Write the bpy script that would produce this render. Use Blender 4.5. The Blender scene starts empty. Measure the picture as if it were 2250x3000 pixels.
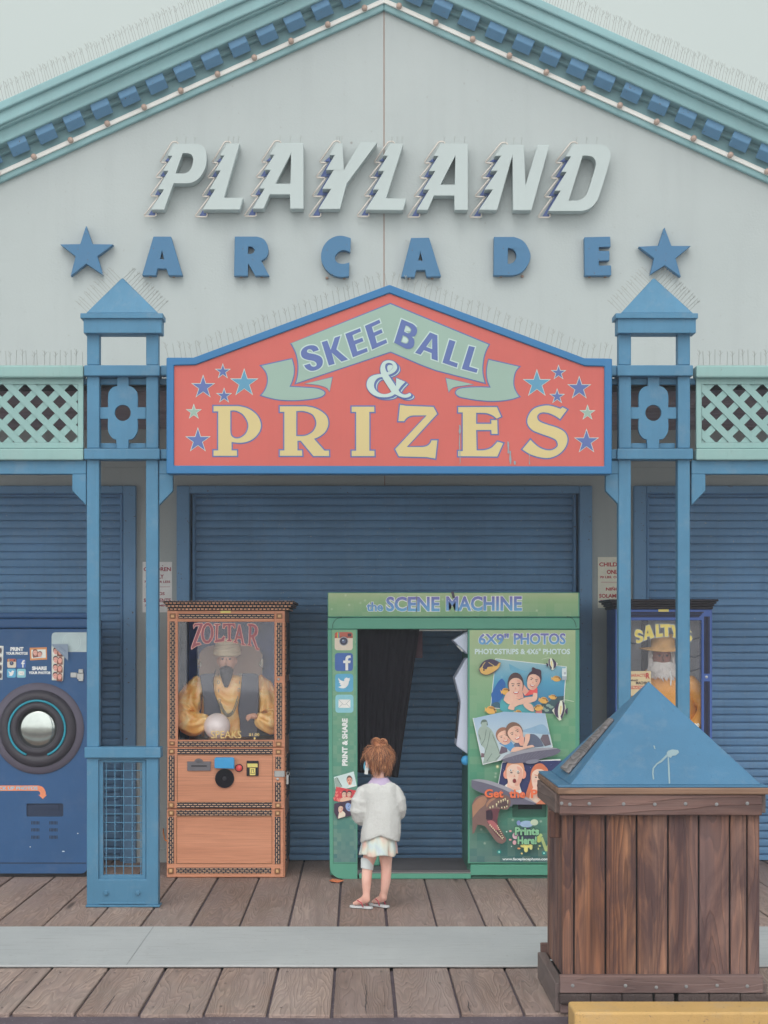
import bpy, bmesh, math, random
from mathutils import Vector, Matrix, noise
from mathutils.geometry import tessellate_polygon
random.seed(11)
SC = bpy.context.scene
COL = SC.collection
R = math.radians
# ------------------------------------------------------------------ camera
# photograph measured in its own pixels (2250 x 3000): principal point and focal length
F, PX, PY, CH = 5200.0, 1050.0, 1862.0, 1.75
cam_d = bpy.data.cameras.new('camera')
cam = bpy.data.objects.new('camera', cam_d)
COL.objects.link(cam)
cam.location = (0, 0, CH)
cam.rotation_euler = (R(90), 0, 0)
cam_d.sensor_fit = 'VERTICAL'
cam_d.sensor_height = 36.0
cam_d.lens = F / 3000.0 * 36.0
cam_d.shift_x = (1125 - PX) / 3000.0
cam_d.shift_y = (PY - 1500) / 3000.0
cam_d.clip_start = 0.1
cam_d.clip_end = 500
SC.camera = cam
# ------------------------------------------------------------------ light
SC.view_settings.view_transform = 'Standard'
SC.view_settings.look = 'None'
SC.view_settings.exposure = 0.2
SC.view_settings.gamma = 1.0
SUN_EL, SUN_AZ = R(52), R(190)          # azimuth: behind the camera, a little to its left
wd = bpy.data.worlds.new("World")
SC.world = wd
wd.use_nodes = True
nt = wd.node_tree
nt.nodes.clear()
sky = nt.nodes.new('ShaderNodeTexSky')
sky.sky_type = 'NISHITA'
sky.sun_disc = False
sky.sun_elevation = SUN_EL
sky.sun_rotation = SUN_AZ
sky.dust_density = 4.0
cl_tc = nt.nodes.new('ShaderNodeTexCoord')
cl_n = nt.nodes.new('ShaderNodeTexNoise')
cl_n.inputs['Scale'].default_value = 1.6
cl_n.inputs['Detail'].default_value = 4
cl_r = nt.nodes.new('ShaderNodeValToRGB')     # high overcast cloud sheet
cl_r.color_ramp.elements[0].position = 0.3
cl_r.color_ramp.elements[0].color = (0.525, 0.590, 0.560, 1)
cl_r.color_ramp.elements[1].position = 0.75
cl_r.color_ramp.elements[1].color = (0.60, 0.665, 0.63, 1)
sc_m = nt.nodes.new('ShaderNodeVectorMath')
sc_m.operation = 'SCALE'
sc_m.inputs['Scale'].default_value = 10.0
mx = nt.nodes.new('ShaderNodeMix')
mx.data_type = 'RGBA'
mx.inputs[0].default_value = 0.93
bg = nt.nodes.new('ShaderNodeBackground')
bg.inputs['Strength'].default_value = 0.1
ow = nt.nodes.new('ShaderNodeOutputWorld')
L = nt.links.new
L(cl_tc.outputs['Generated'], cl_n.inputs['Vector'])
L(cl_n.outputs['Fac'], cl_r.inputs['Fac'])
L(cl_r.outputs['Color'], sc_m.inputs[0])
L(sky.outputs['Color'], mx.inputs[6])
# extra sky brightness added out of view behind the camera to light under the canopy
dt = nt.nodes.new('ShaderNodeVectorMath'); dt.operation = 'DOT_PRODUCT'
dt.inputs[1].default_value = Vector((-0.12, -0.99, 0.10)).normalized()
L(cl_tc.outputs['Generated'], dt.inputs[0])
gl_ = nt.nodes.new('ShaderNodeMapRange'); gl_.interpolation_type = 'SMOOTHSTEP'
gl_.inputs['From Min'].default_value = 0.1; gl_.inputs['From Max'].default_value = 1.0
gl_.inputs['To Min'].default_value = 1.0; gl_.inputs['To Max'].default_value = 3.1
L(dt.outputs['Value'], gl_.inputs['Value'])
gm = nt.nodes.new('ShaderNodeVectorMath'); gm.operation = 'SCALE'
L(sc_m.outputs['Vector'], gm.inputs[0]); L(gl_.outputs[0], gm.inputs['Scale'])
wt = nt.nodes.new('ShaderNodeMix'); wt.data_type = 'RGBA'; wt.blend_type = 'MULTIPLY'   # warm tint added to that extra brightness to offset the greenish sky light
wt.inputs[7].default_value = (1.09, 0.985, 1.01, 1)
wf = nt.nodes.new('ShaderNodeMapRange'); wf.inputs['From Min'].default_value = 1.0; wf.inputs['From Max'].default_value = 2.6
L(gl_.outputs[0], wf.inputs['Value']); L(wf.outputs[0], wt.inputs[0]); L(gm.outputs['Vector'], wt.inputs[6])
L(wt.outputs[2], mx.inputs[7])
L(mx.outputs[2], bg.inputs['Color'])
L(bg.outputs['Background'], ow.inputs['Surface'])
sl = bpy.data.lights.new('sun', 'SUN')
sl.energy = 0.8
sl.angle = R(34)
sl.color = (1.0, 0.965, 0.92)
sun = bpy.data.objects.new('sun', sl)
COL.objects.link(sun)
sun.location = (-3, -6, 12)
# sun vector from azimuth measured like the sky texture (0 = +Y, clockwise)
sv = Vector((math.sin(SUN_AZ) * math.cos(SUN_EL), math.cos(SUN_AZ) * math.cos(SUN_EL), math.sin(SUN_EL)))
sun.rotation_euler = sv.to_track_quat('Z', 'Y').to_euler()

# ------------------------------------------------------------------ helpers
def wx(px, d): return (px - PX) * d / F
def wz(py, d): return CH + (PY - py) * d / F
def W(px, py, d): return (wx(px, d), d, wz(py, d))
def lin1(c):
    c /= 255.0
    return c / 12.92 if c <= 0.04045 else ((c + 0.055) / 1.055) ** 2.4
def S(r, g, b, k=1.0):
    return tuple(min(0.92, lin1(v) / k) for v in (r, g, b))

def Q(c, r, g, b):
    """colour correction measured against the photograph"""
    return tuple(min(0.92, x * m / 0.95) for x, m in zip(c, (r, g, b)))

def path(pts, closed=True, n=6):
    out = []; N = len(pts)
    V = [Vector(p[:2]) for p in pts]
    sm = [len(p) > 2 for p in pts]
    for i in range(N if closed else N - 1):
        j = (i + 1) % N
        out.append(tuple(V[i]))
        if sm[i] or sm[j]:
            ln = (V[j] - V[i]).length or 1e-6
            def tan(k):
                a, b = V[(k - 1) % N], V[(k + 1) % N]
                s = (a - V[k]).length + (b - V[k]).length
                return (b - a) / (s or 1e-6) * ln
            t1 = tan(i) if sm[i] else None
            t2 = tan(j) if sm[j] else None
            if t1 is None: t1 = 1.5 * (V[j] - V[i]) - 0.5 * t2
            if t2 is None: t2 = 1.5 * (V[j] - V[i]) - 0.5 * t1
            for k in range(1, n):
                t = k / n
                h = ((2*t**3 - 3*t**2 + 1) * V[i] + (t**3 - 2*t**2 + t) * t1 + (-2*t**3 + 3*t**2) * V[j] + (t**3 - t**2) * t2)
                out.append((h.x, h.y))
    if not closed: out.append(tuple(V[-1]))
    return out
def cr(x0, y0, s):
    """converter: points read off an enlarged crop -> photograph pixels"""
    return lambda pts, closed=True: path([(x0 + p[0] / s, y0 + p[1] / s) + tuple(p[2:]) for p in pts], closed)
def area(l):
    return 0.5 * sum(l[i-1][0] * l[i][1] - l[i][0] * l[i-1][1] for i in range(len(l)))
def offset(l, dist):
    sgn = 1 if area(l) > 0 else -1
    N = len(l); out = []
    for i in range(N):
        a, b, c = Vector(l[i-1]), Vector(l[i]), Vector(l[(i+1) % N])
        e1 = b - a; e2 = c - b
        if e1.length < 1e-6: e1 = e2
        if e2.length < 1e-6: e2 = e1
        if e1.length < 1e-6: out.append(tuple(b)); continue
        n1 = Vector((e1.y, -e1.x)).normalized() * sgn
        n2 = Vector((e2.y, -e2.x)).normalized() * sgn
        m = n1 + n2
        q = m.dot(n1)
        m = n1 if q < 1e-6 else m / max(q, 0.45)
        out.append((b.x + m.x * dist, b.y + m.y * dist))
    return out
def star(cx, cy, r, k=0.382):
    return [(cx + (r if i % 2 == 0 else r * k) * math.sin(i * math.pi / 5),
             cy - (r if i % 2 == 0 else r * k) * math.cos(i * math.pi / 5)) for i in range(10)]
def oval(cx, cy, rx, ry, rot=0, n=24, a0=0, a1=360):
    o = []
    full = (a1 - a0) == 360
    for i in range(n if full else n + 1):
        a = R(a0 + (a1 - a0) * i / n)
        x, y = rx * math.cos(a), ry * math.sin(a)
        c, s = math.cos(R(rot)), math.sin(R(rot))
        o.append((cx + x * c - y * s, cy + x * s + y * c))
    return o
def rrect(x0, y0, x1, y1, r, n=5):
    o = []
    for (cx, cy, a) in ((x1 - r, y0 + r, -90), (x1 - r, y1 - r, 0), (x0 + r, y1 - r, 90), (x0 + r, y0 + r, 180)):
        for i in range(n + 1):
            t = R(a + 90 * i / n)
            o.append((cx + r * math.cos(t), cy + r * math.sin(t)))
    return o
def rect(x0, y0, x1, y1): return [(x0, y0), (x1, y0), (x1, y1), (x0, y1)]

class MB:
    def __init__(self):
        self.v = []; self.f = []; self.mi = []; self.sm = []; self.mats = []; self.cur = 0; self.smooth = False
    def use(self, m):
        if m not in self.mats: self.mats.append(m)
        self.cur = self.mats.index(m); return self
    def add(self, vs, fs):
        o = len(self.v)
        self.v += [tuple(x) for x in vs]
        for f in fs:
            self.f.append([o + i for i in f]); self.mi.append(self.cur); self.sm.append(self.smooth)
    def box(self, x0, x1, y0, y1, z0, z1):
        self.add([(x0,y0,z0),(x1,y0,z0),(x1,y1,z0),(x0,y1,z0),(x0,y0,z1),(x1,y0,z1),(x1,y1,z1),(x0,y1,z1)],
                 [(0,3,2,1),(4,5,6,7),(0,1,5,4),(1,2,6,5),(2,3,7,6),(3,0,4,7)]); return self
    def pbox(self, px0, py0, px1, py1, d, depth):
        """box whose front face covers photo pixels px0..px1, py0..py1 at distance d"""
        return self.box(wx(px0, d), wx(px1, d), d, d + depth, wz(py1, d), wz(py0, d))
    def prism(self, loops, y0, y1):
        """loops in (x, z); first outer, others holes"""
        flat = [p for l in loops for p in l]
        tris = tessellate_polygon([[Vector((p[0], p[1], 0)) for p in l] for l in loops])
        n = len(flat)
        vs = [(p[0], y0, p[1]) for p in flat] + [(p[0], y1, p[1]) for p in flat]
        fs = [tuple(t) for t in tris] + [tuple(n + i for i in reversed(t)) for t in tris]
        o = 0
        for l in loops:
            m = len(l)
            for i in range(m):
                j = (i + 1) % m
                fs.append((o + i, o + j, n + o + j, n + o + i))
            o += m
        self.add(vs, fs); return self
    def pprism(self, loops, d, depth):
        return self.prism([[(wx(p[0], d), wz(p[1], d)) for p in l] for l in loops], d, d + depth)
    def flat(self, loops, d, y=None):
        """one-sided flat print: loops in photo pixels at distance d"""
        y = d if y is None else y
        pts = [[(wx(p[0], d), wz(p[1], d)) for p in l] for l in loops]
        fl = [p for l in pts for p in l]
        tris = tessellate_polygon([[Vector((p[0], p[1], 0)) for p in l] for l in pts])
        fs = []
        for t in tris:
            a, b, c = (fl[i] for i in t)
            cr_ = (b[0]-a[0]) * (c[1]-a[1]) - (b[1]-a[1]) * (c[0]-a[0])
            fs.append(tuple(t) if cr_ > 0 else tuple(reversed(t)))
        self.add([(p[0], y, p[1]) for p in fl], fs); return self
    def tube(self, pts, r, n=6, closed=False, r1=None, cap=True):
        P = [Vector(p) for p in pts]; N = len(P)
        rings = []
        up = Vector((0.13, 0.21, 1)).normalized()
        for i in range(N):
            t = (P[(i+1) % N] - P[i-1]) if closed else (P[min(i+1, N-1)] - P[max(i-1, 0)])
            if t.length < 1e-9: t = Vector((0, 0, 1))
            t.normalize()
            u = t.cross(up)
            if u.length < 0.05: u = t.cross(Vector((1, 0, 0)))
            u.normalize(); w = t.cross(u)
            rr = r if not isinstance(r, (list, tuple)) else r[i]
            if r1 is not None: rr = r + (r1 - r) * i / max(1, N - 1)
            rings.append([P[i] + (u * math.cos(2*math.pi*k/n) + w * math.sin(2*math.pi*k/n)) * rr for k in range(n)])
        vs = [v for rg in rings for v in rg]
        fs = []
        for i in range(N if closed else N - 1):
            j = (i + 1) % N
            for k in range(n):
                l = (k + 1) % n
                fs.append((i*n+k, i*n+l, j*n+l, j*n+k))
        if not closed and cap:
            fs.append(tuple(range(n-1, -1, -1))); fs.append(tuple((N-1)*n + k for k in range(n)))
        self.add(vs, fs); return self
    def loft(self, rings, cap0=True, cap1=True, closed=True):
        n = len(rings[0]); vs = [v for rg in rings for v in rg]; fs = []
        for i in range(len(rings) - 1):
            for k in range(n if closed else n - 1):
                l = (k + 1) % n
                fs.append((i*n+k, i*n+l, (i+1)*n+l, (i+1)*n+k))
        if cap0: fs.append(tuple(range(n-1, -1, -1)))
        if cap1: fs.append(tuple((len(rings)-1)*n + k for k in range(n)))
        self.add(vs, fs); return self
    def ball(self, c, rx, ry=None, rz=None, nu=16, nv=10, M=None):
        ry = ry or rx; rz = rz or rx
        rings = []
        for i in range(nv + 1):
            t = math.pi * i / nv
            s = max(math.sin(t), 0.02)
            rg = [Vector((rx*s*math.cos(2*math.pi*k/nu), ry*s*math.sin(2*math.pi*k/nu), -rz*math.cos(t))) for k in range(nu)]
            if M: rg = [M @ v for v in rg]
            rings.append([v + Vector(c) for v in rg])
        return self.loft(rings)
    def lathe_y(self, cx, cz, prof, n=40):
        """profile [(radius, y)] revolved about the axis through (cx, cz) parallel to Y"""
        rings = [[(cx + r*math.cos(2*math.pi*k/n), y, cz + r*math.sin(2*math.pi*k/n)) for k in range(n)] for (r, y) in prof]
        return self.loft(rings, False, prof[-1][0] > 1e-4)
    def build(self, name, mat=None, parent=None, bevel=0.0, seg=1, recalc=True, origin=None, subsurf=0, smooth=None):
        org = Vector(ORG[parent.name]) if parent is not None else Vector(origin if origin else self.base())
        me = bpy.data.meshes.new(name)
        me.from_pydata([tuple(Vector(v) - org) for v in self.v], [], self.f)
        mats = self.mats if self.mats else [mat]
        for m in mats: me.materials.append(m)
        if self.mats:
            for p, i in zip(me.polygons, self.mi): p.material_index = i
        for p, s in zip(me.polygons, self.sm): p.use_smooth = s if smooth is None else smooth
        if recalc:
            b = bmesh.new(); b.from_mesh(me)
            bmesh.ops.recalc_face_normals(b, faces=b.faces)
            b.to_mesh(me); b.free()
        me.update()
        ob = bpy.data.objects.new(name, me)
        COL.objects.link(ob)
        if parent is not None: ob.parent = parent
        else: ob.location = org
        ORG[ob.name] = tuple(org)
        if bevel:
            md = ob.modifiers.new('bevel', 'BEVEL'); md.width = bevel; md.segments = seg
            md.limit_method = 'ANGLE'; md.angle_limit = R(40)
        if subsurf:
            md = ob.modifiers.new('subd', 'SUBSURF'); md.levels = subsurf; md.render_levels = subsurf
        return ob
    def base(self):
        xs = [v[0] for v in self.v]; ys = [v[1] for v in self.v]; zs = [v[2] for v in self.v]
        return ((min(xs)+max(xs))/2, (min(ys)+max(ys))/2, min(zs))
ORG = {}
def tag(o, label=None, cat=None, group=None, kind=None):
    if label: o['label'] = label
    if cat: o['category'] = cat
    if group: o['group'] = group
    if kind: o['kind'] = kind
    return o
def thing(name, label, cat, loc, group=None):
    o = bpy.data.objects.new(name, None)
    COL.objects.link(o); o.location = loc; o.empty_display_size = 0.1
    ORG[o.name] = tuple(loc)
    return tag(o, label, cat, group)
def copy_tree(o, loc, label=None, parent=None):
    c = o.copy(); COL.objects.link(c)
    if parent is None:
        c.location = loc
        if label: c['label'] = label
    else: c.parent = parent
    for ch in list(o.children):
        if ch.users_collection: copy_tree(ch, None, None, c)
    return c
def text_mesh(s, bold=0.0, spacing=1.0):
    cu = bpy.data.curves.new('t', 'FONT')
    cu.body = s; cu.size = 1.0; cu.offset = bold; cu.space_character = spacing
    cu.resolution_u = 3
    ob = bpy.data.objects.new('t', cu); COL.objects.link(ob)
    dg = bpy.context.evaluated_depsgraph_get(); dg.update()
    me = bpy.data.meshes.new_from_object(ob.evaluated_get(dg))
    vs = [tuple(v.co) for v in me.vertices]; fs = [tuple(p.vertices) for p in me.polygons]
    bpy.data.objects.remove(ob); bpy.data.curves.remove(cu); bpy.data.meshes.remove(me)
    return vs, fs
def text_on(mb, s, box, d, y=None, bold=0.02, spacing=1.0, mapf=None, depth=0.0):
    """lettering fitted to the photo-pixel box (x0, y0, x1, y1) at distance d"""
    vs, fs = text_mesh(s, bold, spacing)
    y = d if y is None else y
    x0 = min(v[0] for v in vs); x1 = max(v[0] for v in vs); z0 = min(v[1] for v in vs); z1 = max(v[1] for v in vs)
    out = []
    for v in vs:
        u = (v[0] - x0) / (x1 - x0); t = (v[1] - z0) / (z1 - z0)
        if mapf: p = mapf(u, t)
        else: p = (box[0] + u * (box[2] - box[0]), box[3] + t * (box[1] - box[3]))
        out.append((wx(p[0], d), y, wz(p[1], d)))
    mb.add(out, fs)
    return mb
# ------------------------------------------------------------------ materials
def newmat(name):
    m = bpy.data.materials.new(name); m.use_nodes = True
    n = m.node_tree; n.nodes.clear()
    o = n.nodes.new('ShaderNodeOutputMaterial'); b = n.nodes.new('ShaderNodeBsdfPrincipled')
    n.links.new(b.outputs[0], o.inputs[0])
    return m, n, b
def nd(n, t, **kw):
    x = n.nodes.new(t)
    for k, v in kw.items():
        if k in x.inputs: x.inputs[k].default_value = v
        else: setattr(x, k, v)
    return x
def ramp(n, stops, fac=None):
    r = n.nodes.new('ShaderNodeValToRGB')
    e = r.color_ramp.elements
    while len(e) > 1: e.remove(e[-1])
    e[0].position = stops[0][0]; e[0].color = tuple(stops[0][1]) + (1,)
    for p, c in stops[1:]:
        x = e.new(p); x.color = tuple(c) + (1,)
    if fac is not None: n.links.new(fac, r.inputs['Fac'])
    return r
def mixc(n, fac, a, b, mode='MIX'):
    x = n.nodes.new('ShaderNodeMix'); x.data_type = 'RGBA'; x.blend_type = mode
    for i, v in ((0, fac), (6, a), (7, b)):
        if hasattr(v, 'is_linked'): n.links.new(v, x.inputs[i])
        elif i == 0: x.inputs[0].default_value = v
        else: x.inputs[i].default_value = tuple(v) + (1,)
    return x.outputs[2]
def mathn(n, op, a, b=0.0):
    x = n.nodes.new('ShaderNodeMath'); x.operation = op
    for i, v in enumerate((a, b)):
        if hasattr(v, 'is_linked'): n.links.new(v, x.inputs[i])
        else: x.inputs[i].default_value = v
    return x.outputs[0]
def bump(n, b, h, strength=0.2, dist=0.01):
    x = nd(n, 'ShaderNodeBump', Strength=strength, Distance=dist)
    n.links.new(h, x.inputs['Height']); n.links.new(x.outputs[0], b.inputs['Normal'])
def coords(n, scale=(1, 1, 1), out='Object'):
    t = n.nodes.new('ShaderNodeTexCoord'); m = n.nodes.new('ShaderNodeMapping')
    m.inputs['Scale'].default_value = scale
    n.links.new(t.outputs[out], m.inputs['Vector'])
    return m.outputs['Vector']
def noi(n, vec, scale, detail=4, rough=0.55, dist=0.0):
    x = nd(n, 'ShaderNodeTexNoise', Scale=scale, Detail=detail, Roughness=rough, Distortion=dist)
    if vec is not None: n.links.new(vec, x.inputs['Vector'])
    return x.outputs['Fac']
def paint(name, col, rough=0.55, var=0.16, scale=2.2, speck=0.0, speck_col=(0.1, 0.08, 0.08), bmp=0.12, metal=0.0, spec=0.4, streak=0.0, wear=0.0):
    m, n, b = newmat(name)
    v = coords(n)
    big = noi(n, v, scale, 5, 0.6)
    dark = tuple(c * (1 - var) for c in col); light = tuple(min(0.95, c * (1 + var * 0.6)) for c in col)
    c = ramp(n, [(0.3, dark), (0.7, light)], big).outputs['Color']
    if streak:
        vs = coords(n, (9, 9, 0.5))
        st = noi(n, vs, 2.2, 5, 0.65)
        c = mixc(n, mathn(n, 'MULTIPLY', ramp(n, [(0.52, (0, 0, 0)), (0.75, (1, 1, 1))], st).outputs['Color'], streak), c, tuple(x * 0.72 for x in col))
    if wear:      # sun-faded patches, scuffs and small chips with shapes of their own
        fd = noi(n, v, 5.0, 9, 0.72)
        c = mixc(n, mathn(n, 'MULTIPLY', ramp(n, [(0.52, (0,)*3), (0.66, (1,)*3)], fd).outputs['Color'], wear), c, tuple(min(0.9, x * 0.55 + 0.16) for x in col))
        sf_ = noi(n, coords(n, (14, 14, 2)), 3.5, 6, 0.7)
        c = mixc(n, mathn(n, 'MULTIPLY', ramp(n, [(0.62, (0,)*3), (0.66, (1,)*3)], sf_).outputs['Color'], wear), c, tuple(x * 0.55 for x in col))
        cp = noi(n, v, 34, 6, 0.7)
        c = mixc(n, mathn(n, 'MULTIPLY', ramp(n, [(0.69, (0,)*3), (0.71, (1,)*3)], cp).outputs['Color'], 0.7), c, (0.16, 0.12, 0.11))
    if speck:
        sp = noi(n, v, 55, 2, 0.5)
        c = mixc(n, ramp(n, [(0.70 - speck * 0.1, (0, 0, 0)), (0.74, (1, 1, 1))], sp).outputs['Color'], c, speck_col)
    n.links.new(c, b.inputs['Base Color'])
    b.inputs['Metallic'].default_value = metal
    b.inputs['Specular IOR Level'].default_value = spec
    rr = nd(n, 'ShaderNodeMapRange'); rr.inputs['To Min'].default_value = max(0.05, rough - 0.1); rr.inputs['To Max'].default_value = min(1, rough + 0.12)
    n.links.new(noi(n, v, 9, 3), rr.inputs['Value']); n.links.new(rr.outputs[0], b.inputs['Roughness'])
    if bmp: bump(n, b, noi(n, v, 130, 3), bmp, 0.004)
    return m
def plain(name, col, rough=0.6, spec=0.3, metal=0.0, emit=None):
    m, n, b = newmat(name)
    v = coords(n)
    f = noi(n, v, 14, 3)
    n.links.new(ramp(n, [(0.3, tuple(c * 0.93 for c in col)), (0.7, tuple(min(1, c * 1.05) for c in col))], f).outputs['Color'], b.inputs['Base Color'])
    b.inputs['Roughness'].default_value = rough; b.inputs['Specular IOR Level'].default_value = spec; b.inputs['Metallic'].default_value = metal
    if emit:
        b.inputs['Emission Color'].default_value = tuple(emit) + (1,); b.inputs['Emission Strength'].default_value = 1.0
    return m
def island(n):
    return nd(n, 'ShaderNodeNewGeometry').outputs['Random Per Island']
def wood(name, along, stops, grey=None, greyamt=0.0, fine=1.0, seam=0.0, bmp=0.5, rough=0.75, ringscale=16.0, dirt=None, contrast=0.5, spread=1.0, vary=0.34, fibamt=0.35, fscale=160, stain=None, stainamt=0.6, knots=0.0):
    """plank wood: one ring pattern per plank (each mesh island gets its own offset)"""
    m, n, b = newmat(name)
    t = n.nodes.new('ShaderNodeTexCoord')
    isl = island(n)
    off = nd(n, 'ShaderNodeCombineXYZ')
    w1 = n.nodes.new('ShaderNodeTexWhiteNoise'); w1.noise_dimensions = '1D'; n.links.new(isl, w1.inputs['W'])
    sc = n.nodes.new('ShaderNodeVectorMath'); sc.operation = 'SCALE'; sc.inputs['Scale'].default_value = 40.0
    n.links.new(w1.outputs['Color'], sc.inputs[0])
    ad = n.nodes.new('ShaderNodeVectorMath'); ad.operation = 'ADD'
    n.links.new(t.outputs['Object'], ad.inputs[0]); n.links.new(sc.outputs[0], ad.inputs[1])
    st = {'x': (0.10, 1, 1), 'y': (1, 0.10, 1), 'z': (1, 1, 0.10)}[along]
    mp = n.nodes.new('ShaderNodeMapping'); mp.inputs['Scale'].default_value = st
    n.links.new(ad.outputs[0], mp.inputs['Vector']); v = mp.outputs['Vector']
    warp = nd(n, 'ShaderNodeTexNoise', Scale=3.2, Detail=3.0, Roughness=0.55)
    n.links.new(v, warp.inputs['Vector'])
    # growth rings cut by the plank: contour bands of a smooth stretched field
    ph = mathn(n, 'MULTIPLY', warp.outputs['Fac'], ringscale)
    small = noi(n, v, 22, 3)
    ph = mathn(n, 'ADD', ph, mathn(n, 'MULTIPLY', small, 0.9))
    if knots:     # grain bends round each knot
        kst = {'x': (0.45, 1, 1), 'y': (1, 0.45, 1), 'z': (1, 1, 0.45)}[along]
        km = n.nodes.new('ShaderNodeMapping'); km.inputs['Scale'].default_value = kst
        n.links.new(ad.outputs[0], km.inputs['Vector'])
        kv = nd(n, 'ShaderNodeTexVoronoi', Scale=knots); n.links.new(km.outputs[0], kv.inputs['Vector'])
        kd = kv.outputs['Distance']
        ph = mathn(n, 'ADD', ph, mathn(n, 'DIVIDE', 0.35, mathn(n, 'ADD', kd, 0.05)))
    saw = mathn(n, 'FRACT', ph)
    ring = ramp(n, [(0.0, (0.15,)*3), (0.55, (0.62,)*3), (0.86, (1,)*3), (1.0, (0.1,)*3)], saw).outputs['Color']
    fib = {'x': (0.02, 1, 1), 'y': (1, 0.02, 1), 'z': (1, 1, 0.02)}[along]
    mp2 = n.nodes.new('ShaderNodeMapping'); mp2.inputs['Scale'].default_value = fib
    n.links.new(ad.outputs[0], mp2.inputs['Vector'])
    fibre = noi(n, mp2.outputs['Vector'], fscale, 3)
    patch = noi(n, v, 2.6, 4, 0.6)
    tone = mathn(n, 'ADD', mathn(n, 'ADD', mathn(n, 'MULTIPLY', patch, spread), 0.5 - 0.5 * spread), mathn(n, 'MULTIPLY', mathn(n, 'SUBTRACT', w1.outputs['Value'], 0.5), vary))
    c = ramp(n, stops, tone).outputs['Color']
    c = mixc(n, mathn(n, 'MULTIPLY', mathn(n, 'SUBTRACT', 1.0, ring), contrast), c, tuple(x * 0.42 for x in stops[0][1]))
    c = mixc(n, mathn(n, 'MULTIPLY', ramp(n, [(0.45, (0,)*3), (0.7, (1,)*3)], fibre).outputs['Color'], fibamt), c, tuple(x * 0.6 for x in stops[0][1]))
    if grey:
        g = noi(n, v, 1.7, 5, 0.65)
        c = mixc(n, mathn(n, 'MULTIPLY', ramp(n, [(0.42, (0,)*3), (0.66, (1,)*3)], g).outputs['Color'], greyamt), c, grey)
    if stain:
        sm0 = {'x': (0.28, 1, 1), 'y': (1, 0.28, 1), 'z': (1, 1, 0.28)}[along]
        sm1 = n.nodes.new('ShaderNodeMapping'); sm1.inputs['Scale'].default_value = sm0
        n.links.new(ad.outputs[0], sm1.inputs['Vector'])
        sn_ = noi(n, sm1.outputs[0], 5.5, 6, 0.62, 0.8)
        c = mixc(n, mathn(n, 'MULTIPLY', ramp(n, [(0.44, (0,)*3), (0.62, (1,)*3)], sn_).outputs['Color'], stainamt), c, stain)
    if knots:
        c = mixc(n, ramp(n, [(0.02, (0.9,)*3), (0.10, (0,)*3)], kd).outputs['Color'], c, tuple(x * 0.5 for x in stops[0][1]))
    # knots and dark nicks
    vo = nd(n, 'ShaderNodeTexVoronoi', Scale=2.4); n.links.new(v, vo.inputs['Vector'])
    c = mixc(n, ramp(n, [(0.02, (0.85,)*3), (0.055, (0,)*3)], vo.outputs['Distance']).outputs['Color'], c, tuple(x * 0.3 for x in stops[0][1]))
    if dirt:
        dn = noi(n, t.outputs['Object'], 1.3, 6, 0.7)
        c = mixc(n, mathn(n, 'MULTIPLY', ramp(n, [(0.5, (0,)*3), (0.72, (1,)*3)], dn).outputs['Color'], 0.5), c, dirt)
    n.links.new(c, b.inputs['Base Color'])
    b.inputs['Roughness'].default_value = rough; b.inputs['Specular IOR Level'].default_value = 0.25
    bump(n, b, mathn(n, 'ADD', mathn(n, 'MULTIPLY', fibre, 0.6), ring), bmp, 0.0035)
    return m
def bricky(name, vertical, tan, dark, bw=0.034, rh=0.0150, ms=0.0058):
    m, n, b = newmat(name)
    v = coords(n)
    s = n.nodes.new('ShaderNodeSeparateXYZ'); n.links.new(v, s.inputs[0])
    cb = n.nodes.new('ShaderNodeCombineXYZ')
    n.links.new(s.outputs['Z' if vertical else 'X'], cb.inputs['X']); n.links.new(s.outputs['X' if vertical else 'Z'], cb.inputs['Y'])
    n.links.new(s.outputs['Y'], cb.inputs['Z'])
    br = nd(n, 'ShaderNodeTexBrick', Scale=1.0)
    br.inputs['Color1'].default_value = tuple(tan) + (1,); br.inputs['Color2'].default_value = tuple(x * 0.72 for x in tan) + (1,)
    br.inputs['Mortar'].default_value = tuple(dark) + (1,)
    br.inputs['Mortar Size'].default_value = ms; br.inputs['Mortar Smooth'].default_value = 0.3
    br.inputs['Brick Width'].default_value = bw; br.inputs['Row Height'].default_value = rh
    br.offset = 0.5
    wob = nd(n, 'ShaderNodeTexNoise', Scale=55.0, Detail=2.0)
    n.links.new(cb.outputs[0], wob.inputs['Vector'])
    av = n.nodes.new('ShaderNodeVectorMath'); av.operation = 'MULTIPLY_ADD'
    av.inputs[1].default_value = (0.006, 0.005, 0.0)
    n.links.new(wob.outputs['Color'], av.inputs[0]); n.links.new(cb.outputs[0], av.inputs[2])
    n.links.new(av.outputs[0], br.inputs['Vector'])
    n.links.new(br.outputs['Color'], b.inputs['Base Color'])
    b.inputs['Roughness'].default_value = 0.5
    bump(n, b, mathn(n, 'SUBTRACT', 1.0, br.outputs['Fac']), 0.6, 0.004)
    return m

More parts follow.
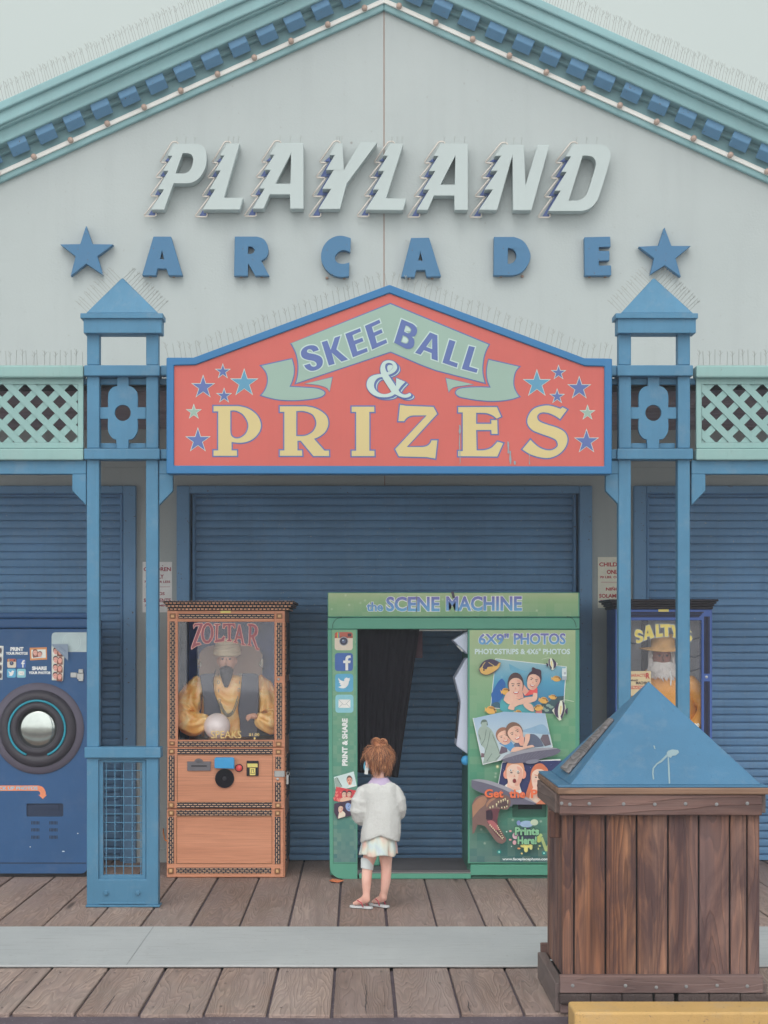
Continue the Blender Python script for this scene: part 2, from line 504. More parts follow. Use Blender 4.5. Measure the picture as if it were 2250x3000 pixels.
KU = 0.80      # light reaching the open upper front
KC = 0.68      # ... the machines under the canopy
KD = 0.85      # ... the deck
M = {}
def mk_wall():
    m, n, b = newmat('white_stucco')
    v = coords(n)
    col = (0.69, 0.71, 0.70)
    c = ramp(n, [(0.25, (0.398, 0.436, 0.442)), (0.75, (0.434, 0.472, 0.476))], noi(n, v, 0.7, 6, 0.6)).outputs['Color']
    st = noi(n, coords(n, (3, 3, 0.25)), 2.0, 5, 0.6)
    c = mixc(n, mathn(n, 'MULTIPLY', ramp(n, [(0.5, (0,)*3), (0.75, (1,)*3)], st).outputs['Color'], 0.22), c, (0.325, 0.345, 0.355))
    sp = noi(n, v, 38, 2, 0.5)
    c = mixc(n, mathn(n, 'MULTIPLY', ramp(n, [(0.69, (0,)*3), (0.74, (1,)*3)], sp).outputs['Color'], 0.4), c, (0.27, 0.25, 0.24))
    vm = nd(n, 'ShaderNodeTexVoronoi', Scale=2.1); n.links.new(v, vm.inputs['Vector'])
    c = mixc(n, mathn(n, 'MULTIPLY', ramp(n, [(0.014, (1,)*3), (0.026, (0,)*3)], vm.outputs['Distance']).outputs['Color'], 0.6), c, (0.20, 0.17, 0.15))
    n.links.new(c, b.inputs['Base Color'])
    b.inputs['Roughness'].default_value = 0.85; b.inputs['Specular IOR Level'].default_value = 0.2
    bump(n, b, mathn(n, 'ADD', noi(n, v, 60, 4), noi(n, v, 9, 2)), 0.25, 0.008)
    return m
M['wall'] = mk_wall()
M['letter_white'] = paint('white_letter_paint', Q((0.57, 0.665, 0.645),  0.72, 0.70, 0.73), var=0.05, rough=0.45)
M['neon'] = plain('neon_glass', (0.62, 0.57, 0.53), rough=0.25)
M['teal'] = paint('teal_paint', Q(S(120, 158, 163, KU), 0.90, 0.86, 0.86), var=0.10, streak=0.2, wear=0.2)
M['dentil'] = paint('blue_dentil_paint', Q(S(80, 120, 158, KU), 0.92, 0.92, 0.85), var=0.08, speck=0.1)
M['mint'] = paint('mint_paint', Q(S(138, 180, 176, KU), 0.74, 0.68, 0.70), var=0.07, streak=0.25, wear=0.25)
M['tower'] = paint('sky_blue_paint', Q(S(98, 150, 183, KU), 0.42, 0.52, 0.56), var=0.14, streak=0.35, wear=0.3)
M['arcade'] = paint('blue_letter_paint', Q(S(82, 128, 168, KU), 0.5, 0.585, 0.6), var=0.08, speck=0.1)
M['frame'] = paint('sign_frame_blue', Q(S(48, 118, 168, KU), 0.6, 0.66, 0.7), var=0.06, rough=0.4)
M['red'] = paint('sign_red_paint', Q(S(202, 115, 109, KU), 0.69, 0.49, 0.47), var=0.06, rough=0.5, streak=0.15)
M['navy'] = paint('navy_paint', Q(S(88, 108, 165, KU), 0.75, 0.72, 0.72), var=0.08)
M['yellow'] = paint('cream_yellow_paint', Q(S(200, 190, 138, KU), 0.76, 0.7, 0.68), var=0.05)
M['banner'] = paint('grey_green_paint', Q(S(148, 174, 163, KU), 0.72, 0.72, 0.72), var=0.05)
M['palewhite'] = paint('pale_sign_white', Q(S(184, 204, 200, KU), 0.75, 0.75, 0.75), var=0.04)
M['skystar'] = paint('light_blue_paint', Q(S(92, 150, 180, KU), 0.7, 0.7, 0.72), var=0.05)
M['shutter'] = paint('shutter_blue_paint', (0.142, 0.30, 0.52), var=0.22, scale=1.3, rough=0.5, speck=0.12, speck_col=(0.35, 0.4, 0.45), streak=0.35, wear=0.22)
M['shutter_frame'] = paint('door_frame_blue', (0.145, 0.30, 0.51), var=0.12, rough=0.5, speck=0.1)
M['canopy'] = paint('canopy_underside', (0.30, 0.255, 0.28), var=0.3, rough=0.6)
M['roof'] = paint('roof_grey', (0.42, 0.44, 0.44), var=0.15, rough=0.8)
M['steel'] = plain('galvanised_steel', (0.45, 0.46, 0.46), rough=0.4, metal=0.8)
M['spike'] = plain('spike_wire', (0.30, 0.31, 0.30), rough=0.6)
M['brass'] = plain('bulb_glass', (0.50, 0.36, 0.30), rough=0.15, spec=0.7)
M['strip'] = paint('bulb_rail_white', (0.80, 0.79, 0.76), var=0.08)
M['rust'] = plain('rust_seam', (0.30, 0.20, 0.16), rough=0.9)
M['black'] = plain('black_plastic', (0.022, 0.020, 0.028), rough=0.45)
M['asphalt'] = paint('asphalt', Q((0.165, 0.145, 0.155), 0.64, 0.55, 0.64), var=0.25, scale=5, rough=0.9, speck=0.5, speck_col=(0.3, 0.28, 0.28), bmp=0.6)
M['pier'] = wood('pier_bounce_boards', 'x', [(0.2, (0.42, 0.37, 0.34)), (0.8, (0.60, 0.54, 0.50))], ringscale=20.0, bmp=0.2)
M['deck'] = wood('weathered_deck_wood', 'y', [(0.2, (0.225, 0.152, 0.130)), (0.5, (0.39, 0.270, 0.225)), (0.8, (0.53, 0.38, 0.31))],
                 grey=(0.40, 0.335, 0.33), greyamt=0.4, ringscale=40.0, bmp=0.9, rough=0.85, dirt=(0.30, 0.25, 0.22), contrast=0.6, stain=(0.27, 0.20, 0.19), stainamt=0.4, knots=1.3)
M['bin_wood'] = wood('stained_redwood', 'z', [(0.20, (0.085, 0.042, 0.040)), (0.40, (0.18, 0.083, 0.062)), (0.60, (0.33, 0.145, 0.078)), (0.85, (0.48, 0.25, 0.145))],
                 grey=(0.25, 0.180, 0.185), greyamt=0.45, ringscale=26.0, bmp=0.9, contrast=0.7, spread=2.0, vary=0.6, fibamt=0.7, fscale=80, stain=(0.062, 0.036, 0.042), stainamt=0.75, knots=3.0)
M['bin_rail'] = wood('stained_redwood_rail', 'x', [(0.2, (0.11, 0.064, 0.058)), (0.5, (0.21, 0.112, 0.092)), (0.8, (0.31, 0.17, 0.125))],
                 grey=(0.27, 0.19, 0.185), greyamt=0.6, ringscale=16.0, bmp=0.8, contrast=0.6, spread=1.6, stain=(0.075, 0.046, 0.048), stainamt=0.5, knots=2.2)
M['grey_wood'] = wood('bare_grey_wood', 'y', [(0.2, (0.16, 0.145, 0.15)), (0.8, (0.36, 0.33, 0.33))], ringscale=34.0, bmp=0.9, contrast=0.75)
def mk_ply():
    m, n, b = newmat('grey_painted_plywood')
    v = coords(n)
    c = ramp(n, [(0.3, (0.385, 0.40, 0.415)), (0.7, (0.47, 0.485, 0.495))], noi(n, v, 0.8, 6, 0.65)).outputs['Color']
    sc_ = noi(n, coords(n, (0.8, 14, 1)), 3.0, 5, 0.7)
    c = mixc(n, mathn(n, 'MULTIPLY', ramp(n, [(0.56, (0,)*3), (0.66, (1,)*3)], sc_).outputs['Color'], 0.6), c, (0.29, 0.285, 0.295))
    s2 = noi(n, coords(n, (4, 0.5, 1)), 2.0, 6, 0.7)
    c = mixc(n, mathn(n, 'MULTIPLY', ramp(n, [(0.55, (0,)*3), (0.75, (1,)*3)], s2).outputs['Color'], 0.3), c, (0.52, 0.53, 0.53))
    sp = noi(n, v, 30, 3, 0.6)
    c = mixc(n, mathn(n, 'MULTIPLY', ramp(n, [(0.66, (0,)*3), (0.72, (1,)*3)], sp).outputs['Color'], 0.5), c, (0.25, 0.23, 0.23))
    n.links.new(c, b.inputs['Base Color']); b.inputs['Roughness'].default_value = 0.8
    bump(n, b, sc_, 0.3, 0.004)
    return m
M['ply'] = mk_ply()
M['ply_edge'] = paint('plywood_edge', (0.30, 0.28, 0.27), var=0.2)
M['curb'] = paint('yellow_curb_paint', Q(S(203, 170, 108, 0.8), 0.79, 0.73, 0.73), var=0.1, speck=0.35, speck_col=(0.25, 0.15, 0.1), bmp=0.5, rough=0.6, wear=0.4, streak=0.3)
M['bin_blue'] = paint('bin_roof_blue', Q(S(97, 148, 182, 0.9), 0.40, 0.50, 0.56), var=0.12, rough=0.45, streak=0.2, wear=0.3)
M['dropping'] = plain('bird_dropping', (0.25, 0.34, 0.38), rough=0.9)
# ------------------------------------------------------------------ ground
DW = 13.70          # plane of the gable wall
g = MB(); g.add([(-30, -30, -0.018), (30, -30, -0.018), (30, 34, -0.018), (-30, 34, -0.018)], [(0, 1, 2, 3)])
tag(g.build('ground', M['asphalt'], recalc=False, origin=(0, 0, -0.018)), kind='structure')
pd = MB(); pd.box(-29, 29, -29, 6.2, -0.0175, -0.004)
tag(pd.build('pier_bounce_deck', M['pier'], origin=(0, 0, -0.0175)), kind='structure')  # unseen pale deck added behind the camera to bounce light under the canopy
dk = MB()
for k in range(-24, 30):
    x0 = -0.1235 + k * 0.2975 + random.uniform(0, 0.004)
    y0 = 8.215 + random.uniform(-0.018, 0.018)
    zt = random.uniform(-0.003, 0.002)
    e = random.uniform(-0.012, 0.012)
    xa, xb = x0 + 0.005, x0 + 0.2975 - random.uniform(0.006, 0.011)
    zt2 = zt + random.uniform(-0.002, 0.002)
    dk.add([(xa, y0, -0.07), (xb, y0 + e, -0.07), (xb, 14.3, -0.07), (xa, 14.3, -0.07), (xa, y0, zt), (xb, y0 + e, zt2), (xb, 14.3, zt2), (xa, 14.3, zt)],
           [(0,3,2,1),(4,5,6,7),(0,1,5,4),(1,2,6,5),(2,3,7,6),(3,0,4,7)])
deck = dk.build('deck', M['deck'], bevel=0.006, seg=2, origin=(0, 8.2, 0))
tag(deck, kind='structure')
nl = MB()
for k in range(-11, 14):
    for yy in (8.36, 8.95, 9.22, 10.75, 11.35, 11.95, 12.55):
        for q in (0.06, 0.235):
            cx = -0.1235 + k * 0.2975 + q + random.uniform(-0.012, 0.012); cy = yy + random.uniform(-0.03, 0.03)
            r = random.uniform(0.005, 0.009)
            nl.add([(cx + r*math.cos(a*1.0472), cy + r*0.8*math.sin(a*1.0472), 0.0035) for a in range(6)], [tuple(range(6))])
for (k, q, ya, yb) in ((-6, 0.16, 8.22, 9.33), (-4, 0.13, 8.22, 8.62), (-3, 0.22, 8.22, 8.45), (0, 0.16, 8.22, 8.9), (-9, 0.19, 10.6, 11.6), (3, 0.1, 10.6, 11.1), (2, 0.05, 8.22, 8.5)):
    ph_ = random.uniform(0, 6); am_ = random.uniform(-0.006, 0.006)
    x = -0.1235 + k * 0.2975 + q; n = 12; L1 = []; R1 = []
    for i in range(n + 1):
        t = i / n; y = ya + (yb - ya) * t; xx = x + am_ * math.sin(t * random.uniform(4.6, 5.4) + ph_) + random.uniform(-.003, .003); w = 0.0013 * math.sin(math.pi * min(1, t * 0.8 + 0.1)) + 0.0005
        L1.append((xx - w, y, 0.0036)); R1.append((xx + w, y, 0.0036))
    for i in range(n): nl.add([L1[i], R1[i], R1[i+1], L1[i+1]], [(0, 1, 2, 3)])
tag(nl.build('deck_nails', M['black'], deck, recalc=False), kind='stuff')
# grey painted plywood walkway laid over the boards
pw = MB(); pw.use(M['ply'])
N_ = 140
xs_ = [-7 + 14 * i / N_ for i in range(N_ + 1)]
fr_ = [9.335 + 0.004 * noise.noise(Vector((x * 2.1, 0, 0))) + 0.003 * noise.noise(Vector((x * 9, 3, 0))) for x in xs_]
bk_ = [10.575 + 0.005 * noise.noise(Vector((x * 1.9, 7, 0))) + 0.004 * noise.noise(Vector((x * 8, 5, 0))) for x in xs_]
pw.loft([[(x, f, 0.004), (x, f, 0.017), (x, k_, 0.017), (x, k_, 0.004)] for x, f, k_ in zip(xs_, fr_, bk_)])
ply = pw.build('plywood_walkway', None, bevel=0.003)
jt = MB()
for xj in (-3.66, -1.22, 1.222, 3.66): jt.add([(xj - 0.0008, 9.338, 0.0178), (xj + 0.0008, 9.338, 0.0178), (xj + 0.0012, 10.572, 0.0178), (xj - 0.0004, 10.572, 0.0178)], [(0, 1, 2, 3)])
jt.build('sheet_joints', M['black'], ply, recalc=False)
tag(ply, 'long pale grey painted plywood walkway laid across the deck boards', 'walkway')

# ------------------------------------------------------------------ arcade building
bld = thing('arcade_building', 'white gabled arcade hall with teal cornice and blue roller shutters', 'building', (wx(1125, DW), DW, 0))
def gx(u): return wx(1125 + u, DW)
def doorloop(p0, p1): return [(wx(p0, DW), -0.03), (wx(p1, DW), -0.03), (wx(p1, DW), wz(1424, DW)), (wx(p0, DW), wz(1424, DW))]
XE = 5.4
az = wz(28, DW)
ax = wx(1125, DW)
def slope_z(x): return az - 0.449 * abs(x - ax)
seam_gap = 0.003
DOORS = [(-820, 400), (519, 1733), (1854, 3074)]
wb = MB()
wb.prism([[(ax - XE, -0.10), (ax + XE, -0.10), (ax + XE, slope_z(XE + ax) - 0.1), (ax, az + 0.35), (ax - XE, slope_z(ax - XE) - 0.1)]] + [doorloop(*d) for d in DOORS], DW, DW + 0.2)
wall = wb.build('wall', M['wall'], bld)
sm = MB(); sm.box(ax - 0.0035, ax + 0.0035, DW - 0.003, DW + 0.01, wz(1062, DW), wz(36, DW))
sm.box(wx(1127, DW) - 0.003, wx(1127, DW) + 0.003, DW - 0.003, DW + 0.01, wz(1422, DW), wz(1340, DW))
sm.build('panel_seam', M['rust'], wall)
# body behind the front
bb = MB()
bb.box(ax - XE, ax - XE + 0.2, DW + 0.2, DW + 9, -0.1, slope_z(ax - XE)); bb.box(ax + XE - 0.2, ax + XE, DW + 0.2, DW + 9, -0.1, slope_z(ax + XE))
bb.box(ax - XE + 0.2, ax + XE - 0.2, DW + 8.8, DW + 9, -0.1, slope_z(ax - XE))
bb.build('side_wall', M['wall'], bld)
rf = MB()
for s in (-1, 1):
    e = XE + 0.5
    x0, x1 = ax, ax + s * e
    z0, z1 = az + 0.45, az + 0.45 - 0.449 * e
    rf.add([(x0, DW - 0.30, z0), (x1, DW - 0.30, z1), (x1, DW + 9.3, z1), (x0, DW + 9.3, z0), (x0, DW - 0.30, z0 - 0.04), (x1, DW - 0.30, z1 - 0.04), (x1, DW + 9.3, z1 - 0.04), (x0, DW + 9.3, z0 - 0.04)],
           [(0,1,2,3),(7,6,5,4),(0,4,5,1),(1,5,6,2),(2,6,7,3)])
rf.build('roof', M['roof'], bld)
# raking cornice: each band is a straight board following the slope, given by
# (photo height at the apex of its lower edge, upper edge, stand-off of its face from the wall, thickness)
def rake(mb, side, ya, yb, o, th, ua=0, ub=1430):
    d = DW - o
    pts = []
    for (u, y) in ((ua, ya), (ub, ya), (ub, yb), (ua, yb)):
        px = 1125 + side * u; py = y + 0.4495 * u
        pts.append((wx(px, d), wz(py, d)))
    mb.prism([pts], d, d + th)
for side, nm in ((-1, 'left'), (1, 'right')):
    c = MB()
    rake(c, side, 29, -50, 0.045, 0.045)          # band on the wall that carries bulbs and dentils
    rake(c, side, -50, -92, 0.10, 0.10)           # bed mould above the dentils
    rake(c, side, -84, -140, 0.225, 0.20)         # soffit fascia
    rake(c, side, -129, -146, 0.275, 0.24)        # roll mould
    rake(c, side, -140, -190, 0.31, 0.28)         # upper fascia
    rake(c, side, -182, -209, 0.345, 0.30)        # metal drip edge
    cor = c.build('cornice', M['teal'], bld, bevel=0.012, seg=2)
    # dentil blocks: two-faced blocks under the soffit fascia
    n, first, step = ((14, 101, 80.8) if side < 0 else (16, 91, 79.4))
    for k in range(n):
        uc = first + step * k
        b = MB()
        w = 25.5
        rings = []
        for u in (uc - w, uc + w):
            # cross-section (photo apex height, stand-off)
            sec = [(-92, 0.195), (-58, 0.19), (-27, 0.120), (-27, 0.046), (-92, 0.046)]
            rg = []
            for (y, o) in sec:
                d = DW - o
                # square ends: shear the section so that block ends stand perpendicular to the slope
                t = -(y + 55) * 0.36
                px = 1125 + side * (u + t); py = y + 0.4495 * (u + t)
                rg.append((wx(px, d), d, wz(py, d)))
            rings.append(rg)
        b.loft(rings)
        b.build('dentil', M['dentil'], cor, bevel=0.004)
    s = MB(); rake(s, side, 7.5, -6.5, 0.066, 0.022)
    st = s.build('bulb_rail', M['strip'], bld, bevel=0.003)
    n, first, step = ((12, 57, 107.5) if side < 0 else (12, 44, 107.7))
    for k in range(n):
        u = first + step * k
        d = DW - 0.066
        cx, cz = wx(1125 + side * u, d), wz(0.5 + 0.4495 * u, d)
        q = MB(); q.smooth = True
        q.lathe_y(cx, cz, [(0.021, d), (0.021, d - 0.012), (0.016, d - 0.016), (0.020, d - 0.024), (0.022, d - 0.034), (0.016, d - 0.046), (0.0, d - 0.052)], 14)
        q.build('bulb', M['brass'], st)
# canopy roof over the porch: corrugated underside, flat pale top
cn = MB(); cn.smooth = True
zc = 3.357
NY = 150; XS = [-6.5 + 13.0 * i / 26 for i in range(27)]
rows = []
for j in range(NY + 1):
    y = 11.56 + (DW - 11.56) * j / NY
    rows.append([(x, y, zc + 0.022 * math.sin(y * 33 + 0.8 * math.sin(x * 2.3 + y)) + 0.006 * math.sin(y * 71 + x * 1.3)) for x in XS])
cn.loft(rows, False, False, closed=False)
cn.build('canopy_ceiling', M['canopy'], bld, recalc=False)
ct = MB(); ct.box(-6.5, 6.5, 11.56, DW - 0.002, zc + 0.03, zc + 0.06)
ct.build('canopy_roof', M['roof'], bld)
tb = MB(); tb.box(-6.5, 6.5, DW - 0.018, DW, wz(1370, DW), wz(1342, DW))
tb.build('wall_band', M['wall'], bld)
sk = MB()
for (a, b_) in ((400, 519), (1733, 1854)): sk.box(wx(a, DW) + 0.002, wx(b_, DW) - 0.002, DW - 0.02, DW, -0.03, 0.10)
sk.build('skirting_board', M['wall'], bld, bevel=0.004)
# roller shutters
for (p0, p1) in DOORS:
    d = DW + 0.11
    q = MB(); q.smooth = False
    pitch = 0.0603
    zt, zb = wz(1446, d), 0.045
    x0, x1 = wx(p0 + 46, DW), wx(p1 - 46, DW)
    prof = []
    z = zb
    while z < zt:
        jj = random.uniform(-0.0022, 0.0022); kj = random.uniform(-0.002, 0.002)
        prof += [(d + 0.024, z + 0.0005), (d + 0.024, z + 0.0085), (d + 0.001 + jj, z + 0.0100), (d - 0.001 + jj, z + 0.014), (d - 0.003 + jj + kj, z + 0.040), (d - 0.001 + jj + kj * 2, z + 0.056), (d + 0.002 + jj + kj * 2, z + 0.0595)]
        z += pitch
    nx = 2
    q.loft([[(x0, y, z) for (y, z) in prof], [(x1, y, z) for (y, z) in prof]], False, False, closed=False)
    shut = q.build('roller_shutter', M['shutter'], bld, recalc=False)
    bt = MB(); bt.box(x0, x1, d - 0.02, d + 0.03, 0.004, 0.045)
    bt.build('bottom_bar', M['shutter'], shut, bevel=0.005)
    fr = MB()
    zo = wz(1424, DW)
    X0, X1 = wx(p0, DW), wx(p1, DW)
    yf, yb = DW - 0.045, DW + 0.16
    fr.box(X0, X0 + 0.098, yf, yb, -0.03, zo); fr.box(X1 - 0.098, X1, yf, yb, -0.03, zo); fr.box(X0 + 0.098, X1 - 0.098, yf + 0.003, yb, zo - 0.060, zo)
    fr.box(X0 + 0.111, X0 + 0.132, DW + 0.04, yb, -0.02, zo - 0.06); fr.box(X1 - 0.132, X1 - 0.111, DW + 0.04, yb, -0.02, zo - 0.06)
    fr.build('door_frame', M['shutter_frame'], shut, bevel=0.006)
    bk = MB(); bk.box(X0, X1, DW + 0.165, DW + 0.2, -0.03, zo)
    bk.build('door_backing', M['black'], shut)

# ------------------------------------------------------------------ channel letters on the wall
LET = []
A53 = cr(420, 400, 5.53); B53 = cr(720, 400, 5.53); C53 = cr(900, 400, 5.53); D53 = cr(1190, 400, 5.53); E37 = cr(1370, 400, 3.687)
def inv(cv, pts): return cv(pts)
WL = [
 ('P', A53, 5.53, [(495,115),(880,121),(960,150,1),(1010,230,1),(1024,370,1),(1002,500,1),(950,610,1),(870,700,1),(780,745,1),(690,756),(490,756),(335,1182)],
  [(125,1182),(335,855),(232,855),(405,553),(318,553),(470,310),(390,310)], [[(635,270),(720,270,1),(785,300,1),(806,370,1),(790,470,1),(745,555,1),(670,598),(520,598)]], (-42, 90)),
 ('L', A53, 5.53, [(1350,110),(1565,110),(1310,990),(1620,990),(1565,1185)], [(955,1185),(1160,855),(1070,855),(1248,553),(1160,553),(1308,310),(1238,310)], [], (-45, 95)),
 ('A', B53, 5.53, [(500,100),(938,105),(938,1172),(718,1172),(715,940),(390,940),(290,1172)], [(105,1172),(302,845),(212,845),(403,543),(300,543),(460,297),(385,297)], [[(733,280),(723,762),(487,762)]], (-57, 100)),
 ('Y', C53, 5.53, [(465,104),(572,110),(595,540),(860,95),(1135,95),(640,760),(530,1172)], [(182,1175),(388,847),(243,847),(428,543),(303,543),(447,300),(360,300)], [], (-85, 103)),
 ('L', C53, 5.53, [(1345,110),(1562,115),(1282,998),(1612,1005),(1555,1195)], [(942,1190),(1155,862),(1060,862),(1245,560),(1145,560),(1303,315),(1225,315)], [], (-62, 85)),
 ('A', D53, 5.53, [(560,110),(1000,115),(1000,1190),(783,1190),(780,957),(450,957),(350,1190)], [(170,1190),(370,860),(275,860),(470,560),(365,560),(522,315),(443,315)], [[(797,310),(788,778),(557,778)]], (-75, 96)),
 ('N', E37, 3.687, [(385,85),(610,90),(627,520),(755,90),(885,90),(690,797),(490,797),(485,210),(320,795)], [(120,795),(272,574),(180,574),(322,372),(248,372),(360,210),(290,210)], [], (-52, 63)),
 ('D', E37, 3.687, [(1140,80),(1430,85),(1500,110,1),(1538,165,1),(1540,240,1),(1420,640,1),(1370,730,1),(1300,785,1),(1220,803)], [(872,803),(1005,584),(940,584),(1070,381),(1012,381),(1118,214),(1060,214)],
  [[(1243,207),(1310,207,1),(1365,232,1),(1387,285,1),(1375,350,1),(1295,600,1),(1255,660,1),(1190,692),(1092,692)]], (-63, 57)),
]
WLAB = ['first letter of the white row: slanted letter P with zigzag left edge', 'white slanted channel letter L standing between the P and an A',
        'white channel letter A with zigzag edge, left of the Y', 'white slanted channel letter Y with jagged blue-backed left edge',
        'white slanted channel letter L right of the Y, across the wall seam', 'white channel letter A with zigzag edge, between the second L and the N',
        'white slanted channel letter N with jagged blue-backed left edge', 'last letter of the white row: slanted letter D with rounded right side']
for (ch, cv, sc, right, zig, holes, sh), lab in zip(WL, WLAB):
    d = DW - 0.125
    face = cv(right + zig)
    b = MB(); b.pprism([face] + [cv(h) for h in holes], d, 0.115)
    L0 = thing('sign_letter', lab, 'sign letter', (wx(sum(p[0] for p in face) / len(face), DW), DW, wz(max(p[1] for p in face), DW)), 'white letters of the upper name row')
    b.build('letter_face', M['letter_white'], L0, bevel=0.004)
    top = right[0]
    z2 = zig + [(top[0], top[1] + 60 * sc / 5.53)]
    lft = [(p[0] + sh[0], p[1] + sh[1]) for p in z2]
    lft[-1] = (z2[-1][0] + sh[0] * 0.4, z2[-1][1] + sh[1])
    w = 125 * sc / 5.53
    rgt = [(lft[-1][0] + w * 0.8, lft[-1][1]), (lft[0][0] + w, lft[0][1])]
    bk = MB(); bk.pprism([cv(lft + rgt)], DW - 0.014, 0.012)
    bk.build('backing', M['navy'], L0)
    # neon tube following the zigzag
    k = sc / 5.53
    pts = [(lft[0][0] + w, lft[0][1] - 40 * k), (lft[0][0] + w * 0.95, lft[0][1] + 22 * k)]
    for i, p in enumerate(lft[:-1]):
        pts.append((p[0] - (82 if i % 2 == 0 else 40) * k, p[1] + 20 * k))
    pts += [(top[0] - 30 * k, top[1] - 28 * k), (top[0] + 55 * k, top[1] - 30 * k), (top[0] + 70 * k, top[1] + 10 * k)]
    # round the corners a little
    rp = []
    for i, p in enumerate(pts):
        if 0 < i < len(pts) - 1:
            for q in (pts[i-1], None, pts[i+1]):
                if q is None: continue
                v = Vector(q) - Vector(p); t = min(18 * k, v.length * 0.4)
                rp.append(tuple(Vector(p) + v.normalized() * t))
        else: rp.append(p)
    src = cv([p for p in rp], False)
    tb_ = MB(); tb_.smooth = True
    dd = DW - 0.045
    tb_.tube([W(p[0], p[1], dd) for p in src], 0.0065, 6)
    tb_.build('neon_tube', M['neon'], L0)
    # three thin anti-bird wires on top
    sp = MB()
    tx = [right[0][0] + (right[1][0] - right[0][0]) * t for t in (0.12, 0.5, 0.88)]
    for x in tx:
        p = cv([(x, top[1]), (x, top[1] - 95 * k)], False)
        sp.tube([W(p[0][0], p[0][1], d + 0.05), W(p[1][0], p[1][1] - 4, d + 0.05)], 0.0012, 3)
        sp.tube([W(p[1][0], p[1][1] + 8, d + 0.05), W(p[1][0] + 4, p[1][1] - 3, d + 0.05)], 0.001, 3)
    sp.build('bird_wire', M['spike'], L0)
f2 = cr(400, 660, 2.37); g2 = cr(1100, 660, 2.304)
BL = [
 (f2, [(117,78),(240,78),(320,348),(222,348),(207,301),(145,301),(135,348),(38,348)], [[(177,175),(163,235),(190,235)]], 'blue block letter A at the left end, beside the left star'),
 (f2, [(682,78),(835,78),(887,100,1),(915,160,1),(905,215,1),(865,245),(922,350),(825,350),(775,265),(772,350),(677,350)], [[(775,148),(803,151,1),(820,173,1),(803,196,1),(773,198)]], 'blue block letter R with a small round counter'),
 (f2, [(1488,90),(1484,188),(1440,172,1),(1402,185,1),(1378,220,1),(1390,255,1),(1430,268,1),(1478,257),(1475,352),(1410,358,1),(1340,330,1),(1293,270,1),(1281,210,1),(1296,150,1),(1340,97,1),(1410,72,1)], [], 'blue block letter C, open to the right'),
 (g2, [(240,85),(362,83),(443,345),(345,348),(335,302),(275,304),(265,350),(173,348)], [[(303,180),(290,238),(318,238)]], 'blue block letter A just above the peak of the red sign'),
 (g2, [(800,78),(935,78),(1002,110,1),(1045,190,1),(1038,250,1),(990,315,1),(925,338),(798,338)], [[(895,153),(932,165,1),(952,205,1),(935,245,1),(903,260),(893,260)]], 'blue block letter D with a half-round counter'),
 (g2, [(1410,80),(1585,76),(1588,145),(1508,147),(1508,173),(1580,173),(1580,238),(1508,240),(1510,272),(1590,270),(1592,338),(1413,340)], [], 'blue block letter E at the right end, beside the right star'),
]
for cv, o, hs, lab in BL:
    b = MB(); b.pprism([cv(o)] + [cv(h) for h in hs], DW - 0.072, 0.064)
    o_ = cv(o)
    bl_ = tag(b.build('block_letter', M['arcade'], bevel=0.003), lab, 'sign letter', 'blue block letters of the lower name row')
    xs_ = [p[0] for p in o_]; yb2 = max(p[1] for p in o_)
    for t_ in (0.2, 0.78):
        xc_ = min(xs_) + (max(xs_) - min(xs_)) * t_
        b = MB(); b.pbox(xc_ - 4, yb2 - 1, xc_ + 4, yb2 + 5, DW - 0.03, 0.03); b.build('rusty_fixing', M['rust'], bl_, bevel=0.003)
s1 = cr(0, 640, 2.37); s2 = cr(1600, 640, 2.552)
for cv, p, lab in ((s1, [(598,50),(642,178),(787,180),(675,262),(716,392),(598,313),(490,400),(525,262),(418,180),(557,178)], 'blue five-pointed star on the white wall left of the blue letter row'),
                   (s2, [(885,65),(937,204),(1083,205),(968,298),(1008,437),(886,350),(778,420),(808,298),(690,210),(840,203)], 'blue five-pointed star on the white wall right of the blue letter row')):
    b = MB(); b.pprism([cv(p)], DW - 0.072, 0.064)
    tag(b.build('wall_star', M['arcade'], bevel=0.003), lab, 'star', 'blue stars on the wall')

# ------------------------------------------------------------------ red prize sign
DS = 11.28
sg = thing('prize_sign', 'red gabled prize sign with blue frame, banner, stars and cream letters', 'sign', (wx(1141, DS), DS, wz(1389, DS)))
outer = [(487.5,1388),(487.5,1047.5),(567,1047.5),(1141,834),(1712,1049),(1793.5,1050.5),(1792.5,1389)]
inner = [(509.5,1364),(509.5,1070.4),(572,1068.8),(1141,858.6),(1714,1072),(1770.8,1073.3),(1770.8,1366)]
b = MB(); b.pprism([outer, inner], DS, 0.11); b.build('frame', M['frame'], sg, bevel=0.005)
DP = DS + 0.014
b = MB(); b.pprism([offset(inner, 3)], DP, 0.08); panel = b.build('panel', M['red'], sg)
def layer(name, loops, mat, k, parent=None):
    b = MB(); b.pprism(loops, DP - 0.0012 * k, 0.0009); return b.build(name, mat, parent or sg)
ca = cr(840, 880, 5.352); cb_ = cr(1130, 880, 5.184); cc = cr(740, 1000, 5.925); cd = cr(1260, 1000, 5.53)
ban = ca([(1625,38),(47,678)]) + cc([(650,40),(722,170,1),(765,320,1),(777,470,1),(762,620,1),(722,755)], False) + ca([(1630,815)]) + cd([(910,695),(868,520,1),(870,360,1),(905,190,1),(975,45)], False)
bl_bottom_r = cb_([(75,795),(520,985,1),(900,1125,1)], False)
ban = ca([(1625,38),(47,678)]) + cc([(650,40),(722,170,1),(765,320,1),(777,470,1),(762,620,1),(722,755)], False) + [cb_([(75,795)])[0], cb_([(300,890)])[0], cb_([(520,985)])[0], cb_([(760,1075)])[0]] + cd([(910,695),(868,520,1),(870,360,1),(905,190,1),(975,45)], False)
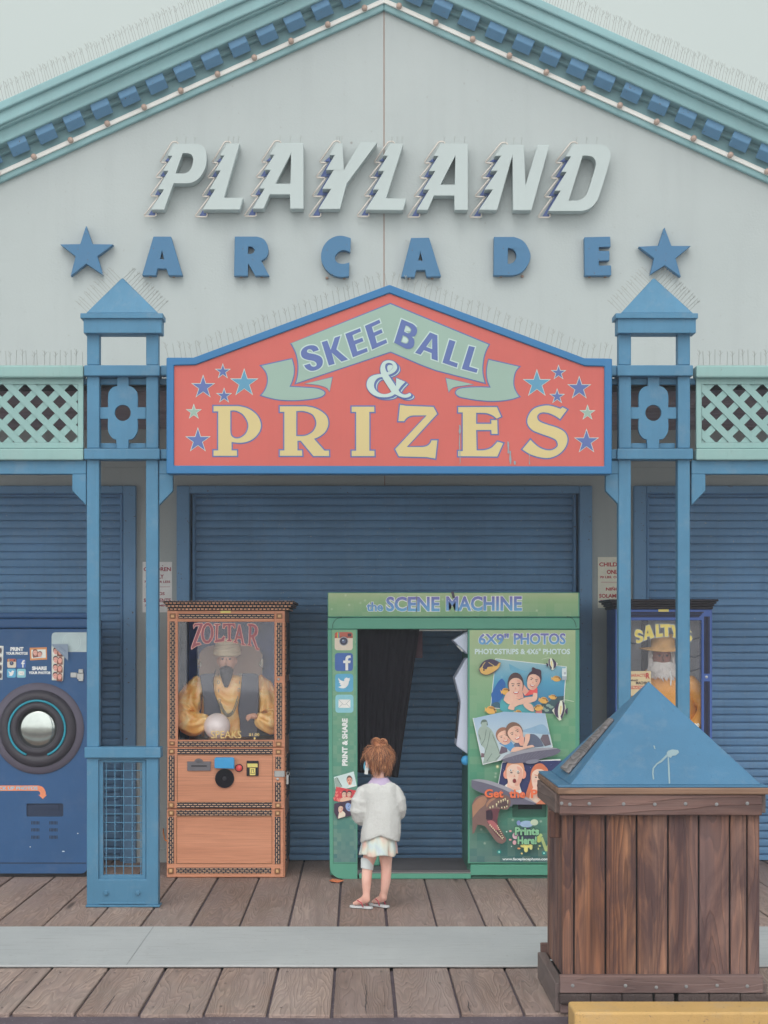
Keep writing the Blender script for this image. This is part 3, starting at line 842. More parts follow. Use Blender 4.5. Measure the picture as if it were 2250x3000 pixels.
# the run from the lower left corner up to the middle of the lower edge stays straight
layer('banner_outline', [ban], M['navy'], 1)
layer('banner', [offset(ban, -3.4)], M['banner'], 2)
tl = cc([(115,415),(690,288),(725,400,1),(736,520,1),(715,650,1),(668,772),(900,785,1),(1130,805,1),(1240,850,1),(1270,895,1),(1240,950,1),(1170,985,1),(950,1025,1),(650,1040,1),(400,1020,1),(120,945),(195,850,1),(240,740,1),(245,620,1),(213,530,1)])
tr = cd([(940,280),(1475,403),(1400,490,1),(1370,600,1),(1370,720,1),(1410,820,1),(1472,900),(1300,955,1),(1050,982,1),(800,970,1),(550,930,1),(460,905,1),(403,850,1),(405,810,1),(450,762,1),(560,738,1),(750,727,1),(955,732),(920,640,1),(903,520,1),(912,400,1)])
for t in (tl, tr):
    layer('ribbon_tail', [t], M['navy'], 1); layer('ribbon_tail', [offset(t, -3.2)], M['banner'], 2)
for t in (cc([(890,740),(1390,615),(1335,885),(1290,818,1),(1180,772,1),(1050,752,1)]), cd([(250,590),(715,700),(550,722,1),(400,745,1),(340,780,1),(302,835)])):
    layer('ribbon_fold', [offset(t, 0.5)], M['navy'], 1); layer('ribbon_fold', [offset(t, -1.1)], M['banner'], 2)
SK = [(ca, [(503,778),(470,725,1),(410,703,1),(320,715,1),(245,765,1),(222,830,1),(245,895,1),(320,930,1),(420,950,1),(465,985,1),(462,1025,1),(415,1040,1),(382,1022,1),(365,990),(272,1018),(310,1072,1),(385,1104,1),(480,1085,1),(548,1030,1),(567,950,1),(540,890,1),(470,852,1),(380,832,1),(325,815,1),(320,785,1),(350,765,1),(390,775,1),(415,808)], []),
 (ca, [(548,655),(635,628),(690,775),(752,585),(843,555),(778,768),(962,925),(860,960),(705,818),(752,995),(660,1022)], []),
 (ca, [(917,525),(1150,435),(1165,487),(1030,545),(1055,632),(1185,585),(1203,640),(1075,690),(1105,800),(1255,745),(1272,800),(1037,893)], []),
 (ca, [(1225,400),(1452,300),(1470,352),(1335,415),(1362,505),(1485,450),(1505,505),(1383,560),(1412,670),(1558,610),(1575,665),(1340,770)], []),
 (cb_, [(240,285),(400,352),(455,395,1),(477,450,1),(465,510,1),(435,545,1),(390,550),(425,585,1),(437,640,1),(420,700,1),(380,732,1),(320,735,1),(260,710),(128,640)], [[(305,382),(350,398,1),(388,440,1),(372,487,1),(340,500,1),(278,470)], [(260,530),(315,552,1),(350,600,1),(332,648,1),(295,656,1),(228,630)]]),
 (cb_, [(672,485),(785,530),(790,918),(697,888),(697,800),(580,755),(530,825),(447,795)], [[(705,580),(705,740),(615,705)]]),
 (cb_, [(967,595),(1060,625),(970,915),(1095,958),(1080,1020),(862,945)], []),
 (cb_, [(1265,690),(1355,712),(1268,1005),(1397,1045),(1380,1100),(1155,1040)], [])]
for cv, o, hs in SK:
    O = cv(o); H = [cv(h) for h in hs]
    layer('letter_outline', [offset(O, 3.4)] + [offset(h, -2.6) for h in H], M['palewhite'], 3)
    layer('painted_letter', [O] + H, M['navy'], 4)
amp = cr(1040, 1020, 7.54)
AO = [(560,480,1),(570,400,1),(620,310,1),(700,272,1),(790,272,1),(870,305,1),(920,370,1),(930,440,1),(890,510,1),(820,560,1),(735,590),(905,845),(912,660),(1110,745),(1020,840,1),(960,925),(1010,990,1),(1090,1025,1),(1160,1012,1),(1205,992,1),(1240,1015,1),(1225,1060,1),(1150,1090,1),(1060,1090,1),(970,1058,1),(880,1015),(800,1062,1),(680,1085,1),(520,1075,1),(400,1025,1),(310,945,1),(260,840,1),(270,730,1),(330,640,1),(440,590,1),(578,572)]
AH = [[(740,525),(705,530),(670,450,1),(665,400,1),(690,345,1),(750,325,1),(815,345,1),(840,400,1),(825,450,1)], [(605,640),(620,680),(805,965),(740,1000,1),(640,1015,1),(520,980,1),(440,900,1),(420,810,1),(450,720,1),(520,655,1)]]
def shf(l, dx, dy): return [(p[0] + dx, p[1] + dy) for p in l]
O = amp(AO); H = [amp(h) for h in AH]
layer('ampersand_shadow', [offset(shf(O, 9.0, 7.2), 1.9)] + [offset(shf(H[1], 9.0, 7.2), -1.9)], M['navy'], 1)
layer('ampersand_highlight', [shf(O, 8.2, 6.2)] + [shf(H[1], 8.2, 6.2)], M['palewhite'], 2)
layer('ampersand_shadow', [offset(shf(O, 3.6, 3.0), 2.4)] + [offset(shf(h, 3.6, 3.0), -2.4) for h in H], M['navy'], 3)
layer('ampersand_outline', [offset(O, 2.0)] + [offset(h, -0.6) for h in H], M['navy'], 4)
layer('ampersand', [O] + H, M['palewhite'], 5)
pa = cr(600, 1160, 4.366); pb = cr(980, 1160, 4.608); pc = cr(1320, 1160, 4.366)
PR = [
 (pa, [(112,130),(430,130),(560,165,1),(670,250,1),(718,365,1),(690,470,1),(600,560,1),(480,597,1),(342,588),(342,697),(410,697),(412,765),(112,765),(112,697),(172,697),(172,197),(112,197)], [[(342,202),(400,205,1),(480,250,1),(540,360,1),(520,460,1),(460,515,1),(400,528,1),(357,505,1),(342,450)]]),
 (pa, [(960,133),(1290,133),(1430,165,1),(1550,250,1),(1580,350,1),(1545,450,1),(1470,515,1),(1395,547),(1530,700),(1588,700),(1590,768),(1390,768),(1228,572),(1185,572),(1185,697),(1243,697),(1247,765),(960,765),(960,697),(1018,697),(1018,203),(960,203)], [[(1185,208),(1270,210,1),(1370,250,1),(1412,345,1),(1380,435,1),(1310,485,1),(1250,498),(1185,498)]]),
 (pb, [(232,145),(535,145),(538,215),(470,215),(470,740),(538,740),(540,812),(232,812),(232,740),(293,740),(293,215),(232,215)], []),
 (pb, [(885,120),(960,133),(1335,148),(1385,240),(975,690),(1190,690),(1250,675,1),(1292,640,1),(1310,600),(1388,600),(1360,845),(1250,825),(870,815),(820,718),(1245,262),(1060,262),(1000,280,1),(960,312,1),(940,340),(862,340)], []),
 (pc, [(98,143),(592,143),(645,262),(590,290),(540,250,1),(470,222,1),(380,215),(327,215),(327,357),(522,357),(522,310),(597,310),(602,485),(525,485),(522,435),(327,435),(333,697),(440,692,1),(520,665,1),(575,615,1),(600,585),(672,605),(597,775),(98,770),(98,705),(157,705),(157,210),(98,210)], []),
 (pc, [(1490,175),(1400,295),(1330,250,1),(1240,215,1),(1150,215,1),(1108,260,1),(1130,320,1),(1230,365,1),(1370,410,1),(1460,465,1),(1495,550,1),(1470,650,1),(1390,740,1),(1270,790,1),(1150,785,1),(1020,745,1),(920,683),(1022,560),(1120,650,1),(1210,690,1),(1300,692,1),(1370,640,1),(1355,570,1),(1290,530,1),(1150,480,1),(1040,430,1),(985,350,1),(995,260,1),(1060,170,1),(1170,128,1),(1270,125,1),(1405,165),(1432,145)], []),
]
for cv, o, hs in PR:
    O = cv(o); H = [cv(h) for h in hs]
    layer('letter_outline', [offset(O, 4.0)] + [offset(h, -0.2) for h in H], M['navy'], 1)
    layer('painted_letter', [O] + [offset(h, 3.6) for h in H], M['yellow'], 2)
for (x, t, w, c) in ((428,603,117,'navy'),(285,686,175,'navy'),(583,640,207,'skystar'),(437,779,117,'navy'),(217,896,117,'banner'),(247,1068,185,'navy')):
    r = w / 1.902 / 2.476; cx = 480 + x / 2.476; cy = 820 + t / 2.476 + r
    layer('star_outline', [star(cx, cy, r)], M['palewhite'], 1); layer('painted_star', [star(cx, cy, r - 5.2)], M[c], 2)
for (x, t, w, c) in ((1105,636,203,'skystar'),(1260,604,113,'navy'),(1408,684,172,'navy'),(1250,774,113,'navy'),(1467,890,115,'banner'),(1460,1062,180,'navy')):
    r = w / 1.902 / 2.44; cx = 1120 + x / 2.44; cy = 820 + t / 2.44 + r
    layer('star_outline', [star(cx, cy, r)], M['palewhite'], 1); layer('painted_star', [star(cx, cy, r - 5.2)], M[c], 2)
dr = MB()
for (x, y0, y1, w) in ((1347, 1245, 1275, 5), (1347, 1270, 1362, 2), (1489, 1293, 1330, 3), (1495, 1320, 1362, 4), (1551, 1330, 1362, 2), (1508, 1350, 1362, 5)):
    l = [(x - w/2 + random.uniform(-1, 1), y0), (x + w/2, y0 + 2)] + [(x + w/2 + random.uniform(-1.4, 1.4), y0 + (y1-y0)*t) for t in (0.3, 0.6, 0.9)] + [(x, y1)] + [(x - w/2 + random.uniform(-1.4, 1.4), y0 + (y1-y0)*t) for t in (0.9, 0.6, 0.3)]
    dr = MB(); dr.flat([l], DP, DP - 0.0042)
    dr.build('dropping_streak', M['dropping'], sg, recalc=False)

# ------------------------------------------------------------------ blue towers
DT = 11.43
XT = wx(359.5, DT)
tw = thing('tower', 'blue timber tower with pyramid cap, left of the red sign', 'tower', (XT, DT, 0), 'blue timber towers either side of the red sign')
tm = M['tower']
def tpart(name, boxes, bev=0.006, mat=None, parent=None):
    b = MB()
    for (x0, y0, x1, y1, dd, th) in boxes: b.pbox(x0, y0, x1, y1, DT + dd, th)
    return b.build(name, mat or tm, parent or tw, bevel=bev, seg=2)
for (a0, a1) in ((254.5, 291), (427.8, 464)):
    tpart('post', [(a0, 976, a1, 1069.4, 0.01, 0.085), (a0, 1101, a1, 1313.6, 0.01, 0.085), (a0 - 0.5, 1345.7, a1 - 0.5, 2189.2, 0.01, 0.085)])
tpart('roof_cap', [(235, 917.2, 477, 932.4, -0.065, 0.17)], 0.004)
tpart('roof_cap', [(244.5, 933, 473.5, 975.6, -0.045, 0.14)], 0.004)
tpart('head_rail', [(291, 976, 428, 982, 0.02, 0.07)], 0.002)
# pyramid cap
pb_ = MB()
d0 = DT - 0.055
xa, xb = wx(252, d0), wx(463.4, d0); zb_ = wz(917.2, d0)
zap = wz(811, DT)
xm = wx(357.3, DT)
pb_.add([(xa, d0, zb_), (xb, d0, zb_), (xb, d0 + 0.15, zb_), (xa, d0 + 0.15, zb_), (xm, DT + 0.02, zap)], [(0,1,4),(1,2,4),(2,3,4),(3,0,4),(3,2,1,0)])
pb_.build('pyramid_roof', tm, tw, bevel=0.003)
tpart('cross_rail', [(246, 1069.5, 468.4, 1100.8, -0.022, 0.14)])
tpart('cross_rail', [(246, 1313.8, 468.4, 1345.5, -0.022, 0.14)])
pl = [(343,1101),(376.5,1101),(377.5,1131),(386,1133,1),(397,1142,1),(403,1155,1),(403,1193),(427.5,1193),(427.5,1227),(403,1227),(403,1262,1),(397,1276,1),(388,1286,1),(377,1288),(376,1313.6),(342,1313.6),(340,1288),(331,1285,1),(321,1274,1),(316,1260,1),(316.5,1227),(291.5,1227),(291.5,1193),(316.5,1193),(317,1155,1),(322,1142,1),(333,1133,1),(343,1131)]
b = MB(); b.pprism([path(pl), oval(359.5, 1209.6, 23.5, 23.5)], DT + 0.035, 0.03); b.build('cutout_plaque', tm, tw, bevel=0.004)
tpart('sill_board', [(291.5, 1298, 427.5, 1313, 0.07, 0.02)], 0.003)
tpart('base_rail', [(247, 2189.4, 470.7, 2221, -0.022, 0.14)])
b = MB(); b.pprism([rect(253.9, 2221.2, 463.8, 2652), rect(288.5, 2226, 428, 2576)], DT, 0.1)
base = b.build('base_box', tm, tw, bevel=0.006, seg=2)
b = MB(); b.pprism([rect(288.6, 2226.2, 427.9, 2575.8), rect(302, 2234, 416, 2565)], DT + 0.02, 0.03); b.build('mesh_frame', tm, base, bevel=0.003)
b = MB(); b.pbox(250.5, 2652, 468, 2658.2, DT - 0.012, 0.124); b.pbox(288, 2644, 428, 2650, DT - 0.008, 0.01); b.build('foot_plate', tm, base, bevel=0.003)
b = MB()
for x in (309.2, 334.8, 360, 385.6, 411): b.box(wx(x, DT) - 0.0025, wx(x, DT) + 0.0025, DT + 0.031, DT + 0.036, wz(2566, DT), wz(2233, DT))
for i in range(13):
    z = wz(2258.5 + i * 25.55, DT)
    b.box(wx(301, DT), wx(417, DT), DT + 0.0365, DT + 0.0415, z - 0.0025, z + 0.0025)
b.build('wire_mesh', tm, base)
for x in (310.8, 404):
    q = MB(); q.lathe_y(wx(x, DT), wz(2615.7, DT), [(0.019, DT), (0.019, DT - 0.004), (0.014, DT - 0.005), (0.013, DT - 0.015), (0.0, DT - 0.016)], 6)
    q.build('bolt', tm, base)
copy_tree(tw, (wx(1919, DT), DT, 0), 'blue timber tower with pyramid cap, right of the red sign')

# ------------------------------------------------------------------ lattice fences and porch beams
DL = DT + 0.03
def lattice(x0, x1, lab):
    t = thing('lattice_fence', lab, 'fence', (wx((x0 + x1) / 2, DL), DL, wz(1347, DL)), 'mint lattice panels above the porch')
    b = MB(); b.pbox(x0, 1069.5, x1, 1106, DL - 0.05, 0.13); b.build('top_rail', M['mint'], t, bevel=0.012, seg=2)
    b = MB(); b.pbox(x0, 1314, x1, 1347.5, DL - 0.05, 0.13); b.build('bottom_rail', M['mint'], t, bevel=0.008, seg=2)
    b = MB(); b.pprism([rect(x0, 1108, x1, 1313.6), rect(x0 + 16, 1126, x1 - 16, 1296)], DL, 0.03); b.build('panel_frame', M['mint'], t, bevel=0.003)
    for lay in (0, 1):
        b = MB()
        cx0, cx1, cy0, cy1 = x0 + 16.5, x1 - 16.5, 1126.5, 1295.5
        hw = 13.8   # half width measured along x
        pitch = 67.5
        ph = (23.0 if lay == 0 else -11.0)
        k0 = int((cx0 - 400) / pitch) - 2; k1 = int((cx1 + 400) / pitch) + 2
        for k in range(k0, k1):
            c = ph + k * pitch
            # strip centre line: x = c + s*(y - cy0)
            s = 1 if lay == 0 else -1
            poly = [(c - hw, cy0), (c + hw, cy0), (c + hw + s * (cy1 - cy0), cy1), (c - hw + s * (cy1 - cy0), cy1)]
            # clip to the frame in x
            def clip(pl_, xx, keep_gt):
                o = []
                for i in range(len(pl_)):
                    p, q = pl_[i], pl_[(i + 1) % len(pl_)]
                    ip = (p[0] >= xx) == keep_gt or p[0] == xx; iq = (q[0] >= xx) == keep_gt or q[0] == xx
                    if ip: o.append(p)
                    if ip != iq:
                        tt = (xx - p[0]) / (q[0] - p[0]); o.append((xx, p[1] + tt * (q[1] - p[1])))
                return o
            poly = clip(poly, cx0, True)
            if len(poly) > 2: poly = clip(poly, cx1, False)
            if len(poly) > 2 and abs(area(poly)) > 6: b.pprism([poly], DL + (0.004 if lay == 0 else 0.0125), 0.0075)
        b.build('lattice_strips', M['mint'], t)
    return t
lattice(-420, 244, 'mint green lattice panel left of the left blue tower')
lattice(2040, 2700, 'mint green lattice panel right of the right blue tower')
def beam(x0, x1, bl, br, lab):
    t = thing('porch_beam', lab, 'beam', (wx((x0 + x1) / 2, DL), DL, wz(1389, DL)), 'blue porch beams')
    b = MB(); b.pbox(x0, 1348.3, x1, 1389, DL - 0.01, 0.07); b.build('beam', M['tower'], t, bevel=0.004)
    for (on, x, s) in ((bl, x0, 1), (br, x1, -1)):
        if on:
            b = MB(); b.pprism([[(x, 1389.2), (x + s * 41, 1389.2), (x + s * 41, 1438), (x, 1481)]], DL - 0.01, 0.05); b.build('bracket', M['tower'], t, bevel=0.004)
beam(-420, 252.5, False, True, 'blue porch beam under the left mint lattice panel')
beam(2026, 2700, True, False, 'blue porch beam under the right mint lattice panel')
beam(465.5, 1815, True, True, 'blue porch beam hidden mostly behind the red sign')
b = MB(); b.pbox(469.5, 1070, 1808, 1100, DL - 0.03, 0.1); b.pbox(469.5, 1316, 1808, 1345, DL - 0.03, 0.1); b.pbox(-420, 1108, 2700, 1127, DL + 0.045, 0.02)
tag(b.build('porch_rails', M['tower'], bevel=0.006), 'blue rails between the two towers behind the red sign', 'rail')

# ------------------------------------------------------------------ bird spikes
def spikes(pts, d, n, h, lean, lab, r=0.0018, jit=0.2, tree=0.5):
    """wires standing along the photo polyline pts at distance d; lean in photo pixels"""
    b = MB()
    segs = [((Vector(pts[i]), Vector(pts[i+1]))) for i in range(len(pts) - 1)]
    tot = sum((q - p).length for p, q in segs)
    for i in range(n):
        s = tot * (i + 0.5 + random.uniform(-jit, jit)) / n
        for p, q in segs:
            l = (q - p).length
            if s <= l: c = p + (q - p) * (s / l); tt = s / l; break
            s -= l
        lx = lean(c) if callable(lean) else lean
        hh = h * random.uniform(0.85, 1.05)
        lx += random.uniform(-2.5, 2.5)
        e = (c.x + lx, c.y - hh)
        dd = d + random.uniform(-0.02, 0.02)
        b.tube([W(c.x, c.y + 3, dd), W(e[0], e[1], dd)], r, 3, cap=False)
        if i % 2 == 0:
            for (f, sx) in ((0.55, -1), (0.68, 1), (0.82, -1)):
                m = (c.x + lx * f, c.y - hh * f)
                b.tube([W(m[0], m[1], dd), W(m[0] + sx * 6 + lx * 0.15, m[1] - hh * 0.22, dd)], r * 0.8, 3, cap=False)
    tag(b.build('bird_spikes', M['spike'], recalc=False), lab, 'bird spikes', 'bird spike strips')
def rk(u, side, y): return (1125 + side * u, y + 0.4495 * u)
spikes([rk(1400, -1, -208), rk(30, -1, -208)], DW - 0.28, 165, 50, -13, 'wire bird spikes along the left slope of the teal roof edge')
spikes([rk(30, 1, -208), rk(1400, 1, -208)], DW - 0.28, 165, 50, 11, 'wire bird spikes along the right slope of the teal roof edge')
spikes([(488,1047),(567,1047),(1141,834)], DS + 0.05, 42, 46, -9, 'wire bird spikes along the left slope of the red sign')
spikes([(1141,834),(1712,1048),(1793,1050)], DS + 0.05, 42, 46, 9, 'wire bird spikes along the right slope of the red sign')
spikes([(-300,1069),(250,1069)], DL, 34, 44, 0, 'wire bird spikes standing on the left mint lattice rail')
spikes([(2038,1069),(2600,1069)], DL, 34, 44, 0, 'wire bird spikes standing on the right mint lattice rail')
for xc, nm in ((357.3, 'left'), (1916.8, 'right')):
    spikes([(xc - 104, 915), (xc, 812)], DT - 0.01, 15, 34, -34, 'wire bird spikes on the left roof edge of the %s blue tower' % nm, tree=0.3)
    spikes([(xc, 812), (xc + 104, 915)], DT - 0.01, 15, 34, 34, 'wire bird spikes on the right roof edge of the %s blue tower' % nm, tree=0.3)
# ------------------------------------------------------------------ materials for the machines
M['orange_wood'] = wood('orange_oak', 'x', [(0.25, S(168, 112, 86, KC)), (0.75, S(192, 135, 108, KC))], ringscale=9.0, bmp=0.12, rough=0.4, contrast=0.10)
M['carve_h'] = bricky('carved_trim_across', False, S(212, 170, 138, KC), (0.022, 0.016, 0.03))
M['carve_crown'] = bricky('carved_crown', False, S(206, 158, 126, KC), (0.022, 0.016, 0.03), 0.028, 0.021, 0.0058)
M['carve_v'] = bricky('carved_trim_upright', True, S(212, 170, 138, KC), (0.022, 0.016, 0.03))
M['block_gold'] = plain('corner_block_bronze', S(128, 92, 66, KC), rough=0.35, metal=0.2)
M['block_gold2'] = plain('corner_block_tan', S(190, 152, 112, KC), rough=0.4)
M['maroon'] = plain('maroon_lettering', S(140, 84, 94, KC), rough=0.5)
M['maroon_edge'] = plain('lettering_edge', S(206, 160, 150, KC), rough=0.5)
M['gold_letter'] = plain('gold_lettering', S(205, 180, 120, KC), rough=0.4)
def mk_satin():
    m, n, b = newmat('gold_satin')
    v = coords(n)
    w = nd(n, 'ShaderNodeTexNoise', Scale=6.0, Detail=2.0, Distortion=2.2); n.links.new(v, w.inputs['Vector'])
    n.links.new(ramp(n, [(0.3, (0.85, 0.36, 0.08)), (0.5, (0.92, 0.53, 0.16)), (0.7, (0.92, 0.68, 0.32))], w.outputs['Fac']).outputs['Color'], b.inputs['Base Color'])
    b.inputs['Roughness'].default_value = 0.28; b.inputs['Specular IOR Level'].default_value = 0.8
    bump(n, b, w.outputs['Fac'], 0.5, 0.03)
    return m
M['satin'] = mk_satin()
M['vest'] = paint('dark_vest', (0.10, 0.11, 0.15), var=0.2, rough=0.8)
M['turban'] = paint('tan_turban', (0.62, 0.52, 0.36), var=0.2, scale=9, rough=0.6)
M['skin_dummy'] = paint('painted_skin', (0.62, 0.34, 0.25), var=0.08, rough=0.5)
M['dark_hair'] = plain('dark_hair', (0.05, 0.045, 0.06), rough=0.8)
M['curtain_blue'] = paint('blue_velvet', (0.10, 0.17, 0.55), var=0.25, scale=6, rough=0.9)
M['dark_navy'] = paint('dark_navy_cloth', (0.02, 0.035, 0.09), var=0.3, rough=0.8)
M['tanback'] = paint('tan_upholstery', (0.55, 0.42, 0.36), var=0.15, rough=0.8)
M['globe'] = plain('crystal_globe', (0.88, 0.78, 0.78), rough=0.12, spec=0.7)
M['chain'] = plain('silver_chain', (0.62, 0.60, 0.52), rough=0.25, metal=0.6)
M['white_plastic'] = plain('white_plastic', (0.75, 0.76, 0.75), rough=0.4)
M['plate'] = plain('cast_metal_plate', (0.19, 0.18, 0.20), rough=0.5, metal=0.3)
M['aqua_plastic'] = plain('aqua_plastic', S(60, 140, 190, KC), rough=0.3)
M['red_button'] = plain('red_button', S(225, 80, 80, KC), rough=0.3)
M['label_yellow'] = plain('yellow_label', S(200, 185, 110, KC), rough=0.6)
def glass(name, refl=0.12, tint=(1, 1, 1)):
    m, n, b = newmat(name)
    n.nodes.remove(b)
    o = [x for x in n.nodes if x.type == 'OUTPUT_MATERIAL'][0]
    t = nd(n, 'ShaderNodeBsdfTransparent'); t.inputs['Color'].default_value = tuple(tint) + (1,)
    gsy = nd(n, 'ShaderNodeBsdfGlossy'); gsy.inputs['Roughness'].default_value = 0.03
    gsy.inputs['Color'].default_value = (0.95, 0.95, 1.0, 1)
    mix = nd(n, 'ShaderNodeMixShader'); mix.inputs[0].default_value = refl
    n.links.new(t.outputs[0], mix.inputs[1]); n.links.new(gsy.outputs[0], mix.inputs[2]); n.links.new(mix.outputs[0], o.inputs[0])
    return m
M['glass'] = glass('window_glass', 0.04)
M['booth'] = paint('booth_green', S(78, 138, 118, KC), var=0.06, rough=0.35)
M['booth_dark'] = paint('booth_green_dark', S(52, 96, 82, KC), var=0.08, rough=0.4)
def gradient(name, stops, z0, z1, cell=0.0, bokeh=0.0, rough=0.35):
    """printed artwork: colour runs between heights z0..z1 above the thing's base"""
    m, n, b = newmat(name)
    v = coords(n)
    s = n.nodes.new('ShaderNodeSeparateXYZ'); n.links.new(v, s.inputs[0])
    mr = nd(n, 'ShaderNodeMapRange'); mr.inputs['From Min'].default_value = z0; mr.inputs['From Max'].default_value = z1
    n.links.new(s.outputs['Z'], mr.inputs['Value'])
    c = ramp(n, stops, mr.outputs[0]).outputs['Color']
    if cell:
        sn = n.nodes.new('ShaderNodeVectorMath'); sn.operation = 'SNAP'; sn.inputs[1].default_value = (cell, 1.0, cell)
        n.links.new(v, sn.inputs[0])
        wn = n.nodes.new('ShaderNodeTexWhiteNoise'); n.links.new(sn.outputs[0], wn.inputs['Vector'])
        big = noi(n, v, 3.0, 2)
        f = mathn(n, 'MULTIPLY', mathn(n, 'MULTIPLY', wn.outputs['Value'], big), 0.34)
        c = mixc(n, f, c, (0.55, 0.62, 0.42))
    if bokeh:
        vo = nd(n, 'ShaderNodeTexVoronoi', Scale=11.0); n.links.new(v, vo.inputs['Vector'])
        c = mixc(n, mathn(n, 'MULTIPLY', ramp(n, [(0.04, (1,)*3), (0.13, (0,)*3)], vo.outputs['Distance']).outputs['Color'], bokeh), c, (0.8, 0.85, 0.7))
    n.links.new(c, b.inputs['Base Color']); b.inputs['Roughness'].default_value = rough
    return m
INK = {}
def ink(r, g_, b_, k=None):
    key = (r, g_, b_)
    if key not in INK: INK[key] = plain('print_%d_%d_%d' % key, S(r, g_, b_, k or KC), rough=0.4)
    return INK[key]
class Art:
    """flat printed picture: each stroke lies a hair in front of the last"""
    def __init__(s, d, k=0): s.d = d; s.k = k; s.m = MB()
    def poly(s, loops, mat):
        if not isinstance(loops[0], list): loops = [loops]
        s.k += 1; s.m.use(mat); s.m.flat(loops, s.d, s.d - 0.0003 * s.k); return s
    def el(s, cx, cy, rx, ry, mat, rot=0, n=18): return s.poly(oval(cx, cy, rx, ry, rot, n), mat)
    def line(s, pts, w, mat):
        L_ = []; R_ = []
        for i, p in enumerate(pts):
            a = Vector(pts[max(0, i-1)]); c = Vector(pts[min(len(pts)-1, i+1)])
            t = (c - a); t = t.normalized() if t.length else Vector((1, 0))
            L_.append((p[0] - t.y * w/2, p[1] + t.x * w/2)); R_.append((p[0] + t.y * w/2, p[1] - t.x * w/2))
        return s.poly(L_ + R_[::-1], mat)
    def text(s, t, box, mat, bold=0.03, mapf=None, spacing=1.0):
        s.k += 1; s.m.use(mat); text_on(s.m, t, box, s.d, s.d - 0.0003 * s.k, bold, spacing, mapf); return s
    def build(s, name, parent): return s.m.build(name, None, parent, recalc=False)
def head(a, cx, cy, w, h, skin, hair, rot=0, mouth='smile', hairtop=0.42, long_=False):
    c, s_ = math.cos(R(rot)), math.sin(R(rot))
    def T(l): return [(cx + x * c - y * s_, cy + x * s_ + y * c) for (x, y) in l]
    if long_: a.poly(T(path([(-w*.62,-h*.1,1),(-w*.3,-h*.58,1),(w*.3,-h*.58,1),(w*.62,-h*.1,1),(w*.66,h*.75,1),(w*.2,h*.8,1),(-w*.2,h*.8,1),(-w*.66,h*.75,1)])), hair)
    else: a.poly(T(oval(0, -h*.12, w*.56, h*.50)), hair)
    a.poly(T(path([(-w*.46,-h*.18,1),(-w*.2,-h*.36,1),(w*.2,-h*.36,1),(w*.46,-h*.18,1),(w*.43,h*.2,1),(w*.2,h*.48,1),(-w*.2,h*.48,1),(-w*.43,h*.2,1)])), skin)
    a.poly(T(path([(w*.10,-h*.30,1),(w*.40,-h*.2,1),(w*.43,h*.2,1),(w*.2,h*.47,1),(w*.02,h*.45,1),(w*.22,h*.15,1),(w*.2,-h*.1,1)])), ink(200, 152, 136))
    a.poly(T(oval(-w * .22, h * .1, w * .12, h * .07, 0, 10)), ink(222, 170, 154))
    dk = ink(104, 86, 86)
    for s in (-1, 1):
        a.poly(T(oval(s * w * .2, -h * .04, w * .075, h * .028, 0, 10)), dk)
        a.poly(T([(s*w*.08,-h*.13),(s*w*.3,-h*.15),(s*w*.3,-h*.12),(s*w*.08,-h*.10)]), hair)
    a.poly(T([(-w*.03,h*.02),(w*.05,h*.12),(-w*.07,h*.13)]), ink(196, 140, 122))
    if mouth == 'smile':
        a.poly(T(path([(-w*.2,h*.22,1),(0,h*.26,1),(w*.2,h*.22,1),(w*.1,h*.33,1),(-w*.1,h*.33,1)])), ink(178, 92, 88))
        a.poly(T([(-w*.15,h*.24),(w*.15,h*.24),(w*.1,h*.285),(-w*.1,h*.285)]), ink(222, 216, 208))
    else:
        a.poly(T(oval(0, h*.28, w*.11, h*.09, 0, 12)), ink(120, 52, 56))

# ------------------------------------------------------------------ fortune teller cabinet
DZ = 12.83
zc_ = cr(460, 1740, 4.046); zl = cr(460, 2150, 4.046)
fx = thing('fortune_cabinet', 'orange wooden fortune teller cabinet with carved dark trim and dummy inside', 'arcade machine', (wx(663, DZ), DZ, 0))
def fz(name, boxes, mat, bev=0.003, parent=None):
    b = MB()
    for (x0, y0, x1, y1, dd, th) in boxes: b.pbox(x0, y0, x1, y1, DZ + dd, th)
    return b.build(name, mat, parent or fx, bevel=bev)
xl, xr, yt, yb_ = 490, 834.5, 1788, 2571
DEP = 0.80
# carcass: back, sides, top, floor of the glass box and the lower body
b = MB()
X0, X1 = wx(xl, DZ), wx(xr, DZ); ZT, ZB = wz(yt, DZ), wz(yb_, DZ)
zg = wz(2174, DZ)
b.box(X0, X0 + 0.02, DZ + 0.02, DZ + DEP, ZB, ZT); b.box(X1 - 0.02, X1, DZ + 0.02, DZ + DEP, ZB, ZT)
b.box(X0 + 0.02, X1 - 0.02, DZ + DEP - 0.02, DZ + DEP, ZB, ZT); b.box(X0 + 0.02, X1 - 0.02, DZ + 0.02, DZ + DEP - 0.02, ZT - 0.02, ZT)
b.box(X0 + 0.02, X1 - 0.02, DZ + 0.02, DZ + DEP - 0.02, zg - 0.02, zg); b.box(X0 + 0.02, X1 - 0.02, DZ + 0.02, DZ + DEP - 0.02, ZB, ZB + 0.03)
b.build('carcass', M['orange_wood'], fx)
b = MB(); b.box(X0 + 0.03, X1 - 0.03, DZ + 0.05, DZ + DEP - 0.05, 0.0, ZB); b.build('plinth', M['black'], fx)
fz('front_frame', [(xl, 1789, 521, 2189, -0.0, 0.025), (803.8, 1789, xr, 2189, -0.0, 0.025), (521, 1789, 803.8, 1821.5, 0.0, 0.025), (521, 2168, 803.8, 2189, 0.0, 0.025)], M['orange_wood'])
fz('coin_door', [(xl, 2190.5, xr - 2, 2369, -0.004, 0.026)], M['orange_wood'], 0.004)
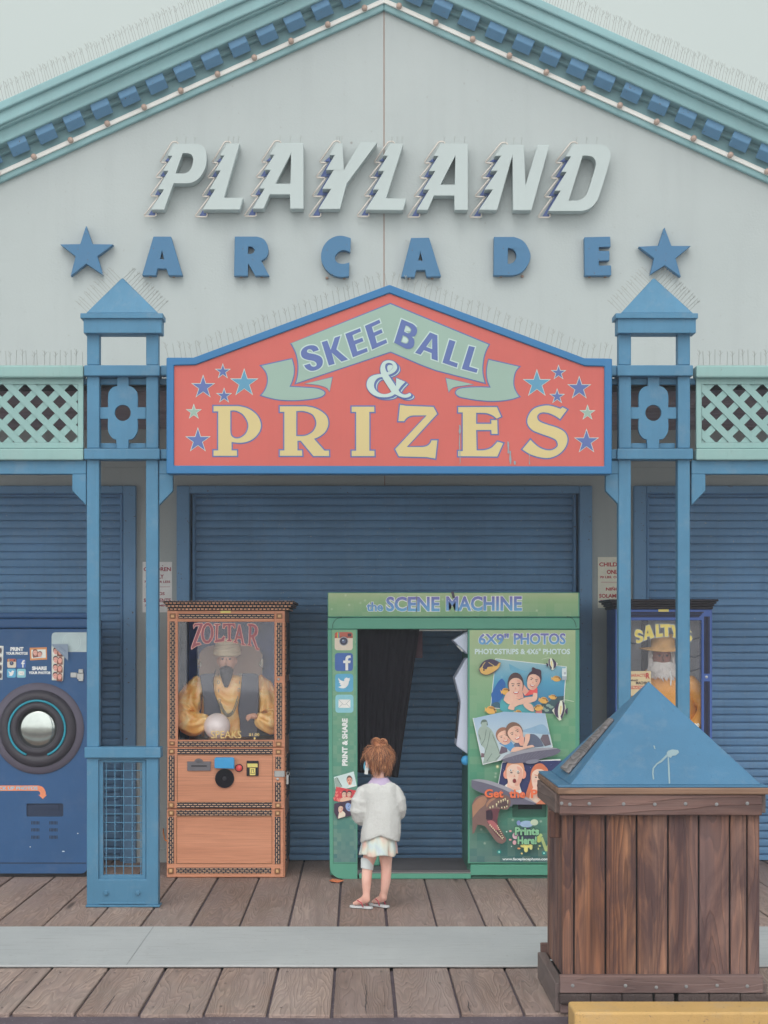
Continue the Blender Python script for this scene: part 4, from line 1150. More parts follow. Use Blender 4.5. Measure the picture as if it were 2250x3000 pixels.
fz('lower_door', [(xl - 1.5, 2371.5, xr - 3.5, 2571, -0.007, 0.029)], M['orange_wood'], 0.006)
b = MB(); b.pprism([rect(518.5, 2211, 799, 2351), rect(520, 2212.5, 797.5, 2349.5)], DZ - 0.008, 0.004)
b.build('panel_bead', M['block_gold'], fx)
b = MB(); b.pprism([rect(516.5, 2392, 797.5, 2530.5), rect(518, 2393.5, 796, 2529)], DZ - 0.011, 0.004)
b.build('panel_bead', M['block_gold'], fx)
# stepped crown
crn = MB()
def crown(mb, x0, x1, y0, y1, ov):
    d = DZ - ov
    mb.box(wx(x0, d), wx(x1, d), d, DZ + DEP + ov * 0.6, wz(y1, d), wz(y0, d))
crown(crn, 477, 862, 1760, 1768.5, 0.075); crown(crn, 483, 856, 1769, 1778, 0.055); crown(crn, 490, 846, 1778.5, 1788, 0.02)
crn.build('crown', M['carve_crown'], fx, bevel=0.006)
# carved strips
H = [(523, 1798.5, 803, 1812.5, 0), (520.5, 2172, 799, 2188, 0), (519.5, 2193.5, 798.5, 2210, -.004), (518, 2351.5, 797, 2367.5, -.004), (517, 2373.5, 797, 2390, -.007), (516.5, 2542.5, 794, 2559, -.007)]
V = [(497, 1820.5, 513, 2165, 0), (810, 1824, 826.5, 1981, 0), (810, 2000.5, 826, 2166, 0), (494, 2213.5, 511, 2347, -.004), (807, 2217, 823.5, 2253, -.004), (806, 2292, 823, 2348.5, -.004), (492, 2393.5, 509, 2530, -.007), (805, 2393.5, 821.5, 2531, -.007)]
for (x0, y0, x1, y1, dd) in H: fz('carved_trim', [(x0, y0, x1, y1, dd - 0.007, 0.009)], M['carve_h'], 0.002)
for (x0, y0, x1, y1, dd) in V: fz('carved_trim', [(x0, y0, x1, y1, dd - 0.007, 0.009)], M['carve_v'], 0.002)
sx = MB()
for (y0, y1) in ((1822, 1980), (2000, 2160), (2215, 2345), (2395, 2530)):
    for y_ in (0.12, 0.45):
        sx.box(X1, X1 + 0.012, DZ + y_, DZ + y_ + 0.2, wz(y1, DZ), wz(y0, DZ)); sx.box(X0 - 0.012, X0, DZ + y_, DZ + y_ + 0.2, wz(y1, DZ), wz(y0, DZ))
sx.build('side_trim', M['carve_v'], fx, bevel=0.004)
for (x0, y0, x1, y1, dd) in ((497, 1797.5, 514, 1812.5, 0), (810, 1797.5, 827, 1812.5, 0), (496, 2172, 512, 2184, 0), (808, 2173, 824.5, 2187.5, 0), (494.5, 2194.5, 511, 2209, -.004), (807.5, 2196, 824, 2210, -.004),
                              (493, 2351, 510, 2367, -.004), (806, 2353, 822.5, 2368, -.004), (493, 2374, 510, 2390, -.007), (805.5, 2375, 821, 2390, -.007), (491.5, 2543, 508.5, 2560, -.007), (804.5, 2544, 820.5, 2560.5, -.007)):
    c = fz('corner_block', [(x0, y0, x1, y1, dd - 0.01, 0.012)], M['block_gold'], 0.003)
    fz('block_face', [(x0 + 4, y0 + 3.6, x1 - 4, y1 - 3.6, dd - 0.014, 0.005)], M['block_gold2'], 0.003, c)
fz('name_tag', [(646, 1789.5, 676, 1796, -0.003, 0.003)], M['label_yellow'], 0)
fz('window_glass', [(521, 1821.5, 803.8, 2168, 0.012, 0.004)], M['glass'], 0)
fz('window_lock', [(812.5, 1986.5, 819.5, 1993.5, -0.01, 0.01)], M['steel'], 0.003)
# lettering on the glass
A = Art(DZ + 0.0105)
Zs = [  # letter, outline
 [(432,372),(448,352),(535,348),(545,365),(460,585),(505,580,1),(520,600),(470,612),(412,652),(408,640),(420,600),(505,372),(455,378),(432,412)],
 None,
 [(680,358),(745,355),(745,368),(722,372),(715,540),(765,535),(790,500),(806,512),(790,562),(685,575),(680,560),(694,550),(700,372),(680,370)],
 [(783,352),(920,352),(926,400),(912,402),(900,378,1),(872,374),(868,540),(882,548),(882,560),(832,560),(832,548),(846,540),(842,374),(812,380,1),(798,408),(782,404)],
 [(968,368),(985,368),(1030,590),(1050,598),(1050,610),(1000,602),(1002,590),(1008,585),(998,530),(950,522),(942,565),(955,572),(952,582),(908,572),(910,562),(922,556),(962,400)],
 [(1078,358),(1150,362,1),(1190,400,1),(1188,470,1),(1150,512),(1190,640),(1210,650),(1208,664),(1180,662),(1124,520),(1112,512),(1108,600),(1120,606),(1116,618),(1076,606),(1078,596),(1090,590),(1094,380),(1078,372)]]
for l in Zs:
    if l is None:
        o, h = zc_([(x, y, 1) for x, y in oval(597, 465, 72, 122, 4, 16)]), zc_([(x, y, 1) for x, y in oval(597, 465, 44, 92, 4, 16)])
        A.poly([offset(o, 1.6), offset(h, -1.2)], M['maroon_edge']); A.poly([o, h], M['maroon'])
    else:
        o = zc_(l); hs = []
        if l[0] == (968, 368): hs = [zc_([(972, 440), (990, 505), (957, 500)])]
        if l[0] == (1078, 358): hs = [zc_([(1116, 385), (1150, 395, 1), (1160, 440, 1), (1140, 482, 1), (1114, 490)])]
        A.poly([offset(o, 1.6)] + [offset(h, -0.8) for h in hs], M['maroon_edge']); A.poly([o] + hs, M['maroon'])
A.build('title_lettering', fx)
A = Art(DZ + 0.0105)
A.text('SPEAKS', (618, 2141, 707, 2163), M['gold_letter'], 0.0)
A.build('name_lettering', fx)
A = Art(DZ + 0.0105)
A.text('$1.00', (729, 2148, 760, 2157), M['gold_letter'], 0.02)
A.poly([(744, 2159), (748, 2159), (748, 2163), (750.5, 2163), (746, 2167.5), (741.5, 2163), (744, 2163)], M['gold_letter'])
A.build('price_lettering', fx)
# controls
D2 = DZ - 0.004
b = MB(); b.pprism([zl([(358,328),(440,328),(455,305,1),(492,292,1),(530,305,1),(545,328),(636,328),(636,437),(358,437)])], D2 - 0.012, 0.012)
pt = b.build('ticket_plate', M['plate'], fx, bevel=0.003)
b = MB(); b.pprism([zl(rect(405, 374, 590, 388))], D2 - 0.014, 0.003); b.build('slot', M['black'], pt)
b = MB()
for i in range(7):
    a = R(25 + i * 21.7)
    b.pprism([zl([(492 - 12*math.cos(a), 352 - 10*math.sin(a)), (492 - 46*math.cos(a) - 3, 352 - 46*math.sin(a)), (492 - 46*math.cos(a) + 3, 352 - 46*math.sin(a))])], D2 - 0.016, 0.004)
b.build('sunburst', M['plate'], pt)
b = MB()
r0 = zl([(695, 280), (900, 280), (915, 300), (915, 415), (680, 408), (680, 295)])
b.pprism([r0], D2 - 0.05, 0.05); b.build('card_dispenser', M['aqua_plastic'], fx, bevel=0.012, seg=3)
cx, cy = zl([(972, 403)])[0]
b = MB(); b.smooth = True
b.lathe_y(wx(cx, D2), wz(cy, D2), [(0.029, D2), (0.029, D2 - 0.008), (0.024, D2 - 0.011)], 24)
bt_ = b.build('push_button', M['black'], fx)
b = MB(); b.smooth = True; b.lathe_y(wx(cx, D2), wz(cy, D2), [(0.0235, D2 - 0.005), (0.0235, D2 - 0.018), (0.015, D2 - 0.025), (0.0, D2 - 0.027)], 24)
b.build('button_cap', M['red_button'], bt_)
cx, cy = zl([(802, 527)])[0]
b = MB(); pr = [(0.069, D2), (0.069, D2 - 0.012)]
for i in range(8): pr += [(0.064 - i*0.006, D2 - 0.014), (0.061 - i*0.006, D2 - 0.010)]
pr += [(0.014, D2 - 0.014), (0.0, D2 - 0.015)]
b.lathe_y(wx(cx, D2), wz(cy, D2), pr, 36); b.build('speaker_grille', M['black'], fx)
b = MB(); b.pprism([zl(rect(1062, 320, 1203, 498))], D2 - 0.016, 0.016); ba = b.build('bill_acceptor', M['black'], fx, bevel=0.003)
A = Art(D2 - 0.0165)
A.poly(zl(rect(1070, 352, 1192, 396)), M['label_yellow']); A.poly(zl(rect(1100, 404, 1166, 490)), M['label_yellow']); A.poly(zl([(1120,416),(1146,416),(1146,440),(1158,472),(1108,472),(1120,440)]), M['black']); A.poly(zl([(1125,421),(1141,421),(1141,442),(1151,467),(1115,467),(1125,442)]), M['label_yellow'])
A.poly(zl(rect(1105, 366, 1118, 371)), ink(90, 200, 100)); A.poly(zl(rect(1145, 366, 1158, 371)), ink(90, 200, 100))
A.build('acceptor_label', ba)
b = MB(); b.pprism([zl(rect(1390, 436, 1515, 511))], D2 - 0.008, 0.008); hs_ = b.build('hasp', M['steel'], fx, bevel=0.003)
b = MB(); p = zl([(1548, 485)])[0]
b.pprism([zl(rect(1534, 490, 1558, 596))], D2 - 0.012, 0.012)
q = [zl([(1538, 490), (1538, 462), (1550, 450), (1566, 456), (1572, 470), (1562, 488)], False)]
b.tube([W(x, y, D2 - 0.006) for x, y in q[0]], 0.003, 6); b.build('padlock', M['steel'], hs_)
cx, cy = zl([(1430, 536)])[0]
b = MB(); b.lathe_y(wx(cx, D2), wz(cy, D2), [(0.010, D2), (0.010, D2 - 0.006), (0.005, D2 - 0.008), (0.0, D2 - 0.006)], 16); b.build('door_lock', M['steel'], fx)
# inside: lining, curtain and seat back
b = MB()
b.box(X0 + 0.021, X1 - 0.021, DZ + DEP - 0.06, DZ + DEP - 0.03, zg + 0.002, ZT - 0.021)
b.build('lining', M['curtain_blue'], fx)
b = MB(); b.smooth = True
dd = DZ + 0.30
rows = []
for j in range(2):
    z = zg + 0.002 if j == 0 else ZT - 0.03
    rows.append([(wx(527 + 26 * i / 14, dd), dd + 0.02 * math.sin(i * 1.9), z) for i in range(15)])
b.loft(rows, False, False, closed=False); b.build('side_curtain', M['dark_navy'], fx, recalc=False)
b = MB(); dd = DZ + 0.52
b.pprism([zc_([(500,940),(500,720),(560,640,1),(700,600,1),(870,560,1),(1040,600,1),(1180,640,1),(1245,720),(1245,940),(1200,1500),(540,1500)])], dd, 0.06); b.build('seat_back', M['tanback'], fx, bevel=0.02, seg=2)
b = MB()
for x in (490, 1247):
    p = zc_([(x, 770), (x, 850)], False); b.tube([W(p[0][0], p[0][1], dd - 0.03), W(p[1][0], p[1][1], dd - 0.03)], 0.009, 8)
    s = 1 if x < 800 else -1
    arc = zc_([(x - s*20 + s * 50 * math.sin(t), 830 + 45 * math.cos(t) - 0) for t in [0.2 + 0.25*i for i in range(9)]], False)
    b.tube([W(px, py, dd - 0.03) for px, py in arc], 0.005, 6)
b.build('seat_rings', M['chain'], fx)

def robe(mb, cx, cz0, cz1, d, w0, w1, t0, t1, n=24, fold=0.0):
    rings = []
    for j in range(9):
        t = j / 8
        w = w0 + (w1 - w0) * t; th = t0 + (t1 - t0) * t; z = cz0 + (cz1 - cz0) * t
        if t > 0.85: w *= 0.86; th *= 0.9
        rings.append([(cx + w * math.cos(2*math.pi*k/n) * (1 + fold * math.sin(5 * 2*math.pi*k/n + j)), d + th * math.sin(2*math.pi*k/n), z) for k in range(n)])
    mb.loft(rings)
def folded(pts, rads, amp=0.010, freq=26.0, n=36, per=9):
    """cloth tube with gathered folds"""
    P = [Vector(p) for p in pts]; C = []; RR = []
    for i in range(len(P) - 1):
        p0, p1, p2, p3 = P[max(i-1, 0)], P[i], P[i+1], P[min(i+2, len(P)-1)]
        for k in range(per):
            t = k / per
            C.append(0.5 * ((2*p1) + (p2 - p0) * t + (2*p0 - 5*p1 + 4*p2 - p3) * t*t + (3*p1 - p0 - 3*p2 + p3) * t**3)); RR.append(rads[i] + (rads[i+1] - rads[i]) * t)
    C.append(P[-1]); RR.append(rads[-1])
    m = MB(); m.smooth = True
    m.tube(C, RR, n)
    for i, v in enumerate(m.v):
        ci = min(i // n, len(C) - 1); a_ = 2 * math.pi * (i % n) / n
        dv = Vector(v) - C[ci]
        if dv.length < 1e-6: continue
        f = 0.5 * math.sin(5 * a_ + ci * 0.22) + 0.35 * math.sin(8 * a_ - ci * 0.31 + 1.3) + noise.noise(Vector((C[ci].x * freq * .4, a_ * 1.2, C[ci].z * freq)))
        m.v[i] = tuple(C[ci] + dv.normalized() * (dv.length + amp * f * min(1, RR[ci] / 0.06)))
    return m
# seated dummy (generic turbaned fortune teller figure)
dq = DZ + 0.32
hx, hz = wx(666, dq), 0
ft = thing('seated_mannequin', 'seated turbaned dummy in gold satin blouse and dark vest behind glass', 'mannequin', (hx, dq, zg))
b = MB(); b.smooth = True
robe(b, hx, zg, wz(1975, dq), dq, 0.205, 0.185, 0.11, 0.10, fold=0.02)
b.build('blouse', M['satin'], ft, subsurf=1)
for s, pts in ((-1, [(590, 1992), (560, 2040), (545, 2100), (575, 2120), (612, 2108)]), (1, [(752, 1990), (782, 2040), (800, 2095), (785, 2115), (752, 2100)])):
    dep = [0.0, -0.04, -0.10, -0.16, -0.19]
    b = folded([W(p[0], p[1], dq + dp) for p, dp in zip(pts, dep)], [0.055, 0.080, 0.098, 0.085, 0.035], 0.013)
    b.build('sleeve', M['satin'], ft)
    b = MB(); b.smooth = True
    hp = W(pts[-1][0] + (10 if s < 0 else -10), pts[-1][1] - 2, dq - 0.215)
    b.ball(hp, 0.034, 0.026, 0.022, 12, 8)
    for f in range(5):
        a = R((-50 + f * 22)) 
        e = (hp[0] + (0.05 if f else 0.028) * math.cos(a) * (1 if s < 0 else -1), hp[1] - 0.02 - 0.006 * f, hp[2] - 0.008 - 0.030 * math.sin(a) - 0.004)
        mid = tuple((hp[i] + e[i]) / 2 + (0.008 if i == 2 else 0) for i in range(3))
        b.tube([hp, mid, e], [0.010, 0.0095, 0.007], 7)
    b.build('hand', M['skin_dummy'], ft)
b = MB(); b.smooth = False
for s in (-1, 1):
    l = zc_([(505,960),(560,948),(690,940),(665,1020,1),(680,1180,1),(740,1330,1),(770,1500),(765,1700),(560,1700),(550,1250)]) if s < 0 else zc_([(1200,960),(1150,945),(1010,940),(1000,1050,1),(985,1200,1),(960,1350,1),(980,1500),(985,1700),(1190,1700),(1205,1250)])
    b.pprism([l], dq - 0.125, 0.05)
b.build('vest', M['vest'], ft, bevel=0.012, seg=2)
b = MB(); b.smooth = True
hz = wz(1937, dq)
b.tube([(hx, dq, hz - 0.16), (hx, dq, hz - 0.02)], 0.045, 14)
hd_rings = []
for j in range(11):
    t = -1 + 2 * j / 10
    rr = math.sqrt(max(0.02, 1 - t * t)); wj = 0.066 * rr * (0.86 if t < -0.3 else 1)
    hd_rings.append([(hx + wj * math.cos(2*math.pi*k/18), dq - 0.035 + 0.078 * rr * math.sin(2*math.pi*k/18), hz + 0.105 * t) for k in range(18)])
b.loft(hd_rings)
b.tube([(hx, dq - 0.108, hz + 0.02), (hx, dq - 0.128, hz - 0.018), (hx, dq - 0.11, hz - 0.024)], [0.007, 0.012, 0.008], 8)
for s in (-1, 1): b.ball((hx + s * 0.066, dq - 0.03, hz), 0.01, 0.018, 0.026, 8, 6)
b.build('head', M['skin_dummy'], ft)
b = MB(); b.smooth = True
for s in (-1, 1):
    b.ball((hx + s * 0.026, dq - 0.104, hz + 0.018), 0.011, 0.008, 0.007, 8, 6)
    b.tube([(hx + s * 0.012, dq - 0.108, hz + 0.034), (hx + s * 0.042, dq - 0.10, hz + 0.038)], 0.004, 5)
b.build('eyes', M['dark_hair'], ft)
b = MB(); b.smooth = True
b.tube([(hx, dq - 0.085, hz - 0.06), (hx, dq - 0.10, hz - 0.10), (hx, dq - 0.11, hz - 0.15), (hx, dq - 0.115, hz - 0.19)], [0.052, 0.045, 0.03, 0.012], 12)
b.tube([(hx - 0.035, dq - 0.10, hz - 0.05), (hx, dq - 0.115, hz - 0.038), (hx + 0.035, dq - 0.10, hz - 0.05)], 0.008, 6)
b.build('beard', M['dark_hair'], ft)
b = MB(); b.smooth = True
for j in range(5):
    z = hz + 0.062 + j * 0.021
    rr = 0.085 * math.sqrt(max(0.1, 1 - (j / 5.2) ** 2)) 
    b.tube([(hx + rr * math.cos(a*0.3927), dq - 0.03 + rr * math.sin(a*0.3927), z + 0.008 * math.sin(a*0.3927 + j)) for a in range(16)], 0.02, 8, closed=True)
b.ball((hx, dq - 0.03, hz + 0.10), 0.075, 0.075, 0.07)
b.build('turban', M['turban'], ft)
b = MB(); b.smooth = True
pc_ = zc_([(725,960),(728,1100),(745,1290),(790,1390,1),(840,1440,1),(900,1400,1),(955,1250),(975,1100),(985,960)], False)
for i in range(46):
    f = i / 45 * (len(pc_) - 1); k = min(int(f), len(pc_) - 2); p = Vector(pc_[k]).lerp(Vector(pc_[k+1]), f - k)
    o = W(p.x, p.y, dq - 0.15)
    if i % 2: ring = [(o[0] + 0.009*math.cos(a*1.0472), o[1], o[2] + 0.012*math.sin(a*1.0472)) for a in range(6)]
    else: ring = [(o[0], o[1] + 0.009*math.cos(a*1.0472), o[2] + 0.012*math.sin(a*1.0472)) for a in range(6)]
    b.tube(ring, 0.003, 4, closed=True)
b.build('chain_necklace', M['chain'], ft)
cx, cy = zc_([(712, 1615)])[0]
dg_ = DZ + 0.11
b = MB(); b.smooth = True
zr = 0.097
b.ball((wx(cx, dg_), dg_, zg + 0.012 + zr), zr, zr, zr, 28, 18)
b.lathe_y  # globe stands on a ring
gl = b.build('crystal_ball', M['globe'])
tag(gl, 'milky crystal ball in front of the seated dummy', 'crystal ball')
b = MB(); b.tube([(wx(cx, dg_) + 0.05*math.cos(a*0.3927), dg_ + 0.05*math.sin(a*0.3927), zg + 0.012) for a in range(16)], 0.012, 8, closed=True)
b.build('ball_stand', M['block_gold'], gl)
# orange mains lead beside the cabinet
b = MB(); b.smooth = True
b.tube([(X0 - 0.004, DZ + 0.45, 0.21), (X0 - 0.03, DZ + 0.44, 0.205), (X0 - 0.07, DZ + 0.5, 0.215), (X0 - 0.11, DZ + 0.75, 0.24), (X0 - 0.12, DW - 0.03, 0.26)], 0.006, 8)
tag(b.build('power_cord', ink(225, 120, 60)), 'orange power cord from the back of the wooden cabinet to the wall', 'cord')

# ------------------------------------------------------------------ green photo booth
DB = 12.76
q4 = cr(940, 1710, 3.607); q5 = cr(940, 2130, 3.607); q6 = cr(1350, 1710, 4.484); q7 = cr(1350, 2100, 4.424)
pbx = thing('photo_booth', 'green photo booth with printed panels, open doorway and black curtain', 'photo booth', (wx(1330, DB), DB, 0))
def bz(name, boxes, mat, bev=0.004, parent=None, dd0=0.0):
    b = MB()
    for (x0, y0, x1, y1, dd, th) in boxes: b.pbox(x0, y0, x1, y1, DB + dd, th)
    return b.build(name, mat, parent or pbx, bevel=bev)
zG = lambda py: wz(py, DB)
M['booth_print'] = gradient('booth_panel_print', [(0.0, S(50, 92, 96, KC)), (0.25, S(52, 118, 98, KC)), (0.6, S(84, 140, 108, KC)), (1.0, S(150, 168, 128, KC))], zG(2528), zG(1845), cell=0.055, bokeh=0.35)
M['header_print'] = gradient('booth_header_print', [(0.0, S(96, 142, 106, KC)), (0.6, S(122, 156, 112, KC)), (1.0, S(150, 166, 126, KC))], zG(1806), zG(1737), cell=0.06, bokeh=0.35)
M['post_print'] = gradient('booth_post_print', [(0.0, S(62, 104, 108, KC)), (0.3, S(66, 122, 108, KC)), (1.0, S(104, 150, 116, KC))], zG(2528), zG(1845), cell=0.03, bokeh=0.2)
M['scene_ink'] = gradient('title_ink', [(0.0, S(88, 150, 190, KC)), (0.5, S(90, 128, 180, KC)), (1.0, S(104, 96, 158, KC))], zG(1791), zG(1748))
M['scene_ink2'] = gradient('panel_title_ink', [(0.0, S(88, 150, 190, KC)), (0.5, S(90, 128, 180, KC)), (1.0, S(104, 96, 158, KC))], zG(1888), zG(1856))
WHT = ink(206, 214, 210)
dpt = 0.72
b = MB(); b.pprism([rect(960, 1735.5, 1698, 1808)], DB - 0.012, 0.2); b.pprism([rect(960, 1809.5, 1698, 1843)], DB - 0.012, 0.2)
hd = b.build('header', M['booth'], pbx, bevel=0.005)
b = MB(); b.box(wx(960, DB) + 0.01, wx(1698, DB) - 0.01, DB + 0.19, DB + dpt, wz(1760, DB), wz(1738, DB)); b.build('roof_panel', M['booth_dark'], pbx)
A = Art(DB - 0.0125)
A.poly(rect(962, 1737.5, 1694, 1805.5), M['header_print'])
for q in range(2):
    m = (WHT, M['scene_ink'])[q]; bo = (0.075, 0.03)[q]
    gk = 1.4 if q == 0 else 0
    A.text('the', (1074 - gk, 1764 - gk, 1122 + gk, 1791 + gk), m, bo)
    A.text('SCENE', (1131 - gk, 1748 - gk, 1288 + gk, 1791.5 + gk), m, bo)
    A.text('MACHINE', (1307 - gk, 1746.5 - gk, 1529 + gk, 1790 + gk), m, bo)
A.poly([(1321, 1734), (1329, 1733), (1333, 1751), (1326, 1753)], ink(70, 62, 78))
A.line(path([(975, 1841), (976, 1826, 1), (988, 1812, 1), (1002, 1809)], False), 1.2, M['black'])
A.line(path([(1660, 1806), (1674, 1810, 1), (1684, 1822, 1), (1688, 1838)], False), 1.2, M['black'])
A.build('header_print', hd)
# left post: rounded foot
b = MB(); b.pprism([path([(960, 1844), (1047, 1844), (1047, 2575), (1005, 2575), (985, 2570, 1), (970, 2555, 1), (966, 2532)])], DB, 0.06)
lp = b.build('left_post', M['booth'], pbx, bevel=0.006)
b = MB(); b.box(wx(966, DB), wx(1047, DB) - 0.11, DB + 0.06, DB + dpt, 0.02, wz(1844, DB)); b.build('left_wall', M['booth_dark'], pbx)
A = Art(DB - 0.0005)
A.poly([(971, 1845.5), (1042.5, 1845.5), (1045, 2526), (978, 2526)], M['post_print'])
A.line([(972, 1843), (977, 2531)], 1.2, M['booth_dark'])
A.line([(977, 2529), (1047, 2529)], 1.4, M['booth_dark'])
def icons(A, cv, x0, y0, w, kind):
    def T(pts): return [(x0 + x * w, y0 + y * w) for (x, y) in pts]
    rr = [(x, y) for x, y in rrect(0, 0, 1, 1, 0.16)]
    if kind == 'camera':
        A.poly(T(rr), ink(198, 186, 172)); A.poly(T(rrect(0, 0, 1, 0.32, 0.14)), ink(168, 92, 78)); A.poly(T(rect(0, 0.22, 1, 0.33)), ink(150, 82, 70))
        for i, c in enumerate(((190, 80, 70), (205, 165, 80), (110, 160, 110), (80, 130, 170))): A.poly(T(rect(0.10 + 0.04 * i, 0.02, 0.14 + 0.04 * i, 0.32)), ink(*c))
        A.poly(T(rrect(0.72, 0.07, 0.92, 0.24, 0.04)), ink(70, 56, 66))
        A.poly(T(oval(0.5, 0.5, 0.25, 0.25)), ink(150, 150, 156)); A.poly(T(oval(0.5, 0.5, 0.21, 0.21)), ink(58, 56, 70)); A.poly(T(oval(0.5, 0.5, 0.11, 0.11)), ink(84, 92, 120)); A.poly(T(oval(0.46, 0.45, 0.04, 0.04)), ink(170, 185, 200))
    elif kind == 'f':
        A.poly(T(rr), ink(66, 96, 156))
        A.poly(T(path([(0.58, 0.96), (0.58, 0.56), (0.46, 0.56), (0.46, 0.42), (0.58, 0.42), (0.58, 0.32, 1), (0.62, 0.2, 1), (0.72, 0.14, 1), (0.87, 0.14), (0.87, 0.28), (0.78, 0.28, 1), (0.73, 0.34, 1), (0.73, 0.42), (0.87, 0.42), (0.85, 0.56), (0.73, 0.56), (0.73, 0.96)])), ink(206, 208, 204))
    elif kind == 'bird':
        A.poly(T(rr), ink(86, 152, 184))
        A.poly(T(path([(0.18, 0.22), (0.32, 0.36, 1), (0.50, 0.41), (0.52, 0.28, 1), (0.62, 0.21, 1), (0.72, 0.25), (0.83, 0.22), (0.78, 0.31), (0.84, 0.32), (0.77, 0.40, 1), (0.72, 0.60, 1), (0.55, 0.78, 1), (0.36, 0.80, 1), (0.17, 0.73), (0.36, 0.67), (0.24, 0.58), (0.31, 0.56), (0.18, 0.45), (0.26, 0.45), (0.18, 0.33, 1)])), ink(210, 214, 208))
    else:
        A.poly(T(rr), ink(124, 176, 188)); A.poly(T(rect(0.17, 0.27, 0.83, 0.73)), ink(208, 212, 204))
        A.line(T([(0.17, 0.27), (0.44, 0.54), (0.56, 0.54), (0.83, 0.27)]), w * 0.022, ink(150, 160, 160)); A.line(T([(0.17, 0.73), (0.40, 0.5)]), w * 0.022, ink(150, 160, 160)); A.line(T([(0.83, 0.73), (0.60, 0.5)]), w * 0.022, ink(150, 160, 160))
A.build('post_print', lp)
for k, kd in enumerate(('camera', 'f', 'bird', 'mail')):
    A = Art(DB - 0.0005, 4); icons(A, None, 980.5 + k * 0.7, 1852 + k * 61, 53, kd); A.build('icon_sticker', lp)
A = Art(DB - 0.0005, 4)
A.text('PRINT & SHARE', None, WHT, 0.05, mapf=lambda u, t: (1018.5 - t * 16.5 + 0.0, 2243.5 - u * 139.0))
A.build('share_lettering', lp)
# three tilted prints on the post
A = Art(DB - 0.0005, 4)
pq = cr(955, 2240, 12.29)
A.poly(pq([(285, 450), (1000, 245), (1110, 770), (360, 960)]), ink(184, 200, 200)); A.poly(pq([(300, 500), (430, 470), (590, 800), (360, 870)]), ink(140, 156, 150))
A.line(pq([(330, 500), (400, 460), (430, 560), (570, 770)], False), 1.3, ink(70, 84, 84))
A.poly(pq([(770, 850), (860, 720), (960, 720), (1095, 760)]), ink(210, 212, 206)); head(A, *pq([(850, 580)])[0], 15, 25, ink(200, 140, 122), ink(92, 72, 66), -5, 'open')
kq = A.k; A.build('photo_sticker', lp); A = Art(DB - 0.0005, kq)
A.poly(pq([(370, 790), (1110, 940), (1040, 1230), (600, 1350), (285, 1300)]), ink(190, 66, 74))
for (x, y, r) in ((390, 1120, 60), (460, 1270, 80), (380, 1000, 45), (430, 830, 25), (530, 1000, 28), (1040, 1010, 25), (760, 915, 22), (300, 1220, 45)):
    c0 = pq([(x, y)])[0]; rr_ = r / 12.29
    A.poly(path([(c0[0], c0[1] - rr_*.4), (c0[0] + rr_*.5, c0[1] - rr_, 1), (c0[0] + rr_, c0[1] - rr_*.4, 1), (c0[0], c0[1] + rr_), (c0[0] - rr_, c0[1] - rr_*.4, 1), (c0[0] - rr_*.5, c0[1] - rr_, 1)]), ink(214, 120, 112))
A.poly(pq([(500, 1330), (560, 1200, 1), (760, 1170, 1), (960, 1210, 1), (960, 1250), (660, 1330)]), ink(214, 170, 150))
head(A, *pq([(655, 1080)])[0], 13, 20, ink(212, 176, 158), ink(60, 50, 60), 3); head(A, *pq([(835, 1060)])[0], 12, 17, ink(212, 170, 150), ink(52, 44, 56), 12)
kq = A.k; A.build('photo_sticker', lp); A = Art(DB - 0.0005, kq)
A.poly(pq([(300, 1400), (980, 1250), (1010, 1800), (420, 1950), (290, 1700)]), ink(66, 52, 70))
A.poly(pq([(430, 1940), (480, 1720, 1), (560, 1650, 1), (690, 1740, 1), (690, 1860)]), ink(210, 196, 180)); head(A, *pq([(530, 1590)])[0], 14, 22, ink(214, 180, 162), ink(60, 40, 58), 12)
A.el(*pq([(820, 1520)])[0], 9, 13, ink(130, 150, 190), -20); A.line(pq([(850, 1430), (800, 1520)], False), 1.2, ink(60, 62, 90)); A.line(pq([(780, 1590), (880, 1610)], False), 1.2, ink(60, 62, 90))
A.build('photo_sticker', lp)
# right panel
b = MB(); b.pprism([rect(1371, 1844, 1698, 2530.5), rect(1501, 2355, 1602, 2396)], DB, 0.05)
rp_ = b.build('right_panel', M['booth'], pbx, bevel=0.005)
bz('kick_panel', [(1378, 2533, 1698, 2565, -0.004, 0.05)], M['booth'], 0.005)
bz('base_skid', [(1380, 2566, 1696, 2575, 0.02, 0.05)], M['booth_dark'], 0.003)
b = MB(); b.box(wx(1371, DB), wx(1371, DB) + 0.03, DB + 0.05, DB + dpt, 0.02, wz(1844, DB)); b.build('inner_wall', M['booth_dark'], pbx)
b = MB(); b.box(wx(1371, DB) + 0.03, wx(1696, DB), DB + 0.05, DB + dpt, 0.02, wz(2400, DB)); b.box(wx(1371, DB) + 0.03, wx(1696, DB), DB + 0.13, DB + dpt, wz(2400, DB), wz(1844, DB)); b.build('machine_body', M['booth_dark'], pbx)
b = MB(); b.pbox(1500.5, 2354.5, 1602.5, 2396.5, DB + 0.032, 0.01); b.build('print_slot', M['booth_dark'], rp_)
b = MB(); b.pbox(1518, 2357, 1588, 2371, DB + 0.028, 0.004); b.build('slot_mouth', M['black'], rp_)
# floor, sill
b = MB(); b.box(wx(1047, DB), wx(1378, DB), DB + 0.004, DB + dpt, 0.03, 0.062); b.build('floor_plate', paint('booth_floor', (0.12, 0.11, 0.12), var=0.3, rough=0.6, speck=0.4), pbx)
bz('sill', [(1052, 2558, 1380, 2575, -0.003, 0.06)], M['booth'], 0.004)
b = MB(); b.pbox(1054, 2556.4, 1379, 2558.4, DB - 0.005, 0.01); b.build('sill_edge', M['steel'], pbx)
